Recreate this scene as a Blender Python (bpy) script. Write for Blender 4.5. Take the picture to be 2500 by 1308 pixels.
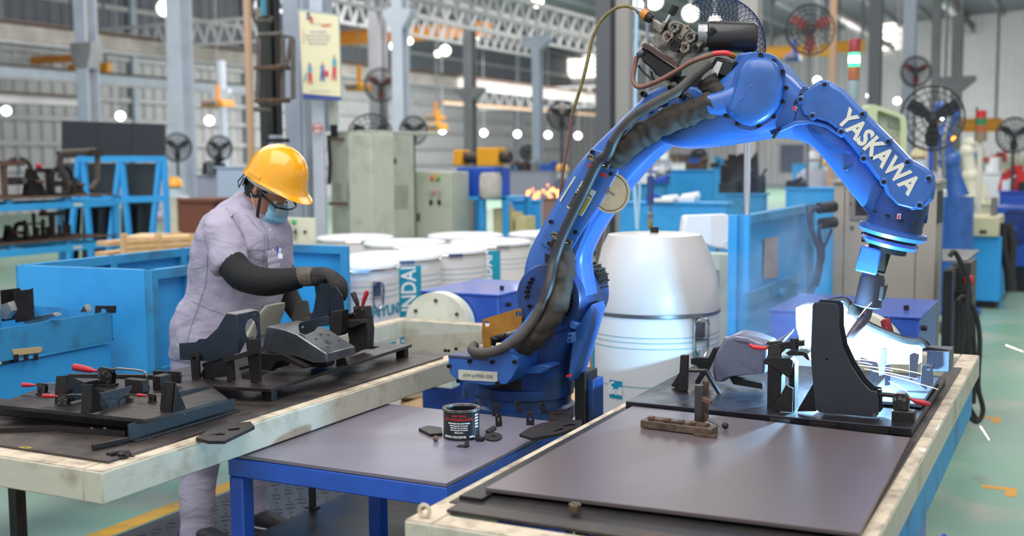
import bpy, bmesh, math, random
from mathutils import Vector, Matrix, Euler, noise
from mathutils.geometry import tessellate_polygon
V = Vector
R_ = math.radians
random.seed(7)
scn = bpy.context.scene
for o in list(bpy.data.objects):
    bpy.data.objects.remove(o)
# ------------------------------------------------------------------ camera
F = 2800.0
CAMP = V((0, 0, 1.6))
YAW, PITCH, ROLL = R_(26.7), R_(5.43), R_(-0.4)
CR = (Matrix.Rotation(YAW, 3, 'Z') @ Matrix.Rotation(math.pi/2 - PITCH, 3, 'X') @ Matrix.Rotation(ROLL, 3, 'Z'))
cd = bpy.data.cameras.new('camera')
cam = bpy.data.objects.new('camera', cd)
scn.collection.objects.link(cam)
cam.location = CAMP
cam.rotation_euler = CR.to_euler()
cd.sensor_width = 36
cd.lens = F/2500*36
cd.clip_end = 400
cd.dof.use_dof = True
cd.dof.focus_distance = 3.7
cd.dof.aperture_fstop = 2.2
scn.camera = cam

def ray(px, py): return CR @ V(((px-1250)/F, -(py-654)/F, -1))
def at(px, py, z): return CAMP + ray(px, py)*z
def on(px, py, h):
    r = ray(px, py)
    return CAMP + r*((h-1.6)/r.z)
def onp(px, py, p0, n):
    r = ray(px, py)
    return CAMP + r*((p0-CAMP).dot(n)/r.dot(n))
def proj(p):
    q = CR.transposed() @ (V(p)-CAMP)
    return (1250 - F*q.x/q.z, 654 + F*q.y/q.z, -q.z)
def py(px, pyy, Y): return onp(px, pyy, V((0, Y, 0)), V((0, 1, 0)))
def pxx(px, pyy, X): return onp(px, pyy, V((X, 0, 0)), V((1, 0, 0)))
# ------------------------------------------------------------------ light and exposure
vs = scn.view_settings
vs.view_transform = 'Standard'; vs.look = 'None'; vs.gamma = 1.0; vs.use_curve_mapping = False
vs.exposure = 0.0
world = bpy.data.worlds.new('hall_daylight'); scn.world = world
world.use_nodes = True
wb = world.node_tree.nodes['Background']
wb.inputs[0].default_value = (0.86, 0.90, 1.0, 1); wb.inputs[1].default_value = 0.95
def area(name, loc, size, power, col=(1, 1, 1), target=None, sizey=None):
    l = bpy.data.lights.new(name, 'AREA'); l.energy = power; l.color = col
    l.shape = 'RECTANGLE'; l.size = size; l.size_y = sizey or size
    o = bpy.data.objects.new(name, l); scn.collection.objects.link(o); o.location = loc
    d = (V(target) - V(loc)) if target else V((0, 0, -1))
    o.rotation_euler = d.to_track_quat('-Z', 'Y').to_euler()
    return o
area('roof_light_near', (-1.5, 1.5, 7.2), 7, 520, (1, .97, .93), (-2, 4, .8))
area('roof_light_left', (-9, 9, 7.4), 7, 500, (1, .98, .95))
area('roof_light_right', (1, 13, 7.6), 7, 500, (1, .98, .95))
area('roof_light_mid', (-12, 24, 7.0), 12, 1500, (1, .99, .97))
area('roof_light_far', (-18, 42, 6.4), 16, 2600, (1, .99, .97))
area('roof_light_end', (-4, 50, 8.0), 14, 3000, (1, .99, .97))
area('wall_fill_left', (-15, 17, 7.2), 9, 750, (1, .98, .97), (-30, 22, 3))  # unseen fill lights added to brighten the left wall, this and the next
area('wall_fill_left_far', (-17, 38, 7.2), 12, 1500, (1, .98, .97), (-30, 42, 3))
area('wall_fill_end', (-6, 54, 7.4), 14, 2000, (1, .98, .97), (-8, 68, 3))  # another added fill, brightens the far wall
# the welding arc
ARC = py(2064, 846, 3.76)
al = bpy.data.lights.new('welding_arc', 'POINT'); al.energy = 150; al.color = (0.33, 0.68, 1.0); al.shadow_soft_size = 0.012
ao = bpy.data.objects.new('welding_arc', al); scn.collection.objects.link(ao); ao.location = ARC

# ------------------------------------------------------------------ materials
def hexc(h):
    h = h.lstrip('#'); c = [int(h[i:i+2], 16)/255 for i in (0, 2, 4)]
    return tuple(((x/12.92) if x <= .04045 else ((x+.055)/1.055)**2.4) for x in c) + (1,)
MATS = {}
def M(name, col, rough=.5, metal=0., dirt=None, amt=.5, scale=6., bump=0., bscale=60., rough2=None, coat=0., emit=None, es=1., thr=(.4, .7), alpha=1., trans=0., spec=.5):
    """procedural material: a base colour with noise-masked dirt, varied gloss and fine relief"""
    if name in MATS: return MATS[name]
    m = bpy.data.materials.new(name); m.use_nodes = True
    nt = m.node_tree; N = nt.nodes; L = nt.links; b = N['Principled BSDF']
    b.inputs['Base Color'].default_value = hexc(col)
    b.inputs['Roughness'].default_value = rough; b.inputs['Metallic'].default_value = metal
    b.inputs['Coat Weight'].default_value = coat
    b.inputs['Specular IOR Level'].default_value = spec
    if alpha < 1: b.inputs['Alpha'].default_value = alpha
    if trans: b.inputs['Transmission Weight'].default_value = trans
    if emit: b.inputs['Emission Color'].default_value = hexc(emit); b.inputs['Emission Strength'].default_value = es
    tc = None
    if dirt or bump or rough2 is not None:
        tc = N.new('ShaderNodeTexCoord')
    if dirt or rough2 is not None:
        no = N.new('ShaderNodeTexNoise'); no.inputs['Scale'].default_value = scale; no.inputs['Detail'].default_value = 7; no.inputs['Roughness'].default_value = .62
        L.new(tc.outputs['Object'], no.inputs['Vector'])
        mr = N.new('ShaderNodeMapRange'); mr.inputs[1].default_value = thr[0]; mr.inputs[2].default_value = thr[1]
        L.new(no.outputs['Fac'], mr.inputs[0])
        if dirt:
            mr.inputs[4].default_value = amt
            mx = N.new('ShaderNodeMix'); mx.data_type = 'RGBA'
            mx.inputs[6].default_value = hexc(col); mx.inputs[7].default_value = hexc(dirt)
            L.new(mr.outputs[0], mx.inputs[0]); L.new(mx.outputs[2], b.inputs['Base Color'])
        if rough2 is not None:
            m2 = N.new('ShaderNodeMapRange'); m2.inputs[1].default_value = thr[0]; m2.inputs[2].default_value = thr[1]
            m2.inputs[3].default_value = rough; m2.inputs[4].default_value = rough2
            L.new(no.outputs['Fac'], m2.inputs[0]); L.new(m2.outputs[0], b.inputs['Roughness'])
    if bump:
        nb = N.new('ShaderNodeTexNoise'); nb.inputs['Scale'].default_value = bscale; nb.inputs['Detail'].default_value = 4
        L.new(tc.outputs['Object'], nb.inputs['Vector'])
        bp = N.new('ShaderNodeBump'); bp.inputs['Strength'].default_value = bump; bp.inputs['Distance'].default_value = .01
        L.new(nb.outputs['Fac'], bp.inputs['Height']); L.new(bp.outputs[0], b.inputs['Normal'])
    MATS[name] = m
    return m
cream = M('cream_paint', '#c0bba8', .5, dirt='#8d7f66', amt=.75, scale=9, thr=(.5, .74), bump=.15, bscale=40)
creamtop = M('cream_paint_worn', '#cdbda4', .6, dirt='#6b5c4c', amt=.8, scale=14, thr=(.46, .7), bump=.3, bscale=50)
creamlt = M('cream_paint_light', '#dcd8c2', .45, dirt='#a79a80', amt=.5, scale=8, thr=(.5, .75))
black = M('mill_black_steel', '#393331', .42, .35, dirt='#66564a', amt=.7, scale=9, rough2=.6, bump=.1, bscale=80, thr=(.45, .75))
plateb = M('black_oiled_plate', '#2b2829', .32, .4, dirt='#4c413a', amt=.6, scale=5, rough2=.5, bump=.08, bscale=70)
brownp = M('brown_grey_plate', '#6b6061', .38, .25, dirt='#5f5556', amt=.5, scale=1.5, bump=.02, bscale=60)
greyp = M('violet_grey_plate', '#77727f', .32, .1, dirt='#6c6671', amt=.5, scale=3, rough2=.42, bump=.03, bscale=70)
darkst = M('dark_fixture_steel', '#262526', .45, .5, dirt='#4a3a30', amt=.45, scale=12, bump=.12, bscale=90)
gusset = M('blued_sheet_steel', '#3c444e', .36, .75, dirt='#2c3036', amt=.7, scale=7, bump=.03, bscale=60)
steel = M('bare_steel', '#8d8e90', .28, .9, dirt='#55504a', amt=.5, scale=25, bump=.05)
chrome = M('chrome', '#c8ccd0', .12, 1.)
rust = M('rusty_steel', '#6b5244', .75, .2, dirt='#3c3029', amt=.8, scale=14, bump=.2)
tblue = M('table_blue_paint', '#1f53b8', .38, dirt='#16357a', amt=.5, scale=10, thr=(.5, .75), coat=.2)
rblue = M('robot_blue_paint', '#2f62ad', .36, dirt='#223f78', amt=.65, scale=6, thr=(.48, .74), coat=.25, bump=.02, bscale=120)
rblued = M('robot_blue_grimy', '#1c4790', .42, dirt='#222a38', amt=.85, scale=8, thr=(.4, .66), coat=.1, bump=.05)
lblue = M('panel_light_blue', '#35a2e4', .48, dirt='#1f6ea8', amt=.5, scale=3, thr=(.5, .78))
lblued = M('panel_light_blue_worn', '#3390c4', .52, dirt='#3a4a50', amt=.75, scale=6, thr=(.5, .72))
gearblue = M('gearbox_blue', '#2450ad', .36, dirt='#1b3a80', amt=.4, scale=4, coat=.2)
rubber = M('black_rubber', '#1b1a1a', .55)
hoseg = M('grey_brown_hose', '#4a443f', .6, dirt='#2c2826', amt=.6, scale=18)
hoseb = M('black_hose', '#26262b', .5, dirt='#3a3633', amt=.4, scale=18)
fabricb = M('brown_black_wrap', '#3b342d', .8, dirt='#1f1c1a', amt=.7, scale=14, bump=.25, bscale=40)
red = M('red_grip', '#b3202a', .4, dirt='#7d1a1f', amt=.5, scale=30)
redp = M('red_paint', '#cf2a2c', .4)
yellowo = M('ochre_bracket', '#a9731f', .55, dirt='#6f4d1c', amt=.6, scale=14)
white = M('white_paint', '#e9ebee', .45, dirt='#cfcdc8', amt=.4, scale=5)
drumw = M('drum_white_board', '#e4e4e6', .5, dirt='#d3cfc9', amt=.5, scale=3)
teal = M('teal_print', '#0e97b4', .5)
whitep = M('white_print', '#f2f6f8', .6)
conem = M('pale_plastic_cone', '#cfccca', .35, dirt='#bdb7b2', amt=.5, scale=2, coat=.3)
cabg = M('cabinet_grey_green', '#b9beae', .5, dirt='#8f8e7c', amt=.6, scale=7, thr=(.5, .75))
cabb = M('cabinet_beige', '#aaa195', .5, dirt='#978d80', amt=.3, scale=4)
colg = M('column_grey_paint', '#a9b2bf', .5, dirt='#8b93a0', amt=.5, scale=2.5)
colw = M('column_white_paint', '#ccd3df', .5, dirt='#a7adb8', amt=.4, scale=2.5)
cold = M('column_dark_grey', '#7b7c80', .55, dirt='#5c5a5a', amt=.6, scale=2)
peach = M('peach_painted_post', '#c7a183', .6)
girt = M('girt_pale_grey', '#b7b5b8', .55, dirt='#8f8c8d', amt=.5, scale=1.2)
railb = M('runway_beam_paint', '#aba49e', .6, dirt='#6f6764', amt=.7, scale=1.2)
orange = M('crane_orange', '#d98a2a', .5, dirt='#a8672a', amt=.4, scale=2)
amber = M('crane_yellow', '#e6a01e', .5)
wood = M('pine_wood', '#dfb887', .6, dirt='#b98a55', amt=.6, scale=12)
brownb = M('brown_board', '#6c4234', .6)
navy = M('dark_navy_panel', '#10151f', .45)
darkg = M('dark_green_panel', '#1c2c30', .5)
skin = M('skin', '#c08a6c', .5)
hairm = M('black_hair', '#141214', .6)
shirtm = M('grey_lilac_cotton', '#a7a0b0', .85, dirt='#96909f', amt=.5, scale=4, bump=.9, bscale=14)
sleevem = M('black_knit', '#121214', .8, bump=.3, bscale=45)
glovem = M('grey_knit_glove', '#3a3734', .9, dirt='#232120', amt=.8, scale=20, bump=.6, bscale=120)
cuffm = M('mottled_knit_cuff', '#6b645a', .9, dirt='#3c3833', amt=.8, scale=60, bump=.6, bscale=120)
helm = M('yellow_hard_hat', '#f8aa04', .22, coat=.6)
maskm = M('blue_surgical_mask', '#8cc0da', .7, bump=.1)
blackpl = M('black_plastic', '#151515', .35)
lensm = M('clear_lens', '#cfd8de', .05, alpha=.3, spec=.9)
paper = M('white_paper', '#e6e2da', .7)
cardp = M('brown_paper_sheet', '#a38f86', .8)
netm = M('blue_net_cord', '#1d3566', .6)
copperm = M('copper_conduit', '#9b6a55', .5)
brassm = M('brass', '#a8893c', .35, .8)
# ------------------------------------------------------------------ mesh builder
def wm(o):
    m = Matrix.Identity(4)
    while o is not None:
        m = o.matrix_basis @ m; o = o.parent
    return m
def frame_m(o, x, z=None, y=None):
    """4x4 from origin, x axis and z axis"""
    x = V(x).normalized()
    if y is not None:
        y = V(y); y = (y - x*y.dot(x)).normalized(); z = x.cross(y)
    else:
        z = V(z); z = (z - x*z.dot(x)).normalized(); y = z.cross(x)
    m = Matrix((x, y, z)).transposed().to_4x4(); m.translation = V(o); return m
def perp(d):
    d = V(d).normalized(); a = V((0, 0, 1)) if abs(d.z) < .9 else V((1, 0, 0))
    x = d.cross(a).normalized(); return x, d.cross(x)
class MB:
    def __init__(s): s.v = []; s.f = []; s.sm = []
    def add(s, vs, fs, smooth=False):
        b = len(s.v); s.v += [V(x) for x in vs]
        for f in fs: s.f.append([b+i for i in f]); s.sm.append(smooth)
        return s
    def box(s, c, size, m=None):
        x, y, z = [k/2 for k in size]
        vs = [V((i*x, j*y, k*z)) for k in (-1, 1) for j in (-1, 1) for i in (-1, 1)]
        c = V(c)
        vs = [(m @ p if m is not None else p) + c for p in vs]
        return s.add(vs, [(0, 2, 3, 1), (4, 5, 7, 6), (0, 1, 5, 4), (2, 6, 7, 3), (0, 4, 6, 2), (1, 3, 7, 5)])
    def bb(s, a, b):
        a = V(a); b = V(b); return s.box((a+b)/2, [abs(q) for q in (b-a)])
    def beam(s, a, b, w, h, up=(0, 0, 1)):
        a = V(a); b = V(b); d = b-a; L = d.length; x = d.normalized(); u = V(up)
        if abs(x.dot(u)) > .98: u = V((0, 1, 0))
        y = u.cross(x).normalized(); z = x.cross(y); m = Matrix((x, y, z)).transposed()
        return s.box((a+b)/2, (L, w, h), m)
    def prism(s, poly, vec, holes=()):
        """planar 3D polygon (with holes) extruded by vec"""
        vec = V(vec); loops = [[V(p) for p in poly]] + [[V(p) for p in h] for h in holes]
        n = V((0, 0, 0)); P = loops[0]
        for i in range(len(P)): n += (P[i]-P[0]).cross(P[(i+1) % len(P)]-P[0])
        if n.dot(vec) > 0: loops[0].reverse()
        n0 = n.normalized()
        for h in loops[1:]:
            q = V((0, 0, 0))
            for i in range(len(h)): q += (h[i]-h[0]).cross(h[(i+1) % len(h)]-h[0])
            if (q.dot(vec) > 0) == True: pass
            else: h.reverse()
        flat = [p for l in loops for p in l]
        tris = tessellate_polygon(loops); nn = len(flat)
        fs = []
        for t in tris:
            a, b, c = t
            nr = (flat[b]-flat[a]).cross(flat[c]-flat[a])
            if nr.dot(vec) > 0: a, c = c, a
            fs.append((a, b, c)); fs.append((c+nn, b+nn, a+nn))
        o = 0
        for l in loops:
            k = len(l)
            for i in range(k):
                j = (i+1) % k; fs.append((o+j, o+i, o+i+nn, o+j+nn))
            o += k
        return s.add(flat+[p+vec for p in flat], fs)
    def rings(s, rs, cap=True, smooth=True, close=False):
        n = len(rs[0]); vs = [p for r in rs for p in r]; fs = []
        m = len(rs)
        for i in range(m if close else m-1):
            a = i*n; b = ((i+1) % m)*n
            for j in range(n):
                k = (j+1) % n; fs.append((a+j, a+k, b+k, b+j))
        s.add(vs, fs, smooth)
        if cap and not close:
            s.add(rs[0], [tuple(range(n))[::-1]]); s.add(rs[-1], [tuple(range(n))])
        return s
    def tube(s, path, r, n=10, cap=True, close=False, sub=0):
        P = [V(p) for p in path]
        R = list(r) if isinstance(r, (list, tuple)) else [r]*len(P)
        if sub: P, R = smooth_path(P, R, sub)
        rs = []; x = None
        for i, p in enumerate(P):
            d = (P[min(i+1, len(P)-1)]-P[max(i-1, 0)])
            if close: d = P[(i+1) % len(P)]-P[i-1]
            d.normalize()
            if x is None: x, y = perp(d)
            else:
                x = (x - d*x.dot(d)); x.normalize(); y = d.cross(x)
            rs.append([p + (x*math.cos(t)+y*math.sin(t))*R[i] for t in [2*math.pi*k/n for k in range(n)]])
        return s.rings(rs, cap, True, close)
    def cyl(s, a, b, r, r2=None, n=20, cap=True):
        a = V(a); b = V(b); d = (b-a).normalized(); x, y = perp(d); r2 = r if r2 is None else r2
        c = [(math.cos(2*math.pi*k/n), math.sin(2*math.pi*k/n)) for k in range(n)]
        return s.rings([[a+(x*u+y*v)*r for u, v in c], [b+(x*u+y*v)*r2 for u, v in c]], cap)
    def lathe(s, prof, c, ax=(0, 0, 1), n=32, cap=True):
        """prof = [(radius, height)...] turned about an axis"""
        ax = V(ax).normalized(); x, y = perp(ax); c = V(c); rs = []
        for r, h in prof:
            rs.append([c+ax*h+(x*math.cos(t)+y*math.sin(t))*max(r, 1e-4) for t in [2*math.pi*k/n for k in range(n)]])
        return s.rings(rs, cap)
    def ball(s, c, r, n=14, m=None, k=9):
        c = V(c); r = V(r) if hasattr(r, '__len__') else V((r, r, r)); rs = []
        for i in range(k+1):
            a = -math.pi/2+math.pi*i/k; a = max(min(a, 1.566), -1.566)
            ring = []
            for j in range(n):
                t = 2*math.pi*j/n; p = V((r.x*math.cos(a)*math.cos(t), r.y*math.cos(a)*math.sin(t), r.z*math.sin(a)))
                ring.append(c + (m @ p if m is not None else p))
            rs.append(ring)
        return s.rings(rs)
    def loft(s, secs, n=20, p=2.4, sub=4, dome=0.):
        """secs = [(left, right, half_thickness, normal)]: superellipse rings through silhouette pairs"""
        C = [(V(a)+V(b))/2 for a, b, t, q in secs]; Wd = [(V(b)-V(a))/2 for a, b, t, q in secs]
        T = [V(q).normalized()*t for a, b, t, q in secs]
        if sub:
            L = len(C); out = []
            def cr(A, i, u):
                a, b, c, d = A[max(i-1, 0)], A[i], A[min(i+1, L-1)], A[min(i+2, L-1)]
                return .5*((2*b)+(c-a)*u+(2*a-5*b+4*c-d)*u*u+(3*b-a-3*c+d)*u**3)
            for i in range(L-1):
                for k in range(sub):
                    u = k/sub; out.append((cr(C, i, u), cr(Wd, i, u), cr(T, i, u)))
            out.append((C[-1], Wd[-1], T[-1]))
        else: out = list(zip(C, Wd, T))
        if dome:
            def en(o, o2):
                c, w, t = o; d = (c-o2[0]).normalized()
                return [(c+d*dome*math.sin(a), w*math.cos(a)**.7, t*math.cos(a)**.7) for a in (.5, 1.0, 1.35)]
            out = en(out[0], out[1])[::-1] + out + en(out[-1], out[-2])
        rs = []
        for c, w, t in out:
            ring = []
            for k in range(n):
                a = 2*math.pi*k/n; ca, sa = math.cos(a), math.sin(a); e = 2/p
                ring.append(c + w*(abs(ca)**e)*(1 if ca >= 0 else -1) + t*(abs(sa)**e)*(1 if sa >= 0 else -1))
            rs.append(ring)
        return s.rings(rs)
    def build(s, name, m, parent=None, bevel=0., seg=2, ang=35, solid=0., kind=None, label=None, sub=0, rem=0.):
        me = bpy.data.meshes.new(name); W = wm(parent).inverted() if parent else None
        me.from_pydata([tuple(W @ v) if W else tuple(v) for v in s.v], [], s.f)
        bm = bmesh.new(); bm.from_mesh(me)
        bmesh.ops.remove_doubles(bm, verts=bm.verts, dist=1e-5)
        bmesh.ops.recalc_face_normals(bm, faces=bm.faces); bm.to_mesh(me); bm.free()
        me.shade_smooth(); me.set_sharp_from_angle(angle=R_(ang))
        ms = m if isinstance(m, (list, tuple)) else [m]
        for x in ms: me.materials.append(x)
        o = bpy.data.objects.new(name, me); scn.collection.objects.link(o)
        if parent: o.parent = parent
        if rem:
            r = o.modifiers.new('r', 'REMESH'); r.mode = 'VOXEL'; r.voxel_size = rem; r.use_smooth_shade = True
            q = o.modifiers.new('s', 'SMOOTH'); q.iterations = 4; q.factor = .5
        if bevel:
            b = o.modifiers.new('b', 'BEVEL'); b.width = bevel; b.segments = seg; b.limit_method = 'ANGLE'; b.angle_limit = R_(30); b.harden_normals = False
        if sub:
            b = o.modifiers.new('u', 'SUBSURF'); b.levels = sub; b.render_levels = sub
        if kind: o['kind'] = kind
        if label: o['label'] = label
        return o
def smooth_path(P, R, k):
    n = len(P); Q = []; S = []
    for i in range(n-1):
        a, b, c, d = P[max(i-1, 0)], P[i], P[i+1], P[min(i+2, n-1)]
        for j in range(k):
            u = j/k; Q.append(.5*((2*b)+(c-a)*u+(2*a-5*b+4*c-d)*u*u+(3*b-a-3*c+d)*u**3)); S.append(R[i]*(1-u)+R[i+1]*u)
    Q.append(P[-1]); S.append(R[-1]); return Q, S
def circ(c, r, n=16, x=(1, 0, 0), y=(0, 0, 1)):
    c = V(c); x = V(x); y = V(y)
    return [c+x*r*math.cos(2*math.pi*k/n)+y*r*math.sin(2*math.pi*k/n) for k in range(n)]
def tag(o, label, cat, group=None):
    o['label'] = label; o['category'] = cat
    if group: o['group'] = group
    return o
def thing(name, label, cat, loc=(0, 0, 0), group=None):
    o = bpy.data.objects.new(name, None); scn.collection.objects.link(o); o.location = loc; o.empty_display_size = .1
    return tag(o, label, cat, group)
def struct(o): o['kind'] = 'structure'; return o
def copy_tree(o, parent=None):
    c = o.copy(); scn.collection.objects.link(c)
    if parent is not None: c.parent = parent
    for ch in list(o.children): copy_tree(ch, c)
    return c
def dup(root, loc, rz=0, label=None, group=None, sc=None):
    c = copy_tree(root); c.location = loc; c.rotation_euler = (0, 0, rz)
    if label: c['label'] = label
    if group: c['group'] = group
    if sc: c.scale = (sc, sc, sc) if not hasattr(sc, '__len__') else sc
    return c
def text(name, body, size, m, parent, mat4, bold=.0, ext=.001, fn=None, xs=1., cut=None):
    """lettering as thin mesh: mat4 places it, fn can bend it onto a curved face"""
    cu = bpy.data.curves.new(name, 'FONT'); cu.body = body; cu.size = size; cu.offset = bold; cu.extrude = ext
    cu.align_x = 'CENTER'; cu.align_y = 'CENTER'; cu.resolution_u = 3
    t = bpy.data.objects.new('t', cu); me = bpy.data.meshes.new_from_object(t); me.name = name
    bpy.data.objects.remove(t); bpy.data.curves.remove(cu)
    if cut:   # slice the flat letters so that they can follow a curved face
        bm = bmesh.new(); bm.from_mesh(me); bmesh.ops.remove_doubles(bm, verts=bm.verts, dist=1e-6); ax, st = cut
        lo = min(v.co[ax] for v in bm.verts); hi = max(v.co[ax] for v in bm.verts); q = lo+st
        while q < hi:
            co = V((0, 0, 0)); co[ax] = q; no = V((0, 0, 0)); no[ax] = 1
            bmesh.ops.bisect_plane(bm, geom=bm.verts[:]+bm.edges[:]+bm.faces[:], plane_co=co, plane_no=no); q += st
        bm.to_mesh(me); bm.free()
    W = wm(parent).inverted() if parent else Matrix.Identity(4)
    for v in me.vertices:
        p = V((v.co.x*xs, v.co.y, v.co.z))
        p = fn(p) if fn else mat4 @ p
        v.co = W @ p
    me.materials.clear(); me.materials.append(m)
    o = bpy.data.objects.new(name, me); scn.collection.objects.link(o)
    if parent: o.parent = parent
    return o
# ------------------------------------------------------------------ setting: floor, walls, roof
XW, YF = -30.0, 68.0
def floor_mat():
    m = bpy.data.materials.new('green_painted_floor'); m.use_nodes = True; nt = m.node_tree; N = nt.nodes; L = nt.links; b = N['Principled BSDF']
    tc = N.new('ShaderNodeTexCoord')
    def ns(sc, lo, hi, det=6):
        n = N.new('ShaderNodeTexNoise'); n.inputs['Scale'].default_value = sc; n.inputs['Detail'].default_value = det; n.inputs['Roughness'].default_value = .65
        L.new(tc.outputs['Object'], n.inputs['Vector']); r = N.new('ShaderNodeMapRange'); r.inputs[1].default_value = lo; r.inputs[2].default_value = hi
        L.new(n.outputs['Fac'], r.inputs[0]); return r.outputs[0]
    def mix(f, a, c):
        x = N.new('ShaderNodeMix'); x.data_type = 'RGBA'; L.new(f, x.inputs[0])
        if isinstance(a, str): x.inputs[6].default_value = hexc(a)
        else: L.new(a, x.inputs[6])
        x.inputs[7].default_value = hexc(c); return x.outputs[2]
    c = mix(ns(.5, .35, .65), '#75a189', '#8ea695'); c = mix(ns(1.7, .52, .66), c, '#a3a998'); c = mix(ns(3.1, .62, .70), c, '#7d7770')
    L.new(c, b.inputs['Base Color']); b.inputs['Roughness'].default_value = .38
    L.new(ns(2.5, .3, .9), b.inputs['Roughness']) if False else None
    return m
mb = MB(); mb.bb((-45, -6, -.1), (30, 80, 0)); struct(mb.build('floor', floor_mat()))
corr = M('corrugated_sheet', '#b4b3b5', .5, dirt='#9a999c', amt=.5, scale=.3)
def corrwall(name, a, b, z0, z1, step, depth, nrm, m):
    a = V(a); b = V(b); L = (b-a).length; d = (b-a).normalized(); nrm = V(nrm); n = int(L/step); prof = []
    for i in range(n):
        s0 = i*step
        for u, q in ((0, 0), (.35, 0), (.5, 1), (.85, 1)): prof.append(a+d*(s0+u*step)+nrm*q*depth)
    prof.append(b)
    k = len(prof); zt = z1 if callable(z1) else (lambda p: z1)
    vs = [p+V((0, 0, z0)) for p in prof]+[p+V((0, 0, zt(p))) for p in prof]
    return struct(MB().add(vs, [(i, i+1, k+i+1, k+i) for i in range(k-1)]).build(name, m, ang=20))
def roofz(x): return 8.0+(x-XW)*.05 if x < 4 else 8.0+(4-XW)*.05-(x-4)*.05
corrwall('wall_left', (XW, 2, 0), (XW, YF, 0), 0, 5.2, .5, .07, (1, 0, 0), corr)
corrwall('wall_left', (XW, 2, 0), (XW, YF, 0), 5.2, 8.1, .5, .07, (1, 0, 0), M('roof_sheet_dark', '#74747e', .6))
corrwall('wall_far', (XW, YF, 0), (26, YF, 0), 0, lambda p: roofz(p.x), .38, .06, (0, -1, 0), corr)
rm = M('roof_sheet_dark', '#74747e', .6)
struct(MB().add([(XW, 6, roofz(XW)), (4, 6, roofz(4)), (4, YF, roofz(4)), (XW, YF, roofz(XW))], [(0, 1, 2, 3)]).add([(4, 6, roofz(4)), (26, 6, roofz(26)), (26, YF, roofz(26)), (4, YF, roofz(4))], [(0, 1, 2, 3)]).build('ceiling', rm))
# purlins of the roof: parts of the ceiling
ceil = bpy.data.objects['ceiling']
pm = M('purlin_grey', '#8e9098', .6)
for i in range(30):
    x = XW+1+i*1.75; MB().beam((x, 8, roofz(x)-.12), (x, YF, roofz(x)-.12), .12, .2).build('purlin', pm, ceil)
sky = M('translucent_skylight', '#ffffff', .6, emit='#fff6e6', es=2.2)
# translucent sheets in the far wall and the left bay: lit windows
def winp(n, a, b):
    o = struct(MB().bb(a, b).build(f'window_{n}', sky))
    a = V(a); b = V(b)
    for k in range(1, 5):
        z = a.z+(b.z-a.z)*k/5; MB().bb((a.x-.02, a.y-.1, z-.05), (b.x+.02, a.y-.02, z+.05)).build('glazing_bar', girt, o)
w1a, w1b = py(1072, 185, YF-.35), py(1132, 125, YF-.35)
winp(1, (w1a.x, YF-.3, w1a.z), (w1b.x, YF-.2, w1b.z))
w2a, w2b = py(2150, 122, YF-.35), py(2198, 28, YF-.35)
winp(2, (w2a.x, YF-.3, w2a.z), (w2b.x, YF-.2, w2b.z))
w3a, w3b = py(2085, 70, YF-.35), py(2110, 22, YF-.35)
winp(3, (w3a.x, YF-.3, w3a.z), (w3b.x, YF-.2, w3b.z))
w4a, w4b = py(1372, 190, YF-.35), py(1452, 128, YF-.35)
winp(4, (w4a.x, YF-.3, w4a.z), (w4b.x, YF-.2, w4b.z))
# yellow floor line and black checker walkway
yel = M('yellow_floor_paint', '#d9a52e', .5, dirt='#a5874a', amt=.7, scale=12)
gp = [on(200, 1308, 0), on(760, 1118, 0)]
def upz(B, pyt):
    """height of the point straight above B that the photograph shows at row pyt"""
    B = V(B); px, p0, z = proj(B); n = V((-math.sin(YAW), math.cos(YAW), 0))
    # follow the vertical through B
    lo, hi = -2.0, 12.0
    for _ in range(40):
        mid = (lo+hi)/2
        if proj((B.x, B.y, mid))[1] > pyt: lo = mid
        else: hi = mid
    return mid
X = V((1, 0, 0)); Y = V((0, 1, 0)); Z = V((0, 0, 1))
def bolt(parent, c, ax, r=.008, l=.008, m=None, name='bolt'):
    c = V(c); ax = V(ax).normalized()
    return MB().lathe([(r, 0), (r, l), (r*.6, l), (r*.55, l*.4)], c, ax, n=8).build(name, m or darkst, parent)
# ------------------------------------------------------------------ floor markings and walkway
yl = MB().bb((-3.80, 1.5, 0), (-3.70, 9.0, .002)).build('floor_line', yel); struct(yl); yl.name = 'trim_1'
ck = M('checker_plate', '#57524f', .45, .3, dirt='#3e3a38', amt=.6, scale=4, bump=.1, bscale=30)
cp = MB(); cp.bb((-3.66, 1.2, 0), (-1.2, 6.2, .012)); cp = cp.build('checker_plate_walkway', ck); struct(cp); cp.name = 'trim_2'
lz = MB()
for i in range(22):
    for j in range(70):
        x = -3.6+i*.075+(.0375 if j % 2 else 0); y = 2.6+j*.045; s = 1 if (i+j) % 2 else -1
        lz.beam((x-.014, y-.014*s, .0135), (x+.014, y+.014*s, .0135), .008, .003)
lz.build('raised_tread', ck, cp, kind='stuff')
mkm = M('ochre_floor_mark', '#d79a35', .5)
for (a, b) in (((2375, 1018), (2428, 1030)), ((2395, 1190), (2375, 1200))):
    p = on(a[0], a[1], 0)
    q = MB().bb((p.x, p.y, 0), (p.x+.16, p.y+.05, .002)).bb((p.x+.11, p.y-.10, 0), (p.x+.16, p.y, .002)).build('trim_3', mkm); struct(q)
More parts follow.
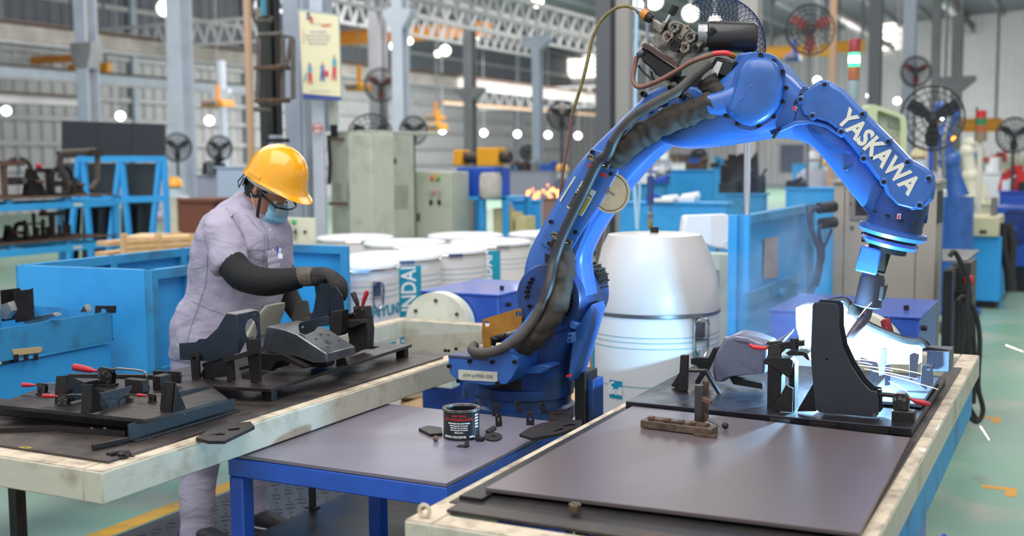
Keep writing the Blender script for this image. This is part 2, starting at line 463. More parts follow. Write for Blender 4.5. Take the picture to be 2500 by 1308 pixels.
# ------------------------------------------------------------------ the two positioner tables
def positioner(x0, x1, label, glabel, gx0, gx1, gc, gr, plates):
    y0, y1 = 2.12, 4.92
    t = thing('positioner_table', label, 'work table', ((x0+x1)/2, (y0+y1)/2, 0))
    for nm, a, b in (('side_rail', (x0, y0, .712), (x0+.07, y1, .798)), ('side_rail', (x1-.07, y0, .712), (x1, y1, .798)),
                     ('end_rail', (x0+.07, y0, .712), (x1-.07, y0+.07, .798)), ('end_rail', (x0+.07, y1-.07, .64), (x1-.07, y1, .80))):
        MB().bb(a, b).build(nm, cream, t, bevel=.004)
        # worn bare top of each rail
        MB().bb((a[0]+.003, a[1]+.003, .7975), (b[0]-.003, b[1]-.003, .8005)).build('rail_top', creamtop, t)
    for yy in (2.9, 3.8): MB().bb((x0+.07, yy, .715), (x1-.07, yy+.06, .79)).build('cross_member', lblued, t)
    plates(t, x0, x1, y0, y1)
    xc = (gx0+gx1)/2
    g = thing('gearbox_housing', glabel, 'machine', (xc, 5.2, 0))
    yb = 5.05; zt = .915
    MB().prism([(gx0, yb, .3), (gx1, yb, .3), (gx1, yb, zt), (gx0, yb, zt)], (0, .62, 0)).build('housing', gearblue, g, bevel=.006)
    MB().bb((gx0-.008, yb-.008, zt), (gx1+.008, yb+.63, zt+.012)).build('lid', gearblue, g, bevel=.004)
    pts = [(gc+gr*math.cos(a), yb-.08, .77+gr*.87*math.sin(a)) for a in [math.pi*k/24 for k in range(25)]]
    MB().prism(pts, (0, .07, 0)).build('face_disc', creamlt, g, bevel=.004)
    for a in (.5, 1.57, 2.6): bolt(g, (gc+gr*.75*math.cos(a), yb-.08, .77+gr*.65*math.sin(a)), (0, -1, 0), .010, .008, steel)
    MB().bb((gc-.10, yb-.11, .45), (gc+.10, yb-.02, .77)).build('bearing_block', creamlt, g, bevel=.006)
    MB().bb((gx0+.05, yb+.05, 0), (gx1-.05, yb+.55, .3)).build('pedestal', gearblue, g, bevel=.006)
    bolt(g, (gx1-.08, yb+.2, zt+.012), (0, 0, 1), .012, .02)
    bolt(g, (gx1, yb+.1, zt-.05), (1, 0, 0), .012, .02)
    return t, g
def plates_left(t, x0, x1, y0, y1):
    MB().bb((x0+.02, y0+.065, .8006), (x1-.045, 3.96, .808)).build('cover_plate', black, t, bevel=.001)
def plates_right(t, x0, x1, y0, y1):
    MB().bb((x0+.06, y0+.085, .80), (x1-.16, y0+.145, .808)).build('black_bar', black, t, bevel=.001)
    MB().bb((x1-.085, y0+.20, .80), (x1-.035, y1-.35, .806)).build('worn_strip', black, t, bevel=.001)
    MB().bb((x0+.03, y0+.15, .80), (x1-.06, 4.30, .804)).build('cover_plate', darkst, t)
    # round lug on the near left corner and a blue swing leg under the right side
    MB().tube(circ((x0+.035, y0+.03, .817), .013, 14), .005, 8, close=True).build('lifting_eye', creamtop, t)
    MB().bb((x1-.03, 2.55, .60), (x1-.006, 4.7, .715)).build('side_skirt', lblued, t)
    MB().prism([(x1-.05, 3.1, .58), (x1-.05, 3.45, .66), (x1-.05, 3.45, .5), (x1-.05, 3.1, .3)], (.03, 0, 0)).build('skirt_bracket', tblue, t)
lt, lg = positioner(-3.12, -2.26, 'long cream-framed positioner table with black plates in front of the worker', 'blue steel gearbox housing with cream half-disc face, behind the left table', -3.07, -2.62, -2.93, .185, plates_left)
rt, rg = positioner(-1.34, -.37, 'cream-framed positioner table in the right foreground carrying the brown plate and the weld', 'blue steel gearbox housing behind the welding fixture, in front of the beige cabinet', -1.25, -.62, -.87, .20, plates_right)
MB().cyl((-2.42, 4.848, .735), (-2.42, 4.836, .735), .028, n=20).build('bore', darkst, lt)
MB().bb((-3.05, 4.0, .785), (-2.30, 4.06, .80)).build('cross_bar', darkst, lt)
# blue swing leg at the lower right of the right table
lb = MB(); a = on(2290, 1165, .55)
tr = thing('blue_steel_trestle', 'dark blue steel trestle with black tray under the right edge of the right table', 'stand', (-.2, 3.0, 0))
MB().beam((-.33, 3.07, .60), (-.02, 3.02, .36), .05, .07).build('brace', tblue, tr, bevel=.003)
MB().bb((-.05, 2.98, 0), (.0, 3.05, .37)).build('post', tblue, tr, bevel=.003)
MB().bb((-.36, 3.0, 0), (-.30, 3.06, .62)).build('post', tblue, tr, bevel=.003)
MB().bb((-.36, 2.2, .32), (0.0, 3.02, .345)).build('tray', darkst, tr, bevel=.002)
# brown plate lying on the right table
bpz = .822
P4 = [on(1185, 1190, bpz), on(1545, 990, bpz), on(2222, 1068, bpz), on(2098, 1300, bpz)]
MB().bb((-1.30, 2.3, .804), (-1.24, 3.3, .812)).build('packer', darkst, rt); MB().bb((-.46, 2.6, .804), (-.41, 3.3, .812)).build('packer', darkst, rt)
bp = MB().prism([(p.x, p.y, .812) for p in P4], (0, 0, .01)).build('brown_sheet_plate', brownp, bevel=.001)
tag(bp, 'large smooth brown-grey steel sheet lying bare on the right table', 'metal plate')
# hex nut on the front bar
c = on(1403, 1248, .81); nm = MB()
hexp = [c+V((.014*math.cos(a), .014*math.sin(a), 0)) for a in [math.pi*k/3+.3 for k in range(6)]]
nm.prism(hexp, (0, 0, .018), [circ(c, .008, 12, X, Y)])
tag(nm.build('hex_nut', M('brassy_nut', '#8a7a5c', .35, .8), bevel=.001), 'loose brassy hex nut on the front edge of the right table', 'nut')
# ------------------------------------------------------------------ blue trolley table in the middle
bt = thing('blue_workbench', 'bright blue steel work table with a smooth violet-grey top, between the two cream tables', 'work table', (-1.95, 3.1, 0))
bx0, bx1, by0, by1, bz = -2.335, -1.56, 2.69, 3.50, .708
MB().bb((bx0, by0, bz-.012), (bx1, by1, bz)).build('top_plate', greyp, bt, bevel=.002)
for a, b in (((bx0, by0, bz-.072), (bx1, by0+.05, bz-.013)), ((bx0, by1-.05, bz-.072), (bx1, by1, bz-.013)), ((bx0, by0+.05, bz-.072), (bx0+.05, by1-.05, bz-.013)), ((bx1-.05, by0+.05, bz-.072), (bx1, by1-.05, bz-.013))):
    MB().bb(a, b).build('apron', tblue, bt, bevel=.004)
for x in (bx0, bx1-.055):
    for y in (by0, by1-.055):
        MB().bb((x+.001, y+.001, 0), (x+.054, y+.054, bz-.073)).build('leg', tblue, bt, bevel=.005)
for a, b in (((bx0+.05, by0, .14), (bx1-.05, by0+.04, .18)), ((bx0, by1-.05, .14), (bx1, by1-.01, .18)), ((bx1-.05, by0, .14), (bx1-.01, by1, .18)), ((bx0+.01, by0, .14), (bx0+.05, by1, .18))):
    MB().bb(a, b).build('lower_rail', tblue, bt, bevel=.003)
sh = MB().prism([(-2.78, 2.75, .182), (bx1-.06, 2.75, .182), (bx1-.06, 3.43, .182), (-2.26, 3.43, .182), (-2.26, 4.05, .182), (-2.78, 4.05, .182)], (0, 0, .008)).build('black_sheet', plateb); tag(sh, 'black sheet resting on the lower rails of the blue table, sticking out to the left', 'sheet')
bar = thing('stop_bar', 'thin upright black bar with a small loop behind the blue table', 'bar', on(763, 1240, .191))
sb_ = on(763, 1240, .191)
MB().beam(sb_, sb_+V((0, 0, .42)), .028, .012).build('bar', rubber, bar); MB().tube(circ(sb_+V((-.015, -.01, .16)), .016, 12), .004, 6, close=True).build('loop', rubber, bar)
MB().bb(sb_+V((-.025, -.02, 0)), sb_+V((.025, .02, .006))).build('foot', rubber, bar)
# the tin with printed label
tc = on(1127, 1066, bz); tc.z = bz
tin = thing('filler_tin', 'open black round tin with red and white print on the blue table', 'tin', tc)
r = .058; hh = .095
MB().lathe([(r, 0), (r+.001, .004), (r, .008), (r, hh-.008), (r+.003, hh-.004), (r+.002, hh), (r-.006, hh+.001), (r-.010, hh-.004), (r-.010, .02), (0.001, .02)], tc, n=40).build('can', M('black_print_tin', '#17171a', .35, coat=.3), tin)
MB().lathe([(r+.004, hh-.004), (r+.003, hh+.003), (r-.008, hh+.002), (r-.010, hh-.006)], tc, n=40, cap=False).build('rim', M('tin_rim', '#3b3834', .5, .5, dirt='#8c8781', amt=.8, scale=60), tin)
cang = math.atan2(-tc.y, -tc.x)
def wrapf(c, r, z0, ang0):
    def f(p):
        a = ang0 + p.x/r
        return V((c.x+(r+p.z)*math.cos(a), c.y+(r+p.z)*math.sin(a), z0+p.y))
    return f
for s_, z_, m_, sz in (('BODY FILLER', .080, redp, .008), ('KIT ACRYLSPACHTEL', .068, redp, .0105), ('FINE FILLER FOR BODYWORK', .056, whitep, .0055), ('feiner Spachtel mit Haerter', .049, whitep, .0055), ('Mastic fin avec durcisseur', .042, whitep, .0055), ('Anwendung siehe Rueckseite', .035, whitep, .0050), ('Silicone free', .027, whitep, .0055), ('SILICON, POLYESTER    1000 g', .012, whitep, .0085)):
    text('label_print', s_, sz, m_, tin, None, ext=.0004, fn=wrapf(tc, r+.0008, tc.z+z_, cang-.15), bold=.0002, cut=(0, .006))
# barcode
bcm = MB()
for k in range(14):
    a = cang+.95; z = tc.z+.04+k*.0032; dd = V((math.cos(a), math.sin(a), 0)); tt = V((-dd.y, dd.x, 0))
    if k % 3 != 2: bcm.box(V((tc.x, tc.y, z))+dd*(r+.0008), (.001, .016, .0018), Matrix((dd, tt, Z)).transposed())
bcm.build('bar_code', whitep, tin)
# small tabs, links and nuts scattered round the tin
TB = []
def eye_tab(px, pyb, pyt, yawd, lean, label):
    b = on(px, pyb, bz); zt = upz(b, pyt); h = max(zt-bz, .03); w = h*.58
    u = V((math.cos(yawd), math.sin(yawd), 0)); vv = (Z + V((-u.y, u.x, 0))*lean).normalized(); n_ = u.cross(vv)
    o3 = [b+u*(-w/2), b+u*(w/2)]+[b+vv*(h-w/2)+u*w/2*math.cos(a)+vv*w/2*math.sin(a) for a in [math.pi*k/10 for k in range(11)]]
    hole = [b+vv*(h*.55)+u*w*.2*math.cos(a)+vv*h*.2*math.sin(a) for a in [2*math.pi*k/12 for k in range(12)]]
    o = MB().prism(o3, n_*.006, [hole]).build('eye_tab', darkst, bevel=.0006)
    tag(o, label, 'metal tab', 'punched eye tabs on the blue table')
for a in ((1211, 1015, 984, .5, 0, 'upright black eye tab just behind the tin, on the far side of the blue table'), (1268, 1006, 978, 1.3, .5, 'leaning black eye tab in the back row on the blue table, middle of three'), (1328, 1010, 980, 1.3, .35, 'leaning black eye tab in the back row nearest the robot base'),
          (1217, 1040, 1010, 1.2, .1, 'black eye tab standing edge-on right of the tin'), (1295, 1037, 1004, .35, 0, 'upright black eye tab near the right edge of the blue table')):
    eye_tab(*a)
def flatpiece(name, pts, z, th, m, label, cat, holes=(), group=None):
    o = MB().prism([(p.x, p.y, z) for p in [on(a, b, z) for a, b in pts]], (0, 0, th), [[(q.x, q.y, z) for q in hh_] for hh_ in holes]).build(name, m, bevel=.0008)
    return tag(o, label, cat, group)
flatpiece('sliced_bracket', [(1335, 1010), (1395, 1005), (1390, 1030), (1340, 1030)], bz, .012, darkst, 'flat black notched bracket at the back right corner of the blue table', 'bracket', [circ(on(1362, 1018, bz), .016, 10, X, Y)])
flatpiece('washer_link', [(1192+22*math.cos(a)+12, 1068+10*math.sin(a)) for a in [2*math.pi*k/16 for k in range(16)]], bz, .005, darkst, 'flat round washer plate lying right of the tin', 'washer', [circ(on(1206, 1068, bz), .009, 10, X, Y)])
flatpiece('steel_chip', [(1022, 1052), (1045, 1045), (1078, 1050), (1080, 1064), (1050, 1066)], bz, .010, darkst, 'dark wedge of steel plate at the left foot of the tin', 'offcut')
flatpiece('steel_chip', [(1185, 1056), (1205, 1044), (1212, 1048), (1196, 1060)], bz, .008, darkst, 'narrow dark sliver of steel right beside the tin', 'offcut')
o = MB().ball(on(1064, 1078, bz)+V((0, 0, .010)), .010, 8).build('nut', rust, ang=10); tag(o, 'small rusty nut in front of the tin', 'nut')
pc = on(1172, 1076, bz); o = MB().bb(pc+V((-.012, -.01, 0)), pc+V((.012, .01, .012))).build('nut', darkst, bevel=.002); tag(o, 'small square nut lying between tin and washer plate', 'nut')
# little angle bracket in front of the tin
pb = on(1130, 1090, bz); o = MB().bb(pb+V((-.016, -.012, 0)), pb+V((.016, .012, .003))).bb(pb+V((.013, -.012, 0)), pb+V((.016, .012, .02))).build('angle_clip', darkst); tag(o, 'tiny black angle clip in front of the tin', 'bracket')
# slotted plates bridging the tables
flatpiece('slotted_bracket_plate', [(1268, 1066), (1290, 1052), (1320, 1040), (1372, 1030), (1420, 1032), (1416, 1048), (1360, 1066), (1300, 1076)], .742, .010, darkst, 'slotted black bracket plate bridging the blue table and the right table', 'bracket', [[on(x, y, .742) for x, y in ((1350, 1058), (1372, 1051), (1380, 1053), (1356, 1061))], [on(x, y, .742) for x, y in ((1372, 1046), (1394, 1041), (1400, 1043), (1378, 1049))]])
flatpiece('slotted_bracket_plate', [(478, 1076), (530, 1044), (612, 1036), (622, 1048), (548, 1084), (510, 1084)], .8015, .010, darkst, 'slotted black bracket plate on the left table rail at the blue table corner', 'bracket', [[on(x, y, .80) for x, y in ((525, 1068), (550, 1066), (548, 1071), (527, 1072))], [on(x, y, .80) for x, y in ((556, 1056), (586, 1052), (584, 1058), (560, 1061))]])
# ------------------------------------------------------------------ the welding robot; its arm moves in the plane y = 3.88
YR = 3.88
def Pr(a, b, dy=0.): return py(a, b, YR-dy)
def polyP(pts, dy): return [Pr(a, b, dy) for a, b in pts]
def pp(parent, name, pts, dy, th, m, bevel=.0, seg=2, holes=(), **k):
    """outline on the arm plane, front face at dy, thickness th going back"""
    return MB().prism(polyP(pts, dy), (0, th, 0), [polyP(h, dy) for h in holes]).build(name, m, parent, bevel=bevel, seg=seg, **k)
def L2(parent, name, pairs, dy, t, m, p=3., sub=4, n=24, dome=0., **k):
    return MB().loft([(Pr(*a, dy), Pr(*b, dy), (c[0] if c else t), (0, 1, 0)) for a, b, *c in pairs], n, p, sub, dome).build(name, m, parent, **k)
def px2m(n, y=YR): return n*4.35/F
def circpx(c, r, n=20): return [(c[0]+r*math.cos(2*math.pi*k/n), c[1]+r*math.sin(2*math.pi*k/n)) for k in range(n)]
rb = thing('welding_robot', 'big blue industrial robot arm arching over the tables with white letters on its forearm', 'robot', (-1.93, 3.93, 0))
B0 = V((-1.93, 3.93, 0))
MB().lathe([(.26, 0), (.26, .03), (.19, .03), (.19, .60), (.198, .61), (.198, .66), (.185, .67), (.185, .70), (.195, .705), (.195, .74)], B0, n=48).build('pedestal', rblued, rb)
MB().lathe([(.15, .735), (.15, .78)], B0, n=32).build('swivel_ring', rubber, rb)
L2(rb, 'turret', [((1150, 958), (1392, 952)), ((1152, 925), (1394, 922)), ((1190, 880), (1402, 880)), ((1262, 845), (1415, 840)), ((1288, 790), (1432, 790)), ((1288, 730), (1447, 730)), ((1292, 690), (1448, 690), .12), ((1312, 655), (1436, 655), .10)], -.06, .15, rblued, p=3.4)
# shoulder joint
sc_ = Pr(1365, 722)
MB().lathe([(.02, -.10), (.125, -.10), (.132, -.09), (.132, .17), (.12, .18), (.02, .18)], sc_, (0, 1, 0), n=44).build('shoulder_disc', rblued, rb)
for a, b in ((1301, 681), (1295, 690), (1291, 701), (1288, 712), (1288, 724), (1294, 747), (1307, 766), (1400, 722), (1400, 733), (1398, 745), (1393, 756), (1386, 765), (1369, 778)):
    bolt(rb, Pr(a, b, .10), (0, -1, 0), .0075, .012, darkst)
mo = MB().lathe([(.01, .08), (.062, .08), (.062, .17), (.05, .19), (.01, .19)], Pr(1405, 692), (0, 1, 0), n=32).build('shoulder_motor', rubber, rb)
fn_ = MB()
for k in range(18):
    a = 2*math.pi*k/18; c = Pr(1405, 692)+V((math.cos(a)*.064, .125, math.sin(a)*.064)); fn_.box(c, (.012, .08, .006), Matrix.Rotation(-a, 3, 'Y'))
fn_.build('cooling_fin', rubber, mo, kind='stuff')
# casting details on the turret
pp(rb, 'ledge', [(1262, 898), (1330, 890), (1345, 895), (1325, 912), (1262, 914)], .14, .10, rblue, bevel=.006)
pp(rb, 'side_rib', [(1400, 800), (1445, 740), (1450, 760), (1408, 900), (1392, 935), (1385, 925)], .05, .12, rblue, bevel=.012, seg=3)
pp(rb, 'bracket_pad', [(1386, 812), (1400, 810), (1398, 838), (1382, 838)], .12, .03, rblue, bevel=.004)
pp(rb, 'bracket_pad', [(1392, 783), (1412, 790), (1404, 805), (1388, 800)], .12, .03, rblue, bevel=.004)
for q in ((1392, 819), (1391, 830)): bolt(rb, Pr(q[0], q[1], .12), (0, -1, 0), .004, .004)
pp(rb, 'red_mark', [(1383, 915), (1397, 912), (1396, 918), (1382, 921)], .115, .004, redp)
# cable box at the front with its nameplate
fb = pp(rb, 'cable_box', [(1094, 874), (1178, 872), (1200, 850), (1222, 846), (1263, 872), (1263, 894), (1251, 921), (1236, 938), (1187, 941), (1120, 931), (1098, 912)], .26, .24, rblue, bevel=.008, seg=3)
tb = [Pr(1094, 872, .27), Pr(1176, 871, .27), Pr(1230, 845, .14), Pr(1225, 838, .06), Pr(1150, 838, .04)]
z_ = Pr(1094, 872, .27).z
MB().bb((Pr(1094, 870, .26).x, YR-.262, z_-.004), (Pr(1228, 860, .15).x, YR-.03, z_+.008)).build('box_lid', M('grimy_lid', '#39476a', .5, dirt='#3a3733', amt=.8, scale=9), rb, bevel=.003)
for a, b in ((1098, 893), (1148, 881), (1203, 883), (1258, 883), (1216, 852), (1121, 929), (1216, 935)):
    bolt(rb, Pr(a, b, .26), (0, -1, 0), .008, .010, darkst)
for a, b in ((1110, 845), (1154, 836), (1100, 862), (1108, 868)):
    pq = Pr(a, b, .16); bolt(rb, (pq.x, YR-.20+.05*(b < 850), z_+.006), (0, 0, 1), .006, .010, darkst)
pln = pp(rb, 'nameplate', [(1119, 902), (1214, 908), (1214, 932), (1119, 927)], .264, .003, M('cream_label', '#cfcdbd', .5, dirt='#a5a08d', amt=.5, scale=30))
def textP(parent, body, c, d, size, m, dy, xs=1., bold=0., name='lettering'):
    """text on the arm plane: centre c, reading direction d, both in photo pixels"""
    p = Pr(*c, dy); q = Pr(c[0]+d[0], c[1]+d[1], dy); u = (q-p).normalized(); n = V((0, -1, 0)); v = n.cross(u)
    mt = Matrix((u, v, n)).transposed().to_4x4(); mt.translation = p
    return text(name, body, size, m, parent, mt, bold, .0008, xs=xs)
textP(pln, 'ATM x1993R.1226', (1166, 917), (60, 3.5), .016, M('faded_ink', '#8d8c80', .6), .266)
# lower arm: a hollow-backed casting that leans to the right and widens at the elbow
L2(rb, 'lower_arm', [((1290, 722), (1449, 718)), ((1290, 665), (1441, 668)), ((1304, 610), (1438, 625)), ((1335, 550), (1460, 575)), ((1372, 485), (1500, 512)), ((1410, 415), (1556, 437)), ((1455, 360), (1618, 372), .065), ((1512, 303), (1675, 335), .055), ((1575, 240), (1730, 300), .05)], 0, .072, rblue, p=4.5, n=28)
pp(rb, 'arm_cover_plate', [(1444, 362), (1480, 372), (1500, 398), (1510, 418), (1462, 505), (1425, 560), (1394, 612), (1381, 627), (1362, 623), (1326, 601), (1319, 592)], .082, .018, rblue, bevel=.004)
pp(rb, 'arm_pocket_shade', [(1330, 618), (1372, 632), (1380, 650), (1372, 700), (1345, 700), (1330, 680)], .074, .004, M('pocket_shade', '#151b2c', .6))  # flat dark sheet standing in for the shade inside the casting's pocket
for a, b in ((1447, 371), (1346, 541), (1342, 594), (1406, 566), (1492, 424)): bolt(rb, Pr(a, b, .083), (0, -1, 0), .008, .008, darkst)
pp(rb, 'long_crease', [(1508, 432), (1514, 440), (1440, 545), (1400, 640), (1392, 690), (1386, 690), (1394, 635), (1432, 545)], .077, .012, rblue, bevel=.004)
for (a, b, w) in ((1461, 394, 1.), (1372, 583, .95)):
    d = (Pr(a+26*w, b+13*w, .12)-Pr(a, b, .12)); u = d.normalized(); wv = V((0, -1, 0)).cross(u)
    c = Pr(a, b, .10)
    s_ = MB(); s_.beam(c-d*1.0, c-d*.45, .022, .008, (0, 1, 0)); s_.beam(c+d*.45, c+d*1.0, .022, .008, (0, 1, 0))
    arc = [c-u*.026*math.cos(t)+V((0, -1, 0))*(.034*math.sin(t)) for t in [math.pi*k/8 for k in range(9)]]
    for i in range(8): s_.beam(arc[i], arc[i+1], .022, .005, wv)
    cl = s_.build('hose_clamp', M('clamp_tan', '#8a7c68', .4, .6, dirt='#4a4036', amt=.6, scale=30), rb, bevel=.001)
    for sg in (-.75, .75): bolt(cl, c+d*sg+V((0, -.006, 0)), (0, -1, 0), .007, .008, darkst)
lab = M('cream_label', '#cfcdbd', .5)
def label(pts, m, dy, name='warning_label'): return pp(rb, name, pts, dy, .002, m)
label([(1436, 398), (1455, 405), (1452, 415), (1434, 408)], redp, .084); label([(1469, 420), (1482, 427), (1478, 434), (1466, 429)], redp, .084)
label([(1421, 441), (1433, 448), (1395, 513), (1383, 506)], lab, .084); label([(1404, 470), (1416, 478), (1396, 508), (1386, 502)], M('grey_print', '#3c3c3e', .5), .086)
label([(1422, 446), (1431, 451), (1413, 480), (1405, 475)], M('pink_print', '#b8a58c', .5), .086)
label([(1444, 462), (1455, 467), (1420, 528), (1409, 522)], lab, .084); label([(1434, 482), (1443, 487), (1421, 524), (1412, 519)], M('yellow_print', '#b8a43c', .5), .086)
textP(rb, '!', (1418, 462), (14, -25), .026, blackpl, .088, bold=.001); textP(rb, 'X', (1411, 472), (14, -25), .020, blackpl, .088, bold=.001)
textP(rb, '!', (1441, 478), (14, -25), .022, blackpl, .088, bold=.001)
label([(1402, 430), (1406, 432), (1374, 484), (1368, 494), (1366, 488)], lab, .074)
# round cream disc low on the outer edge of the arm
dc = Pr(1492, 470, .074)
MB().lathe([(.001, 0), (.072, 0), (.074, .006), (.001, .006)], dc, (0, -1, 0), n=36).build('round_label', M('scuffed_disc', '#b9ac90', .4, dirt='#7d7468', amt=.6, scale=12), rb)
MB().tube(circ(dc+V((0, -.007, 0)), .064, 36), .0012, 5, close=True).build('printed_ring', blackpl, rb)
textP(rb, 'T', (1492, 470), (14, -25), .05, M('grey_ink', '#6f6a66', .6), .084)
# elbow: dark bolted disc behind, gear casting, domed cover
pp(rb, 'elbow_disc', [(1560, 262), (1572, 232), (1604, 214), (1650, 206), (1700, 212), (1742, 240), (1748, 300), (1735, 345), (1700, 362), (1650, 355), (1608, 325)], .05, .16, rblue, bevel=.014, seg=3)
for a, b in ((1574, 230), (1622, 251), (1667, 236), (1609, 254), (1586, 268), (1640, 215), (1690, 340), (1720, 332), (1640, 335)):
    bolt(rb, Pr(a, b, .055), (0, -1, 0), .011, .02, darkst)
pp(rb, 'tag_sticker', [(1606, 268), (1614, 260), (1622, 266), (1618, 272)], .056, .002, whitep)
L2(rb, 'elbow_housing', [((1612, 322), (1640, 352), .07), ((1668, 285), (1682, 363), .10), ((1730, 232), (1758, 358), .12), ((1778, 190), (1808, 350), .13), ((1826, 150), (1862, 342), .13), ((1880, 150), (1905, 336), .12), ((1930, 180), (1925, 336), .11), ((1968, 215), (1948, 338), .10)], 0, .12, rblue, p=3.6)
pp(rb, 'top_hump', [(1792, 150), (1800, 132), (1830, 126), (1862, 128), (1880, 142), (1905, 152), (1935, 190), (1962, 212), (1950, 240), (1850, 240), (1800, 200)], .05, .14, rblue, bevel=.02, seg=3)
cov = [(1795, 205), (1805, 170), (1830, 143), (1866, 140), (1894, 152), (1908, 180), (1911, 215), (1905, 250), (1885, 282), (1855, 302), (1830, 308), (1800, 298), (1786, 285), (1775, 270)]
def dome_(name, pts, dy0, prof, m, parent, sub=True):
    c = (sum(p[0] for p in pts)/len(pts), sum(p[1] for p in pts)/len(pts)); q = []
    n = len(pts)
    if sub:
        for i in range(n):
            a, b, cc, d = pts[i-1], pts[i], pts[(i+1) % n], pts[(i+2) % n]
            for j in range(4):
                u = j/4; q.append(tuple(.5*((2*b[k])+(cc[k]-a[k])*u+(2*a[k]-5*b[k]+4*cc[k]-d[k])*u*u+(3*b[k]-a[k]-3*cc[k]+d[k])*u**3) for k in (0, 1)))
    else: q = pts
    rs = [[Pr(c[0]+(x-c[0])*s, c[1]+(y-c[1])*s, dy0+h) for x, y in q] for s, h in prof]
    return MB().rings(rs).build(name, m, parent, ang=40)
dome_('cover_flange', [(c_[0]*1.0+(c_[0]-1850)*.14, c_[1]+(c_[1]-222)*.14) for c_ in cov], .11, [(1, 0), (1, .022), (.985, .026), (.5, .026)], rblue, rb)
dome_('domed_cover', cov, .135, [(1, 0), (.985, .018), (.93, .034), (.82, .043), (.6, .047), (.3, .048)], rblue, rb)
for a, b in ((1858, 134), (1889, 149), (1912, 175), (1920, 215), (1912, 248), (1890, 285), (1853, 307), (1801, 301), (1774, 282)):
    bolt(rb, Pr(a, b, .138), (0, -1, 0), .008, .008, darkst)
textP(rb, 'CAUTION', (1818, 230), (30, -38), .016, M('raised_print', '#5b84d8', .4), .184)
# neck sleeve where the wrap enters
MB().loft([(Pr(1724, 230, .13), Pr(1738, 284, .13), .042, (0, 1, 0)), (Pr(1762, 222, .12), Pr(1770, 282, .12), .045, (0, 1, 0)), (Pr(1800, 205, .10), Pr(1812, 285, .10), .05, (0, 1, 0))], 20, 2.6).build('wrap_collar', rblue, rb, bevel=.003)
# forearm
L2(rb, 'forearm', [((1955, 222), (1890, 336), .095), ((1990, 238), (1945, 342), .09), ((2030, 268), (1992, 362), .085), ((2080, 322), (2040, 420), .075), ((2130, 384), (2090, 482), .07), ((2176, 438), (2126, 528), .062), ((2212, 470), (2150, 545), .055)], 0, .08, rblue, p=3.2)
pp(rb, 'joint_seam', [(1954, 226), (1958, 228), (1888, 338), (1884, 336)], .101, .02, rubber)
cvp = [(1954, 259), (1966, 230), (1990, 208), (2002, 200), (2018, 200), (2054, 222), (2103, 274), (2172, 342), (2221, 394), (2258, 414), (2273, 432), (2277, 458), (2272, 484), (2255, 501), (2226, 509), (2191, 500), (2169, 477), (2160, 450), (2142, 430), (2113, 391), (2089, 362), (2057, 325), (2020, 296), (1986, 287), (1961, 276)]
def offp(pts, d):
    out = []
    for i in range(len(pts)):
        a = V(pts[i-1]).to_3d(); b = V(pts[(i+1) % len(pts)]).to_3d(); t = (b-a).normalized(); out.append((pts[i][0]-t.y*d*-1, pts[i][1]+t.x*d*-1))
    return out
pp(rb, 'forearm_rim', offp(cvp, 5), .10, .05, rblue, bevel=.006, seg=3)
cvr = pp(rb, 'forearm_cover', cvp, .128, .03, rblue, bevel=.008, seg=3)
for a, b in ((2015, 207), (1956, 243), (2107, 279), (2170, 346), (2217, 396), (2268, 436), (1985, 283), (2055, 322), (2110, 387), (2159, 444), (2246, 501)):
    cb = Pr(a, b, .124); MB().lathe([(.014, 0), (.013, .006), (.009, .008)], cb, (0, -1, 0), n=14).build('bolt_boss', rblue, cvr); bolt(cvr, cb+V((0, -.007, 0)), (0, -1, 0), .007, .006, darkst)
textP(cvr, 'YASKAWA', (2143, 371), (175, 182), .079, M('ivory_letters', '#e0dac9', .45), .1295, xs=.86, bold=.0028)
# warm ribs in the pocket under the cover
rv = MB()
for k in range(26):
    u = k/25; a = (1968+u*108, 300+u*70+8*math.sin(u*3.1)); d = 22*math.sin(.35+u*2.6)
    rv.beam(Pr(a[0], a[1], .092), Pr(a[0]-d*.35, a[1]+d, .088), .0022, .006, (0, 1, 0))
rv.build('pocket_rib', rblue, rb, kind='stuff')
pp(rb, 'forearm_lip', [(1896, 326), (1912, 306), (1940, 294), (1985, 292), (2022, 303), (2060, 334), (2052, 336), (2016, 312), (1982, 302), (1944, 305), (1915, 318)], .112, .03, rblue, bevel=.006, seg=3)
pp(rb, 'hook_boss', [(2056, 412), (2072, 402), (2082, 402), (2068, 418)], .085, .03, rblued, bevel=.004)
rpm = M('red_pictogram', '#d8415a', .5)
label([(1934, 255), (1947, 262), (1943, 272), (1930, 266)], M('pink_label', '#e7b9c0', .5), .100)
label([(1937, 258), (1944, 264), (1940, 270), (1932, 266)], rpm, .102)
# wrist
wa, wb2 = Pr(2205, 468), Pr(2172, 590); wd = (wb2-wa).normalized(); wl = (wb2-wa).length
MB().lathe([(.05, -.02), (.085, .0), (.092, .05), (.088, .10), (.092, .125)], wa, wd, n=36).build('wrist_housing', rblued, rb)
MB().lathe([(.092, .118), (.108, .123), (.110, .135), (.100, .148), (.09, .149)], wa, wd, n=40).build('wrist_flange', rblue, rb)
MB().lathe([(.082, .146), (.082, .158)], wa, wd, n=36).build('gap_ring', rubber, rb)
MB().lathe([(.05, .158), (.088, .158), (.092, .168), (.084, .180), (.05, .181)], wa, wd, n=36).build('tool_flange', rblue, rb)
MB().lathe([(.05, .178), (.062, .179), (.06, .20), (.03, .205)], wa, wd, n=28).build('flange_hub', darkst, rb)
label([(2191, 522), (2199, 521), (2199, 535), (2189, 534)], whitep, .098); label([(2193, 524), (2197, 524), (2197, 533), (2190, 533)], rpm, .101)
for a, b in ((2135, 518), (2165, 528), (2235, 545), (2200, 541)): bolt(rb, Pr(a, b, .093), wd*-1, .007, .006, darkst)
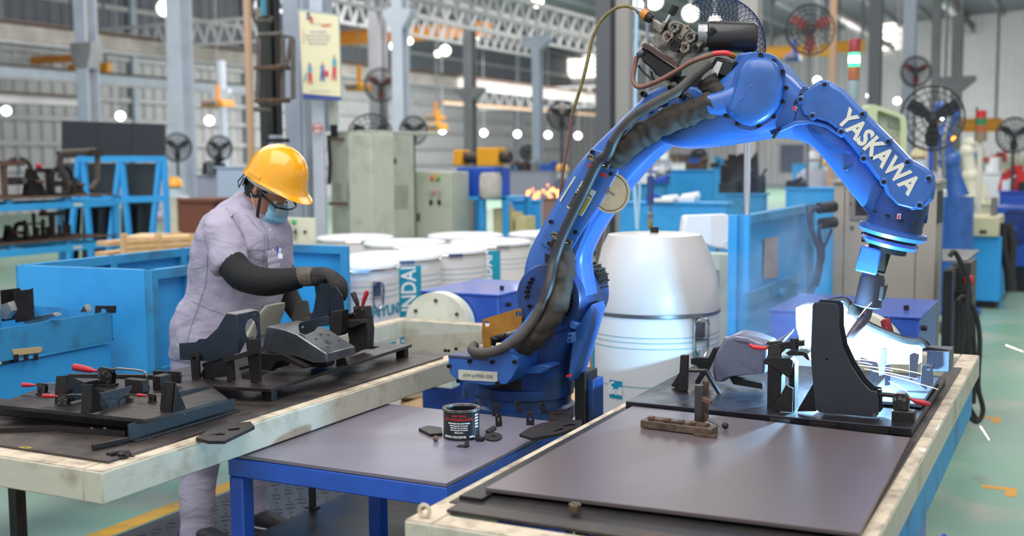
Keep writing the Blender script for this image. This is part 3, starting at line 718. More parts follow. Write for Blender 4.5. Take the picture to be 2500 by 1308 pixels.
MB().cyl(Pr(2235, 530), Pr(2264, 535), .014, n=12).build('grease_port', rblued, rb)
# torch
to = MB(); 
t0 = Pr(2155, 565); t1 = Pr(2138, 625); t2 = Pr(2120, 705); t3 = Pr(2110, 748)
tx = (t2-t0).normalized(); sx = tx.cross(Y).normalized()
fr = Matrix((sx, Y, tx)).transposed()
tch = MB().box((t0+t1)/2, (.055, .05, (t1-t0).length*1.1), fr).build('torch_bracket', darkst, rb, bevel=.005)
MB().cyl(Pr(2128, 560, .03), Pr(2118, 590, .03), .016).build('bracket_bolt', darkst, tch); MB().cyl(Pr(2112, 566, .01), Pr(2112, 590, .01), .012).build('bracket_bolt', darkst, tch)
MB().box(Pr(2124, 634, .03), (.070, .06, .085), fr).build('torch_clamp_block', rblue, rb, bevel=.006)
MB().cyl(Pr(2174, 575, .03), Pr(2168, 610, .03), .009).cyl(Pr(2168, 605, .03), Pr(2150, 665, .03), .014).build('shock_sensor_rod', darkst, rb)
MB().beam(Pr(2154, 595, .05), Pr(2148, 660, .05), .03, .012, (0, 1, 0)).build('side_plate', darkst, rb)
tb_ = MB().lathe([(.034, 0), (.040, .015), (.043, .10), (.045, .105), (.04, .11)], Pr(2132, 668, .02), (Pr(2120, 735, .02)-Pr(2132, 668, .02)).normalized(), n=28).build('torch_body', M('torch_grey', '#3d4150', .4, .3, dirt='#2b2b30', amt=.5, scale=20), rb)
MB().lathe([(.030, 0), (.034, .003), (.030, .006), (.034, .012), (.030, .015), (.034, .021), (.028, .025)], Pr(2119, 733, .02), (Pr(2112, 760, .02)-Pr(2119, 733, .02)).normalized(), n=24).build('torch_bellows', rubber, rb)
MB().box(Pr(2150, 712, .02), (.03, .05, .05), fr).build('torch_cable_clamp', darkst, rb, bevel=.004)
MB().tube([Pr(2116, 752, .02), Pr(2112, 772, .03), Pr(2100, 790, .06), Pr(2080, 815, .09), Pr(2066, 838, .11)], [.020, .019, .017, .014, .010], 14, sub=4).build('torch_neck', M('neck_steel', '#4a4650', .35, .7, dirt='#6b5548', amt=.5, scale=30), rb)
MB().box(Pr(2098, 760, .0), (.07, .03, .035), fr).build('anti_spatter_block', darkst, rb, bevel=.003)
# corrugated fabric wrap
def wrap(path, r0, dy, name, k=5, amp=.12, dys=None):
    P, R = smooth_path([Pr(a, b, (dys[i] if dys else dy)) for i, (a, b) in enumerate(path)], [r0]*len(path), 14)
    m_ = MB(); rs = []; x = None; random.seed(3)
    for i, p in enumerate(P):
        d = (P[min(i+1, len(P)-1)]-P[max(i-1, 0)]).normalized()
        if x is None: x, y = perp(d)
        else: x = (x-d*x.dot(d)).normalized(); y = d.cross(x)
        ring = []
        for j in range(28):
            t = 2*math.pi*j/28
            w = r0*(1+amp*.45*math.sin(i*.62+1.6*math.sin(t+i*.21)+3.5*noise.noise((i*.07, math.cos(t)*.8, math.sin(t)*.8)))+.22*noise.noise((i*.16+.8*math.cos(t), math.cos(t)*1.3, math.sin(t)*1.3)))
            ring.append(p+(x*math.cos(t)+y*math.sin(t))*w)
        rs.append(ring)
    return m_.rings(rs).build(name, fabricb, rb, ang=60)
wrap([(1745, 252), (1700, 270), (1650, 287), (1600, 310), (1560, 335), (1525, 365), (1500, 385)], .042, .12, 'cable_wrap', dys=[.13, .13, .13, .12, .11, .09, .06])
wrap([(1368, 590), (1378, 640), (1372, 690), (1358, 745), (1330, 795), (1290, 835), (1255, 852)], .040, .15, 'cable_wrap', dys=[.06, .09, .13, .17, .19, .19, .16])
wrap([(1765, 235), (1740, 215), (1725, 195)], .035, .10, 'cable_wrap')
# black and grey hoses on the arm
MB().tube([Pr(*a, d) for a, d in (((1735, 152), .13), ((1690, 190), .15), ((1655, 222), .17), ((1600, 252), .17), ((1548, 285), .16), ((1508, 328), .14), ((1490, 368), .13))], .0175, 14, sub=5).build('power_hose', hoseg, rb)
MB().tube([Pr(*a, d) for a, d in (((1497, 345), .135), ((1483, 378), .13), ((1461, 396), .125), ((1425, 470), .12), ((1395, 530), .12), ((1370, 585), .125), ((1352, 640), .14), ((1340, 695), .19), ((1322, 745), .21))], .0195, 14, sub=5).build('power_hose', hoseb, rb)
MB().tube([Pr(*a, d) for a, d in (((1324, 740), .21), ((1300, 785), .23), ((1262, 828), .26), ((1215, 855), .28), ((1170, 862), .28), ((1153, 854), .25), ((1158, 843), .20))], .018, 14, sub=5).build('power_hose', hoseg, rb)
MB().tube([Pr(*a, d) for a, d in (((1310, 760), .16), ((1270, 812), .18), ((1232, 842), .18))], .016, 12, sub=4).build('blue_conduit', rblue, rb)
# yellow lifting bracket, motor and connectors on the turret
yb_ = pp(rb, 'lifting_bracket', [(1178, 779), (1268, 752), (1273, 758), (1273, 800), (1197, 822), (1197, 862), (1181, 864), (1176, 817)], .12, .010, yellowo, bevel=.001, holes=[circpx((1188, 791), 7.5, 14), circpx((1266, 766), 7, 14)])
MB().bb(Pr(1232, 832, .13), Pr(1288, 805, -.0)).build('base_motor', rubber, rb, bevel=.004)
MB().bb(Pr(1234, 804, .11), Pr(1286, 786, .0)).build('motor_cap', M('motor_cap_grey', '#403b3a', .5), rb, bevel=.006)
MB().cyl(Pr(1200, 826, .05), Pr(1235, 824, .05), .018).cyl(Pr(1206, 824, .08), Pr(1200, 840, .08), .016).build('connector', rubber, rb)
# ------------------------------------------------------------------ wire feeder riding on the elbow
wf = thing('wire_feeder', 'greasy silver wire feeder with exposed drive rollers on top of the robot elbow', 'machine part', Pr(1690, 200))
fst = M('greasy_aluminium', '#8f897e', .38, .7, dirt='#39332c', amt=.85, scale=22, thr=(.42, .6), bump=.2)
pp(wf, 'side_plate', [(1580, 101), (1598, 86), (1606, 78), (1608, 66), (1616, 54), (1637, 45), (1650, 50), (1665, 57), (1681, 68), (1712, 88), (1738, 104), (1728, 122), (1700, 134), (1686, 140), (1668, 136), (1655, 156), (1640, 146), (1616, 127), (1598, 114), (1590, 106)], .05, .02, fst, bevel=.003, holes=[circpx((1613, 66), 3.2, 10)])
def roller(c, r, m, dy=.055, th=.018):
    o = MB().lathe([(.001, 0), (px2m(r), 0), (px2m(r)*1.02, .003), (px2m(r)*1.02, th), (px2m(r)*.55, th), (px2m(r)*.5, th*.7), (.001, th*.7)], Pr(c[0], c[1], dy), (0, -1, 0), n=24).build('drive_roller', m, wf)
    bolt(o, Pr(c[0], c[1], dy+th*.6), (0, -1, 0), px2m(r)*.32, .006, darkst)
    for k in range(5):
        a = k*1.256; MB().cyl(Pr(c[0]+r*.72*math.cos(a), c[1]+r*.72*math.sin(a), dy+th+.001), Pr(c[0]+r*.72*math.cos(a), c[1]+r*.72*math.sin(a), dy+th-.003), px2m(r)*.12, n=8).build('pin_hole', rubber, o)
tanr = M('roller_tan', '#998a78', .35, .6, dirt='#4a4038', amt=.5, scale=40)
for c, r, m in (((1634, 90), 13, tanr), ((1649, 66), 13, fst), ((1651, 110), 15, darkst), ((1675, 116), 12, tanr), ((1689, 91), 12, fst), ((1703, 118), 9, darkst)): roller(c, r, m)
pp(wf, 'pressure_arm', [(1660, 84), (1668, 64), (1680, 60), (1684, 72), (1672, 84), (1664, 96), (1656, 94)], .078, .012, tanr, bevel=.003, holes=[circpx((1678, 70), 3, 10), circpx((1662, 90), 3, 10)])
for a, b in (((1637, 36), (1651, 12)), ((1730, 86), (1745, 69))):
    A_ = Pr(*a, .06); B_ = Pr(*b, .06); d = (B_-A_).normalized(); L_ = (B_-A_).length
    kn = MB(); xx, yy = perp(d); pr = []
    for h, rr in ((0, .008), (.004, .013), (L_*.9, .013), (L_, .009)):
        pr.append([A_+d*h+(xx*math.cos(2*math.pi*k/24)+yy*math.sin(2*math.pi*k/24))*(rr*(1.0 if k % 2 else .86)) for k in range(24)])
    kn.rings(pr).build('pressure_knob', rubber, wf); MB().cyl(A_-d*.045, A_, .005).build('knob_screw', chrome, wf); MB().beam(A_-d*.05, A_-d*.03, .03, .014).build('knob_yoke', fst, wf)
pp(wf, 'gear_cover', [(1570, 106), (1576, 105), (1656, 158), (1652, 165), (1566, 113)], .075, .03, M('oily_red_brown', '#55403a', .4, .4), bevel=.001)
pp(wf, 'gear_cover', [(1574, 118), (1650, 168), (1640, 200), (1600, 182), (1588, 166), (1570, 152), (1560, 132)], .06, .08, darkst, bevel=.006)
pp(wf, 'mount_strut', [(1585, 170), (1590, 166), (1690, 235), (1686, 241)], .055, .02, fst, bevel=.001)
pp(wf, 'mount_strut', [(1722, 150), (1730, 150), (1706, 195), (1698, 192)], .06, .02, fst, bevel=.001)
pp(wf, 'mount_plate', [(1640, 190), (1700, 180), (1720, 200), (1705, 235), (1680, 240)], .02, .05, darkst, bevel=.003)
mx = (Pr(1835, 90, -.03)-Pr(1705, 88, .03)).normalized()
MB().lathe([(.03, 0), (.050, 0), (.050, .03), (.046, .032)], Pr(1704, 89, .03), mx, n=36).build('motor_collar', steel, wf)
mh = MB().lathe([(.046, .03), (.0525, .034), (.0525, .185), (.046, .198), (.001, .20)], Pr(1704, 89, .03), mx, n=36).build('feed_motor', M('motor_dark', '#2f2d2e', .38, .3, coat=.2), wf)
# wire inlet connector and its yellow-braided conduit
MB().lathe([(.006, -.01), (.010, 0), (.014, .012), (.013, .022)], Pr(1558, 26, .03), (Pr(1610, 60, .03)-Pr(1558, 26, .03)).normalized(), n=20).build('inlet_nut', steel, wf)
MB().lathe([(.015, 0), (.019, .002), (.019, .024), (.014, .026)], Pr(1566, 31, .03), (Pr(1610, 60, .03)-Pr(1558, 26, .03)).normalized(), n=20).build('inlet_ring', M('amber_ring', '#c17f2a', .4), wf)
MB().lathe([(.015, .026), (.019, .028), (.016, .045), (.010, .048), (.009, .085)], Pr(1566, 31, .03), (Pr(1610, 60, .03)-Pr(1558, 26, .03)).normalized(), n=20).build('inlet_stem', darkst, wf)
MB().box(Pr(1608, 66, .05), (.05, .03, .03), Matrix.Rotation(.6, 3, 'Y')).build('inlet_block', fst, wf, bevel=.003)
MB().tube([Pr(*a, .03) for a in ((1558, 26), (1530, 15), (1500, 22), (1468, 50), (1446, 95), (1434, 150), (1420, 205), (1402, 262), (1396, 282))], .0062, 10, sub=6).build('braided_conduit', M('braided_yellow', '#8a7a45', .5, dirt='#4a4128', amt=.8, scale=30, bump=.4, bscale=200), wf)
MB().tube([Pr(1396, 280, .03), Pr(1388, 340, .0), Pr(1377, 410, -.04), Pr(1366, 490, -.09), Pr(1370, 560, -.15)], .0048, 8, sub=4).build('copper_conduit', copperm, wf)
MB().tube([Pr(1555, 138, .05), Pr(1549, 165, .05), Pr(1546, 195, .06), Pr(1558, 212, .07), Pr(1592, 204, .08), Pr(1640, 180, .09), Pr(1690, 150, .10), Pr(1745, 131, .10)], .0085, 12, sub=5).build('gas_hose', M('dusty_red_hose', '#8c5f50', .55, dirt='#5e453b', amt=.6, scale=25), wf)
MB().tube([Pr(1742, 131, .10), Pr(1770, 129, .10), Pr(1786, 134, .09)], .009, 12, sub=4).build('gas_hose_end', M('bright_red_hose', '#d23a3a', .4), wf)
MB().cyl(Pr(1784, 133, .09), Pr(1795, 138, .08), .011, n=8).build('hose_fitting', brassm, wf)
MB().lathe([(.012, 0), (.015, .01), (.012, .03), (.008, .035)], Pr(1573, 122, .06), (Pr(1555, 140, .05)-Pr(1573, 122, .06)).normalized(), n=12).build('elbow_fitting', steel, wf)
MB().tube([Pr(1558, 160, .04), Pr(1575, 180, .04), Pr(1595, 195, .05)], .004, 8, sub=4).tube([Pr(1590, 165, .04), Pr(1592, 185, .04), Pr(1602, 200, .04)], .004, 8, sub=4).build('thin_cable', rubber, wf)
# black servo box with white label
sv = MB().prism(polyP([(1748, 138), (1795, 150), (1788, 178), (1775, 190), (1740, 178), (1732, 160)], .10), (0, .09, 0)).build('servo_box', blackpl, wf, bevel=.006)
pp(wf, 'servo_label', [(1752, 149), (1764, 153), (1752, 183), (1734, 176)], .103, .002, M('worn_white_label', '#d8d8d4', .5, dirt='#6a6a68', amt=.5, scale=60))
MB().cyl(Pr(1745, 190, .06), Pr(1770, 205, .04), .03, n=16).build('servo_neck', rubber, wf)
# safety net hung behind the feeder
nt_ = MB()
def nP(u, v):
    a = math.pi*(-.12+.80*u); k = .45+.55*math.sin(math.pi*.5*v)
    return Pr(1752+118*k*math.cos(a), 112-122*k*math.sin(a), -.07-.12*math.cos(math.pi*.5*v))
for i in range(16):
    v = i/15; nt_.tube([nP(k/16, v) for k in range(17)], .0011, 4, cap=False)
for s in (1, -1):
    for i in range(22):
        nt_.tube([nP(min(max(i/21+s*(k/6-.5)*.16, 0), 1), k/6) for k in range(7)], .0010, 4, cap=False)
tag(nt_.build('cord_net', netm), 'dark blue cord net draped over the feeder motor on the robot elbow', 'net')
# black power unit strapped to the robot's right
pu = thing('pedestal_box', 'dark grimy box unit at the right foot of the robot pedestal', 'machine part', (-1.66, 4.0, 0))
a = Pr(1395, 1030, -.06); b = Pr(1432, 905, -.06)
MB().bb((a.x+.03, 3.90, 0), (a.x+.075, 4.02, b.z)).build('box', rubber, pu, bevel=.004); MB().bb((a.x+.075, 3.92, 0), (a.x+.10, 4.02, b.z-.03)).build('panel', rblued, pu, bevel=.004)
MB().cyl((a.x+.10, 3.95, .60), (a.x+.115, 3.95, .60), .022, n=14).build('knob', rubber, pu)
# ------------------------------------------------------------------ fixtures and workpieces
def xp(parent, name, pts, Y0, th, m, bevel=.0008, holes=(), **k):
    """sheet standing in the plane y = Y0, outline in photo pixels"""
    return MB().prism([py(a, b, Y0) for a, b in pts], (0, th, 0), [[py(a, b, Y0) for a, b in h] for h in holes]).build(name, m, parent, bevel=bevel, **k)
def yp(parent, name, pts, X0, th, m, bevel=.0008, holes=(), **k):
    """sheet standing in the plane x = X0"""
    return MB().prism([pxx(a, b, X0) for a, b in pts], (th, 0, 0), [[pxx(a, b, X0) for a, b in h] for h in holes]).build(name, m, parent, bevel=bevel, **k)
def zp(parent, name, pts, z, th, m, bevel=.0008, holes=(), **k):
    return MB().prism([on(a, b, z) for a, b in pts], (0, 0, th), [[on(a, b, z) for a, b in h] for h in holes]).build(name, m, parent, bevel=bevel, **k)
def clamp(parent, B, ang, s=1., grip=red, gl=.075, up=.0, arm=.09, name='toggle_clamp', label=None):
    """horizontal toggle clamp: foot, two link plates, red grip one way, spindle arm the other"""
    u = V((math.cos(ang), math.sin(ang), 0)); w = V((-u.y, u.x, 0)); B = V(B)
    q = lambda a, b, c=0: B+u*a*s+Z*b*s+w*c*s
    rot = Matrix((u, w, Z)).transposed()
    body = MB().box(q(0, .004), (.055*s, .04*s, .008*s), rot)
    for c in (-.011, .011):
        body.prism([q(-.022, .008, c), q(.022, .008, c), q(.026, .040, c), q(.004, .052, c), q(-.024, .040, c)], w*.003*s)
    body.prism([q(-.045, .040, -.004), (q(-.02, .060, -.004)), q(.03, .055, -.004), q(.03, .045, -.004), q(-.02, .045, -.004)], w*.008*s)
    o = body.build(name, M('clamp_steel', '#4c4a47', .35, .8, dirt='#24211f', amt=.7, scale=60), parent, bevel=.0006, label=label)
    for a, b in ((-.016, .034), (.0, .044), (.016, .034), (-.018, .018), (.014, .016)): bolt(o, q(a, b, -.012), -w, .0045*s, .004*s, steel)
    p0 = q(-.04, .045); d = (u*-1*math.cos(up)+Z*math.sin(up)).normalized()
    MB().tube([p0-d*.02*s, p0+d*.01*s, p0+d*.02*s, p0+d*gl*.6*s, p0+d*gl*s, p0+d*(gl+.006)*s], [.004*s, .005*s, .009*s, .0115*s, .0115*s, .005*s], 12).build('grip', grip, o)
    if arm:
        MB().tube([q(.02, .052), q(.02+arm*.2, .058), q(.02+arm*.8, .056), q(.02+arm*.96, .050), q(.02+arm, .036), q(.02+arm, .006)], .0035*s, 8, sub=3).build('arm', steel, o)
        MB().cyl(q(.02+arm, .0), q(.02+arm, .012), .007*s, n=10).build('spindle_tip', darkst, o)
    return o
# ---- fixture A, front left
zA = .868
fa = thing('clamping_fixture', 'low black welding fixture with three small red toggle clamps, front of the left table', 'fixture', on(250, 990, .81))
MB().prism([V((q.x, max(q.y, 2.2), q.z)) for q in [on(-60, 982, zA), on(352, 1023, zA), on(372, 1020, zA), on(556, 972, zA), on(500, 930, zA), on(165, 922, zA), on(20, 975, zA)]], (0, 0, -.012)).build('base_plate', plateb, fa, bevel=.001)
MB().beam(on(-60, 990, .834)+V((0, .02, 0)), on(340, 1030, .834)+V((0, .02, 0)), .02, .047).build('base_rib', darkst, fa)
MB().beam(on(170, 928, .834), on(490, 932, .834), .02, .047).build('base_rib', darkst, fa)
Xa = on(318, 1077, .81).x
yp(fa, 'angle_flange', [(314, 1036), (352, 1025), (356, 1033), (557, 975), (574, 973), (575, 1004), (345, 1072), (315, 1077)], Xa, -.005, M('angle_iron_dark', '#232324', .5, .2))
pa, pb_ = on(316, 1077, .8105), on(576, 1005, .8105)
MB().bb((Xa, pa.y, .8095), (Xa+.022, pb_.y+.02, .815)).build('foot_flange', darkst, fa)
for a, b in ((449, 1008), (540, 981)):
    q = pxx(a, b, Xa); MB().bb((Xa, q.y-.003, q.z-.006), (Xa+.002, q.y+.003, q.z+.008)).build('slot', steel, fa)
for pts in ([(246, 960), (324, 942), (316, 958), (316, 972), (327, 972), (327, 981), (258, 1000), (246, 1001)], [(432, 957), (511, 941), (514, 980), (449, 999), (434, 1001), (436, 988), (443, 984), (443, 972), (434, 968)], [(179, 939), (260, 923), (262, 944), (179, 956)]):
    b = on(pts[-1][0], pts[-1][1], zA); yp(fa, 'stop_plate', pts, b.x, -.008, darkst)
MB().bb(on(305, 956, zA), on(305, 956, zA)+V((.075, .03, .042))).build('support_block', darkst, fa, bevel=.002)
MB().bb(on(362, 954, zA)+V((0, .02, 0)), on(362, 954, zA)+V((.035, .07, .046))).build('support_block', darkst, fa, bevel=.002)
xp(fa, 'back_stop', [(373, 905), (402, 906), (404, 909), (411, 906), (439, 908), (440, 936), (375, 932)], on(400, 938, zA).y, .008, darkst)
for pts, side in (([(137, 918), (166, 916), (161, 958), (163, 983), (133, 984), (134, 950)], (175, 960)), ([(197, 938), (226, 939), (221, 985), (224, 1009), (196, 1010), (199, 985)], (238, 1006)), ([(396, 932), (428, 933), (423, 985), (420, 1008), (392, 1003), (390, 998)], (432, 1002))):
    y0 = on(pts[4][0], pts[4][1], zA).y; t_ = xp(fa, 'curved_tab', pts, y0, .004, darkst)
    a, b, c = py(*pts[1], y0), py(*pts[3], y0), on(side[0], side[1], zA)
    MB().prism([a, b, V((b.x, c.y+.035, b.z))], (-.004, 0, 0)).build('tab_gusset', darkst, t_)
for (a, b, ang, s, ar) in ((104, 962, 0.25, .62, .10), (158, 990, .25, .62, .12), (372, 982, .2, .45, .17)):
    clamp(fa, on(a, b, zA), ang, s, arm=ar)
big = clamp(fa, on(262, 942, zA), .12, 1.05, gl=.085, up=.1, arm=.13, label='large toggle clamp with a long red grip')
# loose stock at the front left
tag(MB().beam(on(226, 1091, .8165), on(312, 1073, .8165), .014, .014).build('square_tube', darkst, bevel=.001), 'short black square tube lying in front of the angle iron on the left table', 'steel tube')
fb_ = thing('flat_bar', 'bent black flat bar with two round holes lying along the front of the left table', 'steel bar', on(150, 1046, .81))
MB().beam(on(-30, 1050, .816), on(150, 1043, .816), .016, .014).build('bar', M('worn_bar', '#3b3835', .35, .6), fb_)
MB().beam(on(150, 1046, .817), on(308, 1058, .817), .012, .016).build('bar', darkst, fb_)
for a in (232, 264):
    c = on(a, 1051, .816); MB().tube(circ(c+V((0, -.012, .004)), .007, 12), .0022, 6, close=True).build('ring', steel, fb_)
gl_ = on(296, 1115, .8015); mb = MB()
for k in range(26): mb.ball(gl_+V((random.uniform(-.03, .03), random.uniform(-.018, .018), random.uniform(0, .014))), V((random.uniform(.004, .012), random.uniform(.004, .01), random.uniform(.003, .008))), 6, k=4)
tag(mb.build('slag_lump', darkst, ang=10), 'crumbly black lump of slag on the near right corner rail of the left table', 'slag')
gm = MB()
for k in range(220):
    p = V((random.uniform(-3.05, -2.32), random.uniform(2.25, 3.9), .8085)); s = random.uniform(.001, .003); gm.box(p, (s*random.uniform(.6, 3), s, s), Matrix.Rotation(random.uniform(0, 3), 3, 'Z'))
o = gm.build('grit', steel); o['kind'] = 'stuff'; tag(o, 'fine pale metal grit scattered over the left table plate', 'grit')
ym = MB(); c = on(62, 1092, .8085); ym.prism([c+V((-.02, -.008, 0)), c+V((.015, -.008, 0)), c+V((.02, .008, 0)), c+V((-.012, .006, 0))], (0, 0, .0006), [[c+V((-.012, -.004, 0)), c+V((.010, -.004, 0)), c+V((.012, .004, 0)), c+V((-.008, .003, 0))]])
ym.build('chalk_mark', M('yellow_chalk', '#b3a236', .8), lt)
# ---- fixture B, back of the left table: frame plate with windows
zB = .845
fbx = thing('frame_fixture', 'black frame-shaped fixture plate with upright stops in front of the worker', 'fixture', on(700, 930, .81))
MB().prism([on(a, b, zB) for a, b in ((438, 942), (514, 950), (662, 957), (1006, 847), (900, 843), (840, 846), (456, 902))], (0, 0, .012), [[on(a, b, zB) for a, b in h] for h in (((583, 905), (613, 897), (680, 909), (612, 936), (592, 934)), ((640, 880), (770, 868), (835, 880), (760, 905), (700, 914)), ((846, 875), (890, 852), (930, 852), (886, 868), (856, 878)))]).build('frame_plate', plateb, fbx, bevel=.001)
for a, b in ((470, 940), (655, 950), (980, 850), (500, 905)):
    q = on(a, b, zB); MB().bb((q.x-.02, q.y-.01, .8085), (q.x+.02, q.y+.02, zB)).build('foot', darkst, fbx)
zt = zB+.012
def ystand(a, b): return on(a, b, zt).y
xp(fbx, 'stop_upright', [(464, 869), (467, 863), (473, 861), (480, 862), (485, 870), (487, 925), (468, 924)], ystand(475, 925), .008, darkst, holes=[circpx((473, 875), 4, 10)])
xp(fbx, 'stop_upright', [(600, 829), (631, 827), (634, 932), (612, 935), (604, 870)], ystand(620, 934), .012, darkst)
xp(fbx, 'stop_upright', [(551, 858), (563, 858), (566, 872), (570, 930), (554, 932)], ystand(562, 932), .012, darkst)
MB().beam(py(548, 880, ystand(562, 932)), py(640, 853, ystand(562, 932)), .02, .016).build('cross_bar', darkst, fbx)
xp(fbx, 'torn_bracket', [(492, 888), (553, 872), (556, 918), (520, 924), (498, 928), (490, 915), (495, 900)], ystand(500, 928)+.02, .02, darkst)
MB().tube([py(a, b, ystand(500, 928)+.018) for a, b in ((530, 877), (497, 886), (493, 893), (497, 900), (491, 912), (492, 926))], .0018, 6).build('torn_edge', steel, fbx)
xp(fbx, 'angle_rest', [(630, 862), (690, 866), (750, 895), (742, 900), (690, 880), (672, 884), (662, 903), (640, 898)], ystand(660, 915), .10, darkst)
xp(fbx, 'support_block', [(755, 858), (772, 860), (797, 859), (797, 893), (790, 898), (758, 896)], ystand(770, 900), .05, darkst, bevel=.001)
xp(fbx, 'wedge_stop', [(822, 842), (828, 840), (848, 892), (820, 893)], ystand(835, 894), .012, darkst, bevel=.001)
xp(fbx, 'clamp_post', [(850, 770), (856, 766), (880, 780), (893, 772), (897, 806), (895, 850), (872, 858), (846, 860), (852, 830), (846, 800)], ystand(870, 868)+.05, .05, darkst, bevel=.002)
xp(fbx, 'post_arm', [(820, 760), (833, 757), (834, 812), (828, 820), (806, 820), (803, 790), (806, 760)], ystand(870, 868)-.02, .05, darkst, bevel=.002)
xp(fbx, 'post_arm', [(838, 782), (880, 780), (882, 790), (860, 800), (840, 800)], ystand(870, 868)+.01, .05, darkst, bevel=.002)
y_ = ystand(870, 868)+.05
MB().cyl(py(833, 773, y_), py(864, 766, y_), .006).build('push_rod', darkst, fbx)
xp(fbx, 'clamp_head', [(862, 748), (892, 748), (896, 776), (862, 780)], y_, .04, darkst, bevel=.003)
for a, b in ((870, 754), (886, 754), (868, 766)): bolt(fbx, py(a, b, y_), (0, -1, 0), .005, .004, steel)
MB().tube([py(861, 714, y_+.02), py(863, 718, y_+.02), py(872, 740, y_+.02), py(874, 750, y_+.02)], [.009, .012, .009, .006], 10).build('black_grip', rubber, fbx)
MB().tube([py(896, 709, y_+.01), py(895, 715, y_+.01), py(888, 735, y_+.01), py(884, 750, y_+.01)], [.006, .010, .008, .005], 10).build('red_grip', red, fbx)
# ---- workpieces on fixture B
y1 = ystand(475, 925)+.012
wp = thing('gusset_bracket', 'blue-grey folded steel gusset with a big round hole, left of the box part', 'workpiece', py(520, 880, y1))
xp(wp, 'web', [(437, 838), (478, 835), (487, 827), (503, 827), (530, 802), (552, 766), (577, 769), (583, 862), (520, 882), (439, 878)], y1, .004, gusset)
xk = py(577, 769, y1).x
q0 = py(577, 769, y1); q1 = py(583, 862, y1); dy_ = pxx(632, 761, xk).y-y1
yp(wp, 'flange', [(577, 769), (622, 757), (632, 762), (634, 827), (598, 834), (583, 862)], xk, .004, M('blued_sheet_light', '#56606e', .3, .75, dirt='#3a4048', amt=.6, scale=9), holes=[[(612+15*math.cos(t), 803+26*math.sin(t)) for t in [2*math.pi*k/24 for k in range(24)]], circpx((620, 766), 2.5, 8)])
MB().prism([py(552, 766, y1), q0, q0+V((0, dy_, 0)), py(552, 766, y1)+V((0, dy_, 0))], (0, 0, .003)).build('top_lip', M('cut_edge', '#8d8a84', .4, .6), wp)
MB().tube([pxx(612+15*math.cos(t), 803+26*math.sin(t), xk-.002) for t in [-1.2+2.2*k/12 for k in range(13)]], .0014, 6).build('bright_hole_edge', steel, wp)
y2 = ystand(700, 915)
box = thing('box_bracket', 'grey folded steel box part with punched holes lying in the middle of the fixture', 'workpiece', py(715, 880, y2))
stl = M('oily_sheet_steel', '#74787d', .3, .8, dirt='#45494e', amt=.8, scale=7)
xp(box, 'shell', [(648, 799), (654, 796), (690, 803), (731, 819), (797, 863), (800, 884), (762, 886), (712, 868), (640, 855)], y2, .17, stl, bevel=.004)
for a, b, r_ in ((721, 842, 2.5), (706, 862, 3)): MB().cyl(py(a, b, y2-.001), py(a, b, y2+.002), r_*.0017, n=10).build('punched_hole', rubber, box)
tA = [py(731, 819, y2), py(797, 863, y2)]; ex = (tA[1]-tA[0]).normalized(); nn_ = ex.cross(Y)*-1; nn_ = nn_ if nn_.z > 0 else -nn_
for u, v, r_ in ((.15, .10, .006), (.3, .05, .005), (.55, .08, .014), (.75, .05, .007), (.25, .13, .006), (.6, .14, .005)):
    c = tA[0]+(tA[1]-tA[0])*u+Y*v; MB().cyl(c-nn_*.001, c+nn_*.0008, r_, n=14).build('punched_hole', rubber, box)
y3 = y2+.02
xp(None, 'holed_strap', [(728, 793), (733, 787), (797, 771), (802, 775), (801, 795), (775, 797), (766, 808), (745, 817), (731, 812)], y3, .005, gusset, holes=[circpx((738, 798), 3, 10), circpx((790, 786), 3, 10)])
tag(bpy.data.objects['holed_strap'], 'flat grey steel strap with two holes standing on the box part', 'workpiece')
y4 = 3.74
cg = thing('curved_upright', 'tall dark curved steel upright held under the worker\'s glove', 'workpiece', py(800, 800, y4))
xp(cg, 'web', [(767, 695), (805, 690), (806, 740), (805, 795), (756, 780), (765, 756), (771, 722)], y4, .005, gusset)
xp(cg, 'web', [(778, 692), (812, 690), (836, 722), (839, 752), (836, 800), (808, 796)], y4-.05, .005, M('dark_blued_sheet', '#2e343c', .36, .7))
MB().prism([py(806, 692, y4-.05), py(806, 795, y4-.05), py(806, 795, y4-.05)+V((0, .055, 0)), py(806, 692, y4-.05)+V((0, .055, 0))], (-.004, 0, 0)).build('flange', gusset, cg)
# ---- fixture D: on the right table, with the weld
zD = .832
fd = thing('welding_jig', 'black jig plate with dark towers and stops around the burning arc', 'fixture', (-.85, 3.8, .81))
MB().bb((-1.29, 3.36, zD-.024), (-.425, 4.22, zD)).build('base_plate', M('jig_plate', '#25262c', .28, .5, dirt='#36323a', amt=.6, scale=9, rough2=.5, bump=.05), fd, bevel=.002)
for a, b, w in ((1905, 1027, 60), (2010, 1040, 80), (2130, 1054, 90)):
    q = py(a, b, 3.358); MB().bb((q.x-.03*w/60, 3.354, zD-.022), (q.x+.03*w/60, 3.36, zD-.008)).build('tab_slot', steel if w == 60 else darkst, fd)
yd = lambda a, b: on(a, b, zD).y
xp(fd, 'stop_post', [(1661, 867), (1678, 867), (1676, 955), (1656, 955)], yd(1665, 955), .02, darkst, bevel=.002)
xp(fd, 'post_gusset', [(1661, 905), (1659, 950), (1638, 942)], yd(1650, 948)+.01, .006, darkst)
xp(fd, 'shelf', [(1676, 903), (1722, 904), (1722, 909), (1676, 909)], yd(1665, 955), .03, darkst)
xp(fd, 'slant_strut', [(1716, 905), (1723, 902), (1758, 960), (1752, 964)], yd(1755, 963), .02, darkst)
xp(fd, 'slant_plate', [(1742, 848), (1750, 850), (1725, 905), (1700, 940), (1696, 932), (1718, 895)], yd(1700, 940), .04, darkst)
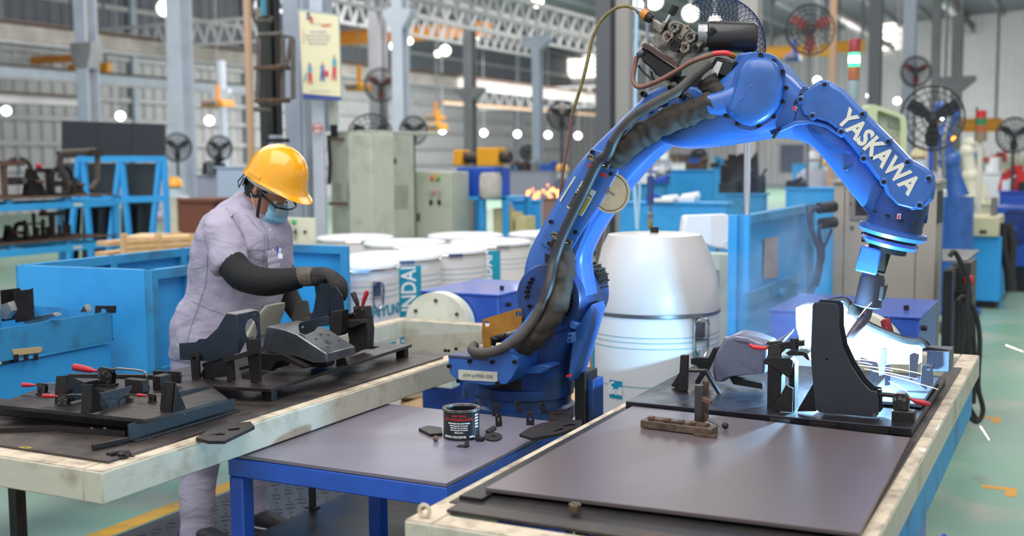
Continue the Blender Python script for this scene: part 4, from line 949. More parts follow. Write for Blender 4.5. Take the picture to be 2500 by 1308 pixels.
xp(fd, 'clamp_lug', [(1686, 876), (1700, 872), (1728, 874), (1732, 880), (1728, 900), (1705, 900), (1700, 892), (1687, 889)], yd(1700, 930), .03, darkst, bevel=.001)
xp(fd, 'shelf', [(1778, 918), (1862, 936), (1862, 950), (1790, 938)], yd(1850, 960)+.03, .03, darkst)
yt = yd(1900, 1000)
MB().bb(py(1872, 1000, yt), V((py(1905, 1000, yt).x, yt+.06, py(1870, 878, yt).z))).build('tower', darkst, fd, bevel=.003)
xp(fd, 'tower_head', [(1862, 880), (1870, 874), (1928, 874), (1936, 882), (1930, 925), (1918, 918), (1880, 892), (1866, 889)], yt-.005, .05, darkst, bevel=.002)
xp(fd, 'tower_leg', [(1925, 885), (1940, 885), (1940, 1005), (1927, 1005)], yt+.01, .05, darkst, bevel=.001)
xp(fd, 'foot_pad', [(1876, 1003), (1936, 1010), (1936, 1018), (1876, 1009)], yt-.02, .06, darkst, bevel=.001)
xp(fd, 'triangle_gusset', [(1918, 940), (1936, 948), (1934, 1006), (1885, 1003)], yt-.03, .008, darkst)
xp(fd, 'triangle_gusset', [(1984, 938), (1996, 940), (1992, 1004), (1946, 1004), (1950, 995)], yd(1970, 1010), .01, M('gusset_black', '#141416', .5, .3))  # this gusset is near black all over
MB().cyl(py(2003, 950, yd(1970, 1010)), py(2003, 950, yd(1970, 1010)+.02), .016).cyl(py(2003, 985, yd(1970, 1010)), py(2003, 985, yd(1970, 1010)+.02), .012).build('pin_eye', darkst, fd)
xp(fd, 'round_rest', [(1917, 862), (1925, 857), (1960, 858), (1972, 864), (1978, 880), (1970, 878), (1960, 868), (1925, 868)], yt, .05, darkst, bevel=.001)
c2 = clamp(fd, py(1893, 874, yt+.03), 3.3, .9, gl=.0001, arm=.0)
xp(fd, 'clamp_body', [(1873, 875), (1874, 848), (1880, 842), (1900, 838), (1930, 833), (1964, 832), (1965, 844), (1940, 846), (1918, 852), (1906, 864), (1905, 875)], yt+.02, .025, darkst, bevel=.002)
MB().cyl(py(1940, 826, yt+.03), py(1940, 852, yt+.03), .014).build('clamp_pad', rubber, fd)
MB().tube([py(1829, 840, yt+.03), py(1840, 847, yt+.03), py(1867, 850, yt+.03), py(1880, 847, yt+.03)], [.004, .007, .006, .004], 10).build('grip', redp, fd)
# clamp at the front right corner
yc = yd(2200, 1030)
MB().bb(py(2176, 1030, yc), V((py(2232, 1030, yc).x, yc+.05, py(2200, 1004, yc).z))).build('clamp_base', darkst, fd, bevel=.003)
xp(fd, 'clamp_body', [(2180, 1003), (2178, 968), (2186, 960), (2210, 962), (2220, 975), (2216, 1003)], yc+.01, .03, M('clamp_steel', '#4c4a47'), bevel=.002)
for a, b in ((2184, 973), (2198, 971), (2208, 975)): bolt(fd, py(a, b, yc+.01), (0, -1, 0), .006, .006, steel)
MB().tube([py(a, b, yc+.02) for a, b in ((2146, 962), (2165, 963), (2190, 966), (2212, 972))], .007, 10).build('clamp_arm', darkst, fd)
MB().cyl(py(2148, 950, yc+.02), py(2150, 972, yc+.02), .006).build('spindle', darkst, fd)
MB().tube([py(a, b, yc+.02) for a, b in ((2215, 970), (2228, 976), (2236, 979), (2262, 985), (2272, 987))], [.003, .004, .0085, .008, .004], 10).build('grip', red, fd)
# jig parts behind the gusset: paler blue-grey paints in the arc's light
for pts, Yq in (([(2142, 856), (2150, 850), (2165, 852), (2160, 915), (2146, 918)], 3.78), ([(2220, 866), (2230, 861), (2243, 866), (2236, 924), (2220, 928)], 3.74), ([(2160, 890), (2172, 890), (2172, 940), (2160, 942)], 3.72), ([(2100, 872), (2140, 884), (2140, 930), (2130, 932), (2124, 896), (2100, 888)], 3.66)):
    xp(fd, 'stop_upright', pts, Yq, .012, M('jig_arc_lit', '#5a6070', .4, .5), bevel=.001)
xp(fd, 'hole_plate', [(2250, 890), (2277, 892), (2278, 942), (2262, 945), (2262, 952), (2246, 940)], 3.76, .006, M('jig_arc_lit', '#5a6070'), holes=[circpx((2266, 901), 4, 10)])
MB().bb(py(2110, 975, 3.62), V((py(2250, 960, 3.62).x, 4.1, zD+.006))).build('pad_plate', M('jig_arc_lit', '#5a6070'), fd, bevel=.002)
MB().bb(py(2262, 905, 3.98), V((py(2318, 905, 3.98).x, 4.10, py(2280, 856, 3.98).z))).build('end_block', M('jig_arc_lit', '#5a6070'), fd, bevel=.003)
MB().beam(py(2230, 846, 4.0), py(2318, 858, 4.0), .02, .012).build('end_strap', darkst, fd)
MB().cyl(py(2280, 893, 3.8), py(2262, 893, 3.8), .008).build('spindle', darkst, fd)
MB().tube([py(2158, 783, 4.2), py(2160, 780, 4.2), py(2170, 812, 4.2), py(2172, 826, 4.2)], [.010, .017, .015, .006], 12).build('red_knob', red, fd)
for k in range(4): 
    u = .3+.2*k; MB().tube(circ(py(2160, 780, 4.2)*(1-u)+py(2170, 812, 4.2)*u, .0165, 12), .0015, 5, close=True).build('knob_ridge', rubber, fd)
# ---- workpieces on fixture D
yg = yd(2060, 1020)
gg = thing('curved_gusset', 'tall dark grey curved steel gusset channel standing in front of the welding arc', 'workpiece', py(2060, 1010, yg))
gpts = [(1984, 744), (1990, 738), (2037, 741), (2046, 748), (2048, 760), (2048, 800), (2057, 847), (2078, 893), (2105, 934), (2124, 953), (2142, 957), (2145, 1010), (2138, 1019), (2000, 1006), (1990, 998), (1979, 870)]
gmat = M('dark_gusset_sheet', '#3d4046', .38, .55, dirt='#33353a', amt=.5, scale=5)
xp(gg, 'front_web', gpts, yg, .006, gmat, bevel=.001, holes=[circpx((2018, 878), 3, 8)])
xp(gg, 'rear_web', [(a, b) for a, b in gpts], yg, .006, gmat); rw = gg.children[-1]; rw.location = (0, .075, 0)
edge = [(2048, 760), (2048, 800), (2057, 847), (2078, 893), (2105, 934), (2124, 953), (2142, 957)]
fl = MB(); P = [py(a, b, yg+.006) for a, b in [(1979, 870), (1984, 744)]]
for i in range(1): fl.prism([P[i], P[i+1], P[i+1]+V((0, .07, 0)), P[i]+V((0, .07, 0))], (.004, 0, 0))
fl.build('back_flange', gmat, gg)
bolt(gg, py(2135, 1013, yg), (0, -1, 0), .006, .004, steel)
tag(xp(None, 'lit_gusset', [(2064, 741), (2074, 748), (2092, 778), (2114, 797), (2160, 820), (2215, 838), (2243, 840), (2252, 848), (2252, 884), (2240, 890), (2150, 888), (2078, 876), (2050, 846), (2040, 800), (2042, 744)], 3.93, .006, M('arc_lit_sheet', '#b9bcc4', .4, .4), bevel=.001), 'curved sheet gusset lit blinding white by the arc, right of the dark one', 'workpiece')  # gusset steel made pale: the arc's glare is put into its colour
lr = MB().tube([py(a, b, 3.925) for a, b in ((2026, 738), (2058, 733), (2072, 742), (2094, 772), (2114, 790), (2162, 812), (2215, 831), (2250, 834), (2262, 846))], .013, 8, sub=3).build('clamp_rail', darkst, fd)
yb2 = yd(1800, 960)+.03
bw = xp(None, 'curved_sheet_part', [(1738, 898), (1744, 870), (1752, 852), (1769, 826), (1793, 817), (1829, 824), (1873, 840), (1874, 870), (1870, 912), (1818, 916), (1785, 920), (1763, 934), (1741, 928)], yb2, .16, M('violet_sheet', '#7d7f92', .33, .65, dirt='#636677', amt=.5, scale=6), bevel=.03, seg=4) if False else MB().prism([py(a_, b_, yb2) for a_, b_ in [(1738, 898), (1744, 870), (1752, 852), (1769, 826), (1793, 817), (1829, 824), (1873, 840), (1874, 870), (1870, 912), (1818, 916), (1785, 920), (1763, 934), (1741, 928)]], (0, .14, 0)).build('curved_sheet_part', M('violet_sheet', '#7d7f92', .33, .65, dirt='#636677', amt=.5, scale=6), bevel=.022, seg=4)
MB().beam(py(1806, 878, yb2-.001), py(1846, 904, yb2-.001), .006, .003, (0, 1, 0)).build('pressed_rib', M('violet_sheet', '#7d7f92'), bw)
tag(bw, 'violet curved sheet metal part at the left end of the jig', 'workpiece')  # violet is the sheet's own colour
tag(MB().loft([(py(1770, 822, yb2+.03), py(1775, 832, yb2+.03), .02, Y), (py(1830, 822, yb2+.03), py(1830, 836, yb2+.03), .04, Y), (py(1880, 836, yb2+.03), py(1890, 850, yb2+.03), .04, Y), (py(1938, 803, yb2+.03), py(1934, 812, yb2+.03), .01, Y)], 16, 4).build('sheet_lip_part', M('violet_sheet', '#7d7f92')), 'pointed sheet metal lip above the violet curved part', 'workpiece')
tag(xp(None, 'sheet_end_part', [(1940, 752), (1962, 742), (1982, 742), (1980, 850), (1958, 850), (1942, 800)], 4.0, .05, M('arc_lit_sheet', '#b9bcc4'), bevel=.004), 'blue-lit sheet part just left of the dark gusset', 'workpiece')  # same pale sheet, arc light painted into the colour
# welding sparks
sp = MB(); spm = M('hot_spark', '#ffd8c0', .5, emit='#ffd9c4', es=6)
for a, b, c, d, yy in ((2096, 774, 2128, 738, 3.6), (2080, 876, 2150, 884, 3.6), (2090, 890, 2180, 905, 3.6), (2110, 900, 2240, 925, 3.6), (2130, 905, 2290, 950, 3.6), (2150, 895, 2250, 912, 3.55), (2095, 884, 2130, 890, 3.5), (2170, 930, 2215, 955, 3.5), (2040, 735, 2046, 745, 3.5)):
    sp.tube([py(a, b, yy), py((a+c)/2, (b+d)/2-1.5, yy), py(c, d, yy)], [.0006, .0014, .0006], 5)
sp.cyl(on(2456, 842, .5), on(2498, 858, .5), .0022, .001, n=5); sp.cyl(on(2394, 1041, .2), on(2415, 1073, .2), .003, .0015, n=5)
for k in range(60):
    a = random.uniform(0, 6.28); r_ = random.uniform(.02, .22); p = V((ARC.x+r_*math.cos(a), 3.7+r_*.6*math.sin(a), zD+.001)); sp.ball(p, random.uniform(.0006, .0014), 5, k=3)
o = sp.build('welding_sparks', spm); o['kind'] = 'stuff'; tag(o, 'pale orange sparks flying to the right from the arc', 'sparks')
af = MB().ball(ARC, .007, 10).build('arc_flame', M('arc_glow', '#ffffff', .5, emit='#cfe4ff', es=60)); tag(af, 'blinding white welding arc at the torch tip', 'flame')
# ---- small jig lying on the brown plate
zj = .823
j0, j1 = on(1572, 1040, zj), on(1745, 1062, zj)
sj = thing('small_jig', 'small rusty jig with an upright square post lying on the brown plate', 'fixture', (j0+j1)/2)
MB().beam(j0+V((0, 0, .012)), j1+V((0, 0, .012)), .05, .022).build('base_bar', M('rail_brown', '#4c3f38', .5, .4, dirt='#8a755c', amt=.6, scale=30), sj, bevel=.002)
MB().beam(j0+V((0.02, .0, .026)), j1+V((-.02, .0, .026)), .030, .006).build('top_rail', M('rail_brown', '#4c3f38', .5, .4), sj)
for u in (.12, .35, .55, .72):
    c = j0*(1-u)+j1*u; MB().bb(c+V((-.008, -.02, .027)), c+V((.008, .0, .034))).build('lug', rust, sj, bevel=.001)
pj = on(1706, 1046, zj); h1 = upz(pj, 939)
MB().bb(pj+V((-.010, -.012, .02)), V((pj.x+.012, pj.y+.010, h1))).build('post', M('post_steel', '#4b4846', .4, .6, dirt='#6a5444', amt=.5, scale=30), sj, bevel=.0015)
pj2 = on(1717, 1042, zj); MB().bb(pj2+V((-.006, .005, .02)), V((pj2.x+.010, pj2.y+.02, upz(pj2, 931)))).build('post', rust, sj, bevel=.001)
c = V((pj.x+.02, pj.y, upz(pj, 975))); MB().box(c, (.035, .02, .012), Matrix.Rotation(.3, 3, 'Y')).build('welded_tab', rust, sj, bevel=.001)
q = on(1722, 1040, zj); MB().lathe([(.001, 0), (.014, 0), (.014, .01), (.001, .01)], q+V((0, -.02, .03)), (0, -1, 0), n=14).build('hinge_disc', rust, sj)
MB().tube([q+V((0, -.02, .03)), q+V((.03, -.02, .02)), q+V((.055, -.02, .008))], [.004, .005, .004], 8).build('lever', steel, sj)
MB().ball(q+V((.065, -.02, .012)), .010, 10).build('lever_knob', rubber, sj)
MB().bb(j1+V((-.05, -.035, 0)), j1+V((.01, -.01, .006))).build('shim', rust, sj)
# ------------------------------------------------------------------ the worker
YW = 3.86
def Pw(a, b, dy=0.): return py(a, b, YW-dy)
wk = thing('worker', 'worker in grey-lilac uniform, yellow hard hat, mask and black sleeves, bending over the left table', 'person', (-3.35, 3.86, 0))
wk['label'] = 'worker in lilac-grey uniform and yellow hard hat bending over the left table'
XF = V((1, 0, 0))
# body: one continuous surface
b = MB()
def lw(mb, pairs, dy, n=22, p=2.3, sub=4, dome=0., nrm=Y): return mb.loft([(Pw(*s[0], (s[3] if len(s) > 3 else dy)), Pw(*s[1], (s[3] if len(s) > 3 else dy)), s[2], nrm) for s in pairs], n, p, sub, dome)
# head (in profile, tilted forward and down)
hd = at(668, 455, proj(Pw(668, 455))[2])
tilt = Matrix.Rotation(R_(34), 3, 'Y')
hc = Pw(652, 464)
b.ball(hc, V((.098, .076, .112)), 20, tilt, 12)
b.ball(hc+tilt@V((.025, 0, -.055)), V((.068, .058, .078)), 16, tilt, 10)
b.ball(hc+tilt@V((.098, 0, -.028)), V((.018, .012, .022)), 8, tilt, 6)
b.tube([Pw(630, 470), Pw(618, 520), Pw(598, 560)], [.056, .058, .07], 16, sub=3)
# torso, arms, legs under the cloth
lw(b, [((515, 545), (672, 540), .10), ((492, 640), (678, 640), .12), ((478, 740), (655, 740), .12), ((452, 850), (640, 850), .13), ((450, 930), (635, 930), .13)], 0)
def limb(mb, pts, r, n=14, sub=4): return mb.tube([Pw(a, c, d) for a, c, d in pts], r, n, sub=sub)
RA = [(548, 560, .19), (560, 620, .22), (590, 672, .24), (655, 690, .22), (735, 678, .14)]
LA = [(640, 560, -.17), (672, 640, -.19), (700, 715, -.16), (735, 775, -.06)]
limb(b, RA, [.058, .052, .045, .042, .030]); limb(b, LA, [.055, .050, .044, .030])
LG1 = [(520, 900, .10), (500, 1060, .14), (484, 1180, .20), (482, 1360, .27)]
LG2 = [(570, 900, -.08), (590, 1060, -.06), (612, 1170, -.04), (622, 1275, -.02)]
limb(b, LG1, [.10, .078, .062, .045]); limb(b, LG2, [.10, .078, .062, .045])
b.build('body', skin, wk, rem=.009)
# ear
ear = MB().ball(Pw(627, 460, .079), V((.016, .010, .030)), 12, tilt, 8).ball(Pw(624, 462, .088), V((.009, .006, .018)), 10, tilt, 6)
ear.build('ear', skin, wk)
# hair
h_ = MB().ball(hc+tilt@V((-.012, 0, .012)), V((.096, .082, .104)), 20, tilt, 12); 
h_.build('hair', hairm, wk)
# face details: brow, eye
for sy in (-1, 1):
    e = hc+tilt@V((.086, sy*.032, -.002)); MB().ball(e, V((.010, .013, .008)), 10, tilt, 6).build('eye', M('eye_white', '#e8e4df', .2), wk)
    MB().ball(e+tilt@V((.006, 0, 0)), V((.005, .006, .006)), 8, tilt, 5).build('iris', blackpl, wk.children[-1])
# hard hat
HT = Matrix.Rotation(R_(24), 3, 'Y')
hcc = Pw(676, 440, .0)
def hat_ring(rx0, rx1, ry, z, n=36, pk=0.):
    out = []
    for k in range(n):
        a = 2*math.pi*k/n; c = math.cos(a); s = math.sin(a)
        rx = rx1 if c > 0 else rx0
        x = rx*c; y = ry*s
        if pk and c > .2: x += pk*((c-.2)/.8)**1.3
        out.append(hcc+HT@V((x, y, z - (.018*((c-.2)/.8)**1.2 if (pk and c > .2) else 0))))
    return out
sh_ = MB().rings([hat_ring(.150, .142, .126, -.012, pk=.048), hat_ring(.141, .134, .116, .0, pk=.012), hat_ring(.137, .131, .113, .03), hat_ring(.125, .120, .104, .075), hat_ring(.100, .097, .085, .113), hat_ring(.066, .064, .056, .136), hat_ring(.030, .030, .026, .147), hat_ring(.004, .004, .004, .149)], cap=False)
hat = sh_.build('hard_hat', helm, wk); md = hat.modifiers.new('so', 'SOLIDIFY'); md.thickness = .003; md.offset = 1; hat.modifiers.new('su', 'SUBSURF').render_levels = 1
rg = MB()
for yy in (-.03, 0, .03):
    rg.tube([hcc+HT@V((x, yy, .0+.149*math.sqrt(max(0, 1-(x/.139)**2-(yy/.118)**2))+.001)) for x in [-.115+.0115*k for k in range(21)]], .0045 if yy == 0 else .003, 8)
rg.build('crown_ridge', helm, hat)
MB().box(hcc+HT@V((-.03, -.119, .006)), (.07, .006, .026), HT).build('side_slot', helm, hat, bevel=.002)
MB().rings([hat_ring(.131, .118, .104, -.03), hat_ring(.129, .118, .106, -.005)], cap=False).build('harness_band', M('harness_white', '#c9c9c6', .5), hat)
MB().tube([hcc+HT@V((-.125, -.05, -.02)), hcc+HT@V((-.150, -.05, -.07)), hcc+HT@V((-.12, -.07, -.085)), hcc+HT@V((-.10, -.085, -.03))], .003, 8).build('ratchet_strap', blackpl, hat)
MB().beam(hcc+HT@V((-.135, -.02, -.045)), hcc+HT@V((-.09, -.09, -.05)), .004, .03, HT@Z).build('nape_strap', blackpl, hat)
# chin strap
cs = [(640, 450, .098), (636, 478, .100), (630, 515, .090), (628, 540, .07), (632, 558, .06)]
mb = MB(); pts = [Pw(a, c, d) for a, c, d in cs]
for i in range(len(pts)-1): mb.beam(pts[i], pts[i+1], .003, .014, (1, 0, .3))
mb.build('chin_strap', blackpl, wk); MB().ball(Pw(634, 570, .07), .016, 10).build('strap_toggle', M('clear_toggle', '#77777c', .3), wk)
MB().tube([Pw(634, 566, .06), Pw(650, 545, .0), Pw(660, 520, -.06)], .004, 6, sub=3).build('chin_strap', blackpl, wk)
# mask: half shell over nose and chin with pleats
mk = MB(); rs = []
for i in range(13):
    u = i/12; z = .006-.105*u; w = .052+.018*math.sin(u*3.14); fwd = .092+.030*math.sin(min(u*1.25, 1)*3.14*.62)-.045*max(0, u-.55)
    ring = []
    for j in range(15):
        a = -1.35+2.7*j/14; fr_ = fwd*(math.cos(a*.62)**1.0); ring.append(hc+tilt@V((.012+fr_+(.004 if i in (4, 7, 10) else 0), math.sin(a)*.073*(w/.07), z-.012)))
    rs.append(ring)
vs_ = [p for r in rs for p in r]; mk.add(vs_, [(i*15+j, i*15+j+1, (i+1)*15+j+1, (i+1)*15+j) for i in range(12) for j in range(14)], True)
mko = mk.build('face_mask', maskm, wk, ang=60); md = mko.modifiers.new('so', 'SOLIDIFY'); md.thickness = .002
mb = MB()
for sy in (-1, 1):
    mb.tube([hc+tilt@V((.05, sy*.070, .012)), hc+tilt@V((0, sy*.082, .02)), hc+tilt@V((-.012, sy*.082, -.005))], .0015, 6); mb.tube([hc+tilt@V((.035, sy*.066, -.075)), hc+tilt@V((0, sy*.08, -.03)), hc+tilt@V((-.012, sy*.082, -.02))], .0015, 6)
mb.build('ear_loop', M('white_elastic', '#dfe4ea', .7), mko)
# safety glasses
gl = MB(); gd_ = tilt@V((.004, 0, -.012))
for sy in (-1, 1):
    gl.tube([hc+gd_+tilt@V((.118, sy*.062, .008)), hc+gd_+tilt@V((.10, sy*.075, .014)), hc+gd_+tilt@V((.04, sy*.084, .020)), hc+gd_+tilt@V((-.02, sy*.084, .016))], .0048, 8, sub=3)
gl.tube([hc+gd_+tilt@V((.118, -.064, .010)), hc+gd_+tilt@V((.130, -.03, .010)), hc+gd_+tilt@V((.132, 0, .008)), hc+gd_+tilt@V((.130, .03, .010)), hc+gd_+tilt@V((.118, .064, .010))], .004, 8, sub=3)
glo = gl.build('safety_glasses', blackpl, wk)
for sy in (-1, 1):
    ln = MB(); n_ = 7
    vv = [hc+gd_+tilt@V((.130-.010*((j/(n_-1))**2), sy*(.004+.060*j/(n_-1)), .008-.036*i)) for i in (0, 1) for j in range(n_)]
    ln.add(vv, [(j, j+1, n_+j+1, n_+j) for j in range(n_-1)], True); lo = ln.build('lens', lensm, glo); md = lo.modifiers.new('so', 'SOLIDIFY'); md.thickness = .0015
def foldmat():
    m = bpy.data.materials.new('folded_cotton'); m.use_nodes = True; nt = m.node_tree; N = nt.nodes; L = nt.links; b_ = N['Principled BSDF']; b_.inputs['Roughness'].default_value = .85
    tc_ = N.new('ShaderNodeTexCoord'); mp = N.new('ShaderNodeMapping'); mp.inputs['Rotation'].default_value = (.4, .9, .3); mp.inputs['Scale'].default_value = (3.0, 3.0, 6.0)
    n = N.new('ShaderNodeTexNoise'); n.inputs['Scale'].default_value = 1.7; n.inputs['Detail'].default_value = 3; n.inputs['Distortion'].default_value = .9; L.new(tc_.outputs['Object'], mp.inputs[0]); L.new(mp.outputs[0], n.inputs['Vector'])
    bp_ = N.new('ShaderNodeBump'); bp_.inputs['Strength'].default_value = .5; bp_.inputs['Distance'].default_value = .04; L.new(n.outputs['Fac'], bp_.inputs['Height']); L.new(bp_.outputs[0], b_.inputs['Normal'])
    b_.inputs['Base Color'].default_value = hexc('#a8a1b2'); return m
shirtm = foldmat()
# shirt with folds: one cloth surface, remeshed and wrinkled
s = MB()
lw(s, [((588, 468), (652, 512), .068), ((548, 500), (665, 530), .125), ((512, 535), (684, 555), .165), ((492, 590), (694, 600), .175), ((484, 650), (692, 660), .165), ((476, 710), (672, 720), .16), ((450, 760), (662, 775), .165), ((438, 830), (654, 835), .17), ((436, 868), (650, 868), .165)], 0, p=2.35)
s.tube([Pw(a, c, d) for a, c, d in ((545, 540, .13), (546, 575, .185), (556, 625, .215), (566, 652, .225))], [.075, .084, .078, .072], 18, sub=3)
s.tube([Pw(a, c, d) for a, c, d in ((630, 540, -.12), (655, 590, -.18), (678, 650, -.19), (686, 668, -.19))], [.075, .084, .076, .072], 18, sub=3)
so = s.build('shirt', shirtm, wk, rem=.008)
tx = bpy.data.textures.new('folds', 'CLOUDS'); tx.noise_scale = .13; tx.noise_depth = 1
d = so.modifiers.new('d', 'DISPLACE'); d.texture = tx; d.strength = .03; d.mid_level = .5; d.texture_coords = 'LOCAL'
# collar, placket, epaulette, pocket, pens
c_ = MB().loft([(Pw(598, 488), Pw(640, 535), .085, Y), (Pw(610, 462), Pw(650, 512), .078, Y)], 24, 2.2, 3).build('collar', shirtm, so, ang=50)
def drape(name, pts, dy, th, m, par): return MB().prism([Pw(a, c, dy) for a, c in pts], (0, th, 0)).build(name, m, par, bevel=.002)
def onshirt(pts, m, name, par, off=.004, th=.003):
    """patch laid on the near side of the shirt"""
    q = MB(); vs = []
    for a, c, d_ in pts: vs.append(Pw(a, c, d_+off))
    n = (vs[1]-vs[0]).cross(vs[2]-vs[0]).normalized(); n = -n if n.y > 0 else n
    return q.prism(vs, n*th).build(name, m, par, bevel=.001)
onshirt([(532, 520, .13), (556, 510, .135), (575, 522, .155), (548, 545, .165)], shirtm, 'epaulette', so, .022, .006)
def seam(pts, r, name, par, m):
    P, R = smooth_path([Pw(*q) for q in pts], [r]*len(pts), 8); o = MB().tube(P, r, 6).build(name, m, par)
    w_ = o.modifiers.new('w', 'SHRINKWRAP'); w_.target = so; w_.wrap_mode = 'ABOVE_SURFACE'; w_.offset = .0012; return o
dkl = M('seam_shadow_thread', '#85808f', .9)
seam([(548, 505, .15), (566, 540, .18), (590, 590, .16), (600, 640, .14)], .0022, 'sleeve_seam', so, dkl)
seam([(650, 515, .10), (664, 570, .10), (672, 640, .10), (670, 720, .10), (655, 790, .10)], .0025, 'placket_seam', so, dkl); seam([(642, 520, .12), (656, 575, .12), (664, 645, .12), (662, 720, .12)], .0020, 'placket_seam', so, dkl)
seam([(600, 498, .14), (622, 530, .14), (640, 560, .12)], .0025, 'collar_edge', so, dkl); seam([(600, 608, .16), (630, 612, .14), (664, 618, .12)], .0020, 'yoke_seam', so, dkl)
seam([(470, 735, .14), (500, 752, .17), (540, 770, .18)], .002, 'side_seam', so, dkl); seam([(520, 620, .14), (505, 700, .15), (478, 780, .15), (465, 850, .15)], .002, 'side_seam', so, dkl)
for a, c in ((660, 560), (667, 610), (670, 665), (666, 715)): MB().lathe([(.001, 0), (.005, 0), (.005, .002), (.001, .002)], Pw(a, c, .135), -Y, n=10).build('button', M('button_grey', '#c9c6d2', .4), so)
# trousers
t_ = MB()
lw(t_, [((438, 850), (645, 850), .15), ((440, 905), (640, 905), .155), ((450, 960), (636, 960), .15)], 0, p=2.4)
t_.tube([Pw(a, c, d) for a, c, d in ((510, 930, .09), (497, 1060, .14), (484, 1170, .19), (484, 1260, .24), (484, 1360, .27))], [.125, .100, .078, .072, .078], 20, sub=4)
t_.tube([Pw(a, c, d) for a, c, d in ((575, 930, -.06), (595, 1060, -.05), (608, 1160, -.04), (612, 1220, -.03), (620, 1262, -.02))], [.125, .095, .075, .068, .074], 20, sub=4)
to_ = t_.build('trousers', shirtm, wk, rem=.009)
d = to_.modifiers.new('d', 'DISPLACE'); d.texture = tx; d.strength = .016; d.mid_level = .5; d.texture_coords = 'LOCAL'
MB().loft([(Pw(624, 815, .03), Pw(650, 815, .03), .10, Y), (Pw(648, 770, .03), Pw(668, 770, .03), .09, Y), (Pw(664, 742, .03), Pw(680, 742, .03), .06, Y)], 14, 2.5, 3).build('apron_strap', M('pale_strap', '#cfd0b8', .7), wk)
# sleeves
sl = MB().tube([Pw(a, c, d) for a, c, d in [(562, 632, .225)]+RA[2:]], [.060, .062, .056, .042], 18, sub=5).build('arm_sleeve', sleevem, wk); 
d = sl.modifiers.new('d', 'DISPLACE'); d.texture = tx; d.strength = .010; d.mid_level = .5
sl2 = MB().tube([Pw(a, c, d) for a, c, d in LA[1:]], [.060, .050, .038], 18, sub=5).build('arm_sleeve', sleevem, wk)
# gloves: palm, four fingers and thumb, one surface each
def glove(wr, kn, fingers, thumb, pr, name, rad=.0125):
    g = MB(); W0 = [Pw(*q) for q in (wr[0], wr[1])]
    g.loft([(Pw(*a), Pw(*b_), t, (q if q else Y)) for a, b_, t, q in pr], 18, 2.6, 4, dome=.006)
    for f in fingers: g.tube([Pw(*q) for q in f], [rad*1.05, rad*1.05, rad, rad*.95, rad*.6][:len(f)], 10, sub=3)
    g.tube([Pw(*q) for q in thumb], [rad*1.2, rad*1.15, rad*1.05, rad*.7], 10, sub=3)
    return g.build(name, glovem, wk, rem=.0038)
glove(((735, 672, .14), (735, 690, .14)), None,
      [[(812, 668, .09), (836, 684, .075), (843, 704, .07), (842, 722, .07), (838, 733, .07)],
       [(806, 664, .115), (832, 686, .115), (838, 708, .112), (832, 726, .108), (826, 736, .105)],
       [(800, 666, .14), (824, 692, .145), (828, 712, .14), (820, 728, .13), (814, 736, .125)],
       [(796, 670, .16), (812, 694, .165), (812, 712, .16), (806, 722, .15), (802, 728, .14)]],
      [(775, 690, .06), (785, 705, .04), (796, 716, .035), (806, 722, .035)],
      [((732, 656, .14), (732, 696, .14), .026, None), ((760, 652, .13), (762, 698, .13), .034, None), ((790, 652, .12), (784, 696, .12), .044, None), ((818, 664, .115), (800, 690, .115), .040, None)], 'glove')
MB().tube([Pw(722, 676, .15), Pw(735, 675, .145), Pw(752, 675, .14), Pw(766, 675, .135)], [.036, .040, .040, .037], 20, sub=3).build('glove_cuff', cuffm, wk)
glove(((720, 752, -.08), (735, 760, -.08)), None,
      [[(742, 775, -.05), (756, 785, -.03), (762, 795, -.02), (760, 802, -.01)], [(736, 780, -.03), (748, 792, -.01), (752, 800, 0), (748, 806, 0)], [(728, 784, -.02), (738, 796, 0), (740, 803, .01), (736, 808, .01)], [(720, 784, 0), (727, 797, .01), (728, 803, .02), (724, 807, .02)]],
      [(745, 765, -.07), (760, 770, -.06), (770, 776, -.05), (776, 780, -.05)],
      [((722, 738, -.09), (748, 735, -.09), .028, None), ((718, 765, -.06), (752, 762, -.06), .034, None), ((716, 785, -.03), (748, 780, -.04), .03, None)], 'glove', .011)
# pocket with pens, badge
pk = onshirt([(652, 612, .10), (684, 614, .06), (684, 655, .06), (654, 655, .10)], shirtm, 'pocket', so, .03, .004)
MB().cyl(Pw(677, 602, .10), Pw(677, 622, .10), .004).build('pen', M('pen_blue', '#3c4fc0', .4), wk); MB().cyl(Pw(684, 606, .09), Pw(683, 624, .09), .004).build('pen', whitep, wk)
onshirt([(679, 618, .08), (690, 620, .07), (690, 632, .07), (679, 630, .08)], whitep, 'badge', so, .035, .002); 
# shoes: dark canvas with pale sole
for cx, cyy, dd in ((638, 1284, -.02), (500, 1352, .27)):
    p = Pw(cx, cyy, dd); p.z = 0
    MB().loft([(p+V((-.11, -.04, .03)), p+V((-.11, .04, .03)), .03, Z), (p+V((-.04, -.045, .045)), p+V((-.04, .045, .045)), .045, Z), (p+V((.06, -.045, .035)), p+V((.06, .045, .035)), .035, Z), (p+V((.14, -.03, .025)), p+V((.14, .03, .025)), .022, Z)], 16, 2.6, 4, dome=.01).build('shoe', M('shoe_dark', '#2b2b33', .6), wk)
    MB().loft([(p+V((-.12, -.04, .008)), p+V((-.12, .04, .008)), .009, Z), (p+V((.04, -.05, .008)), p+V((.04, .05, .008)), .009, Z), (p+V((.15, -.03, .008)), p+V((.15, .03, .008)), .009, Z)], 14, 3, 4).build('sole', whitep, wk.children[-1])
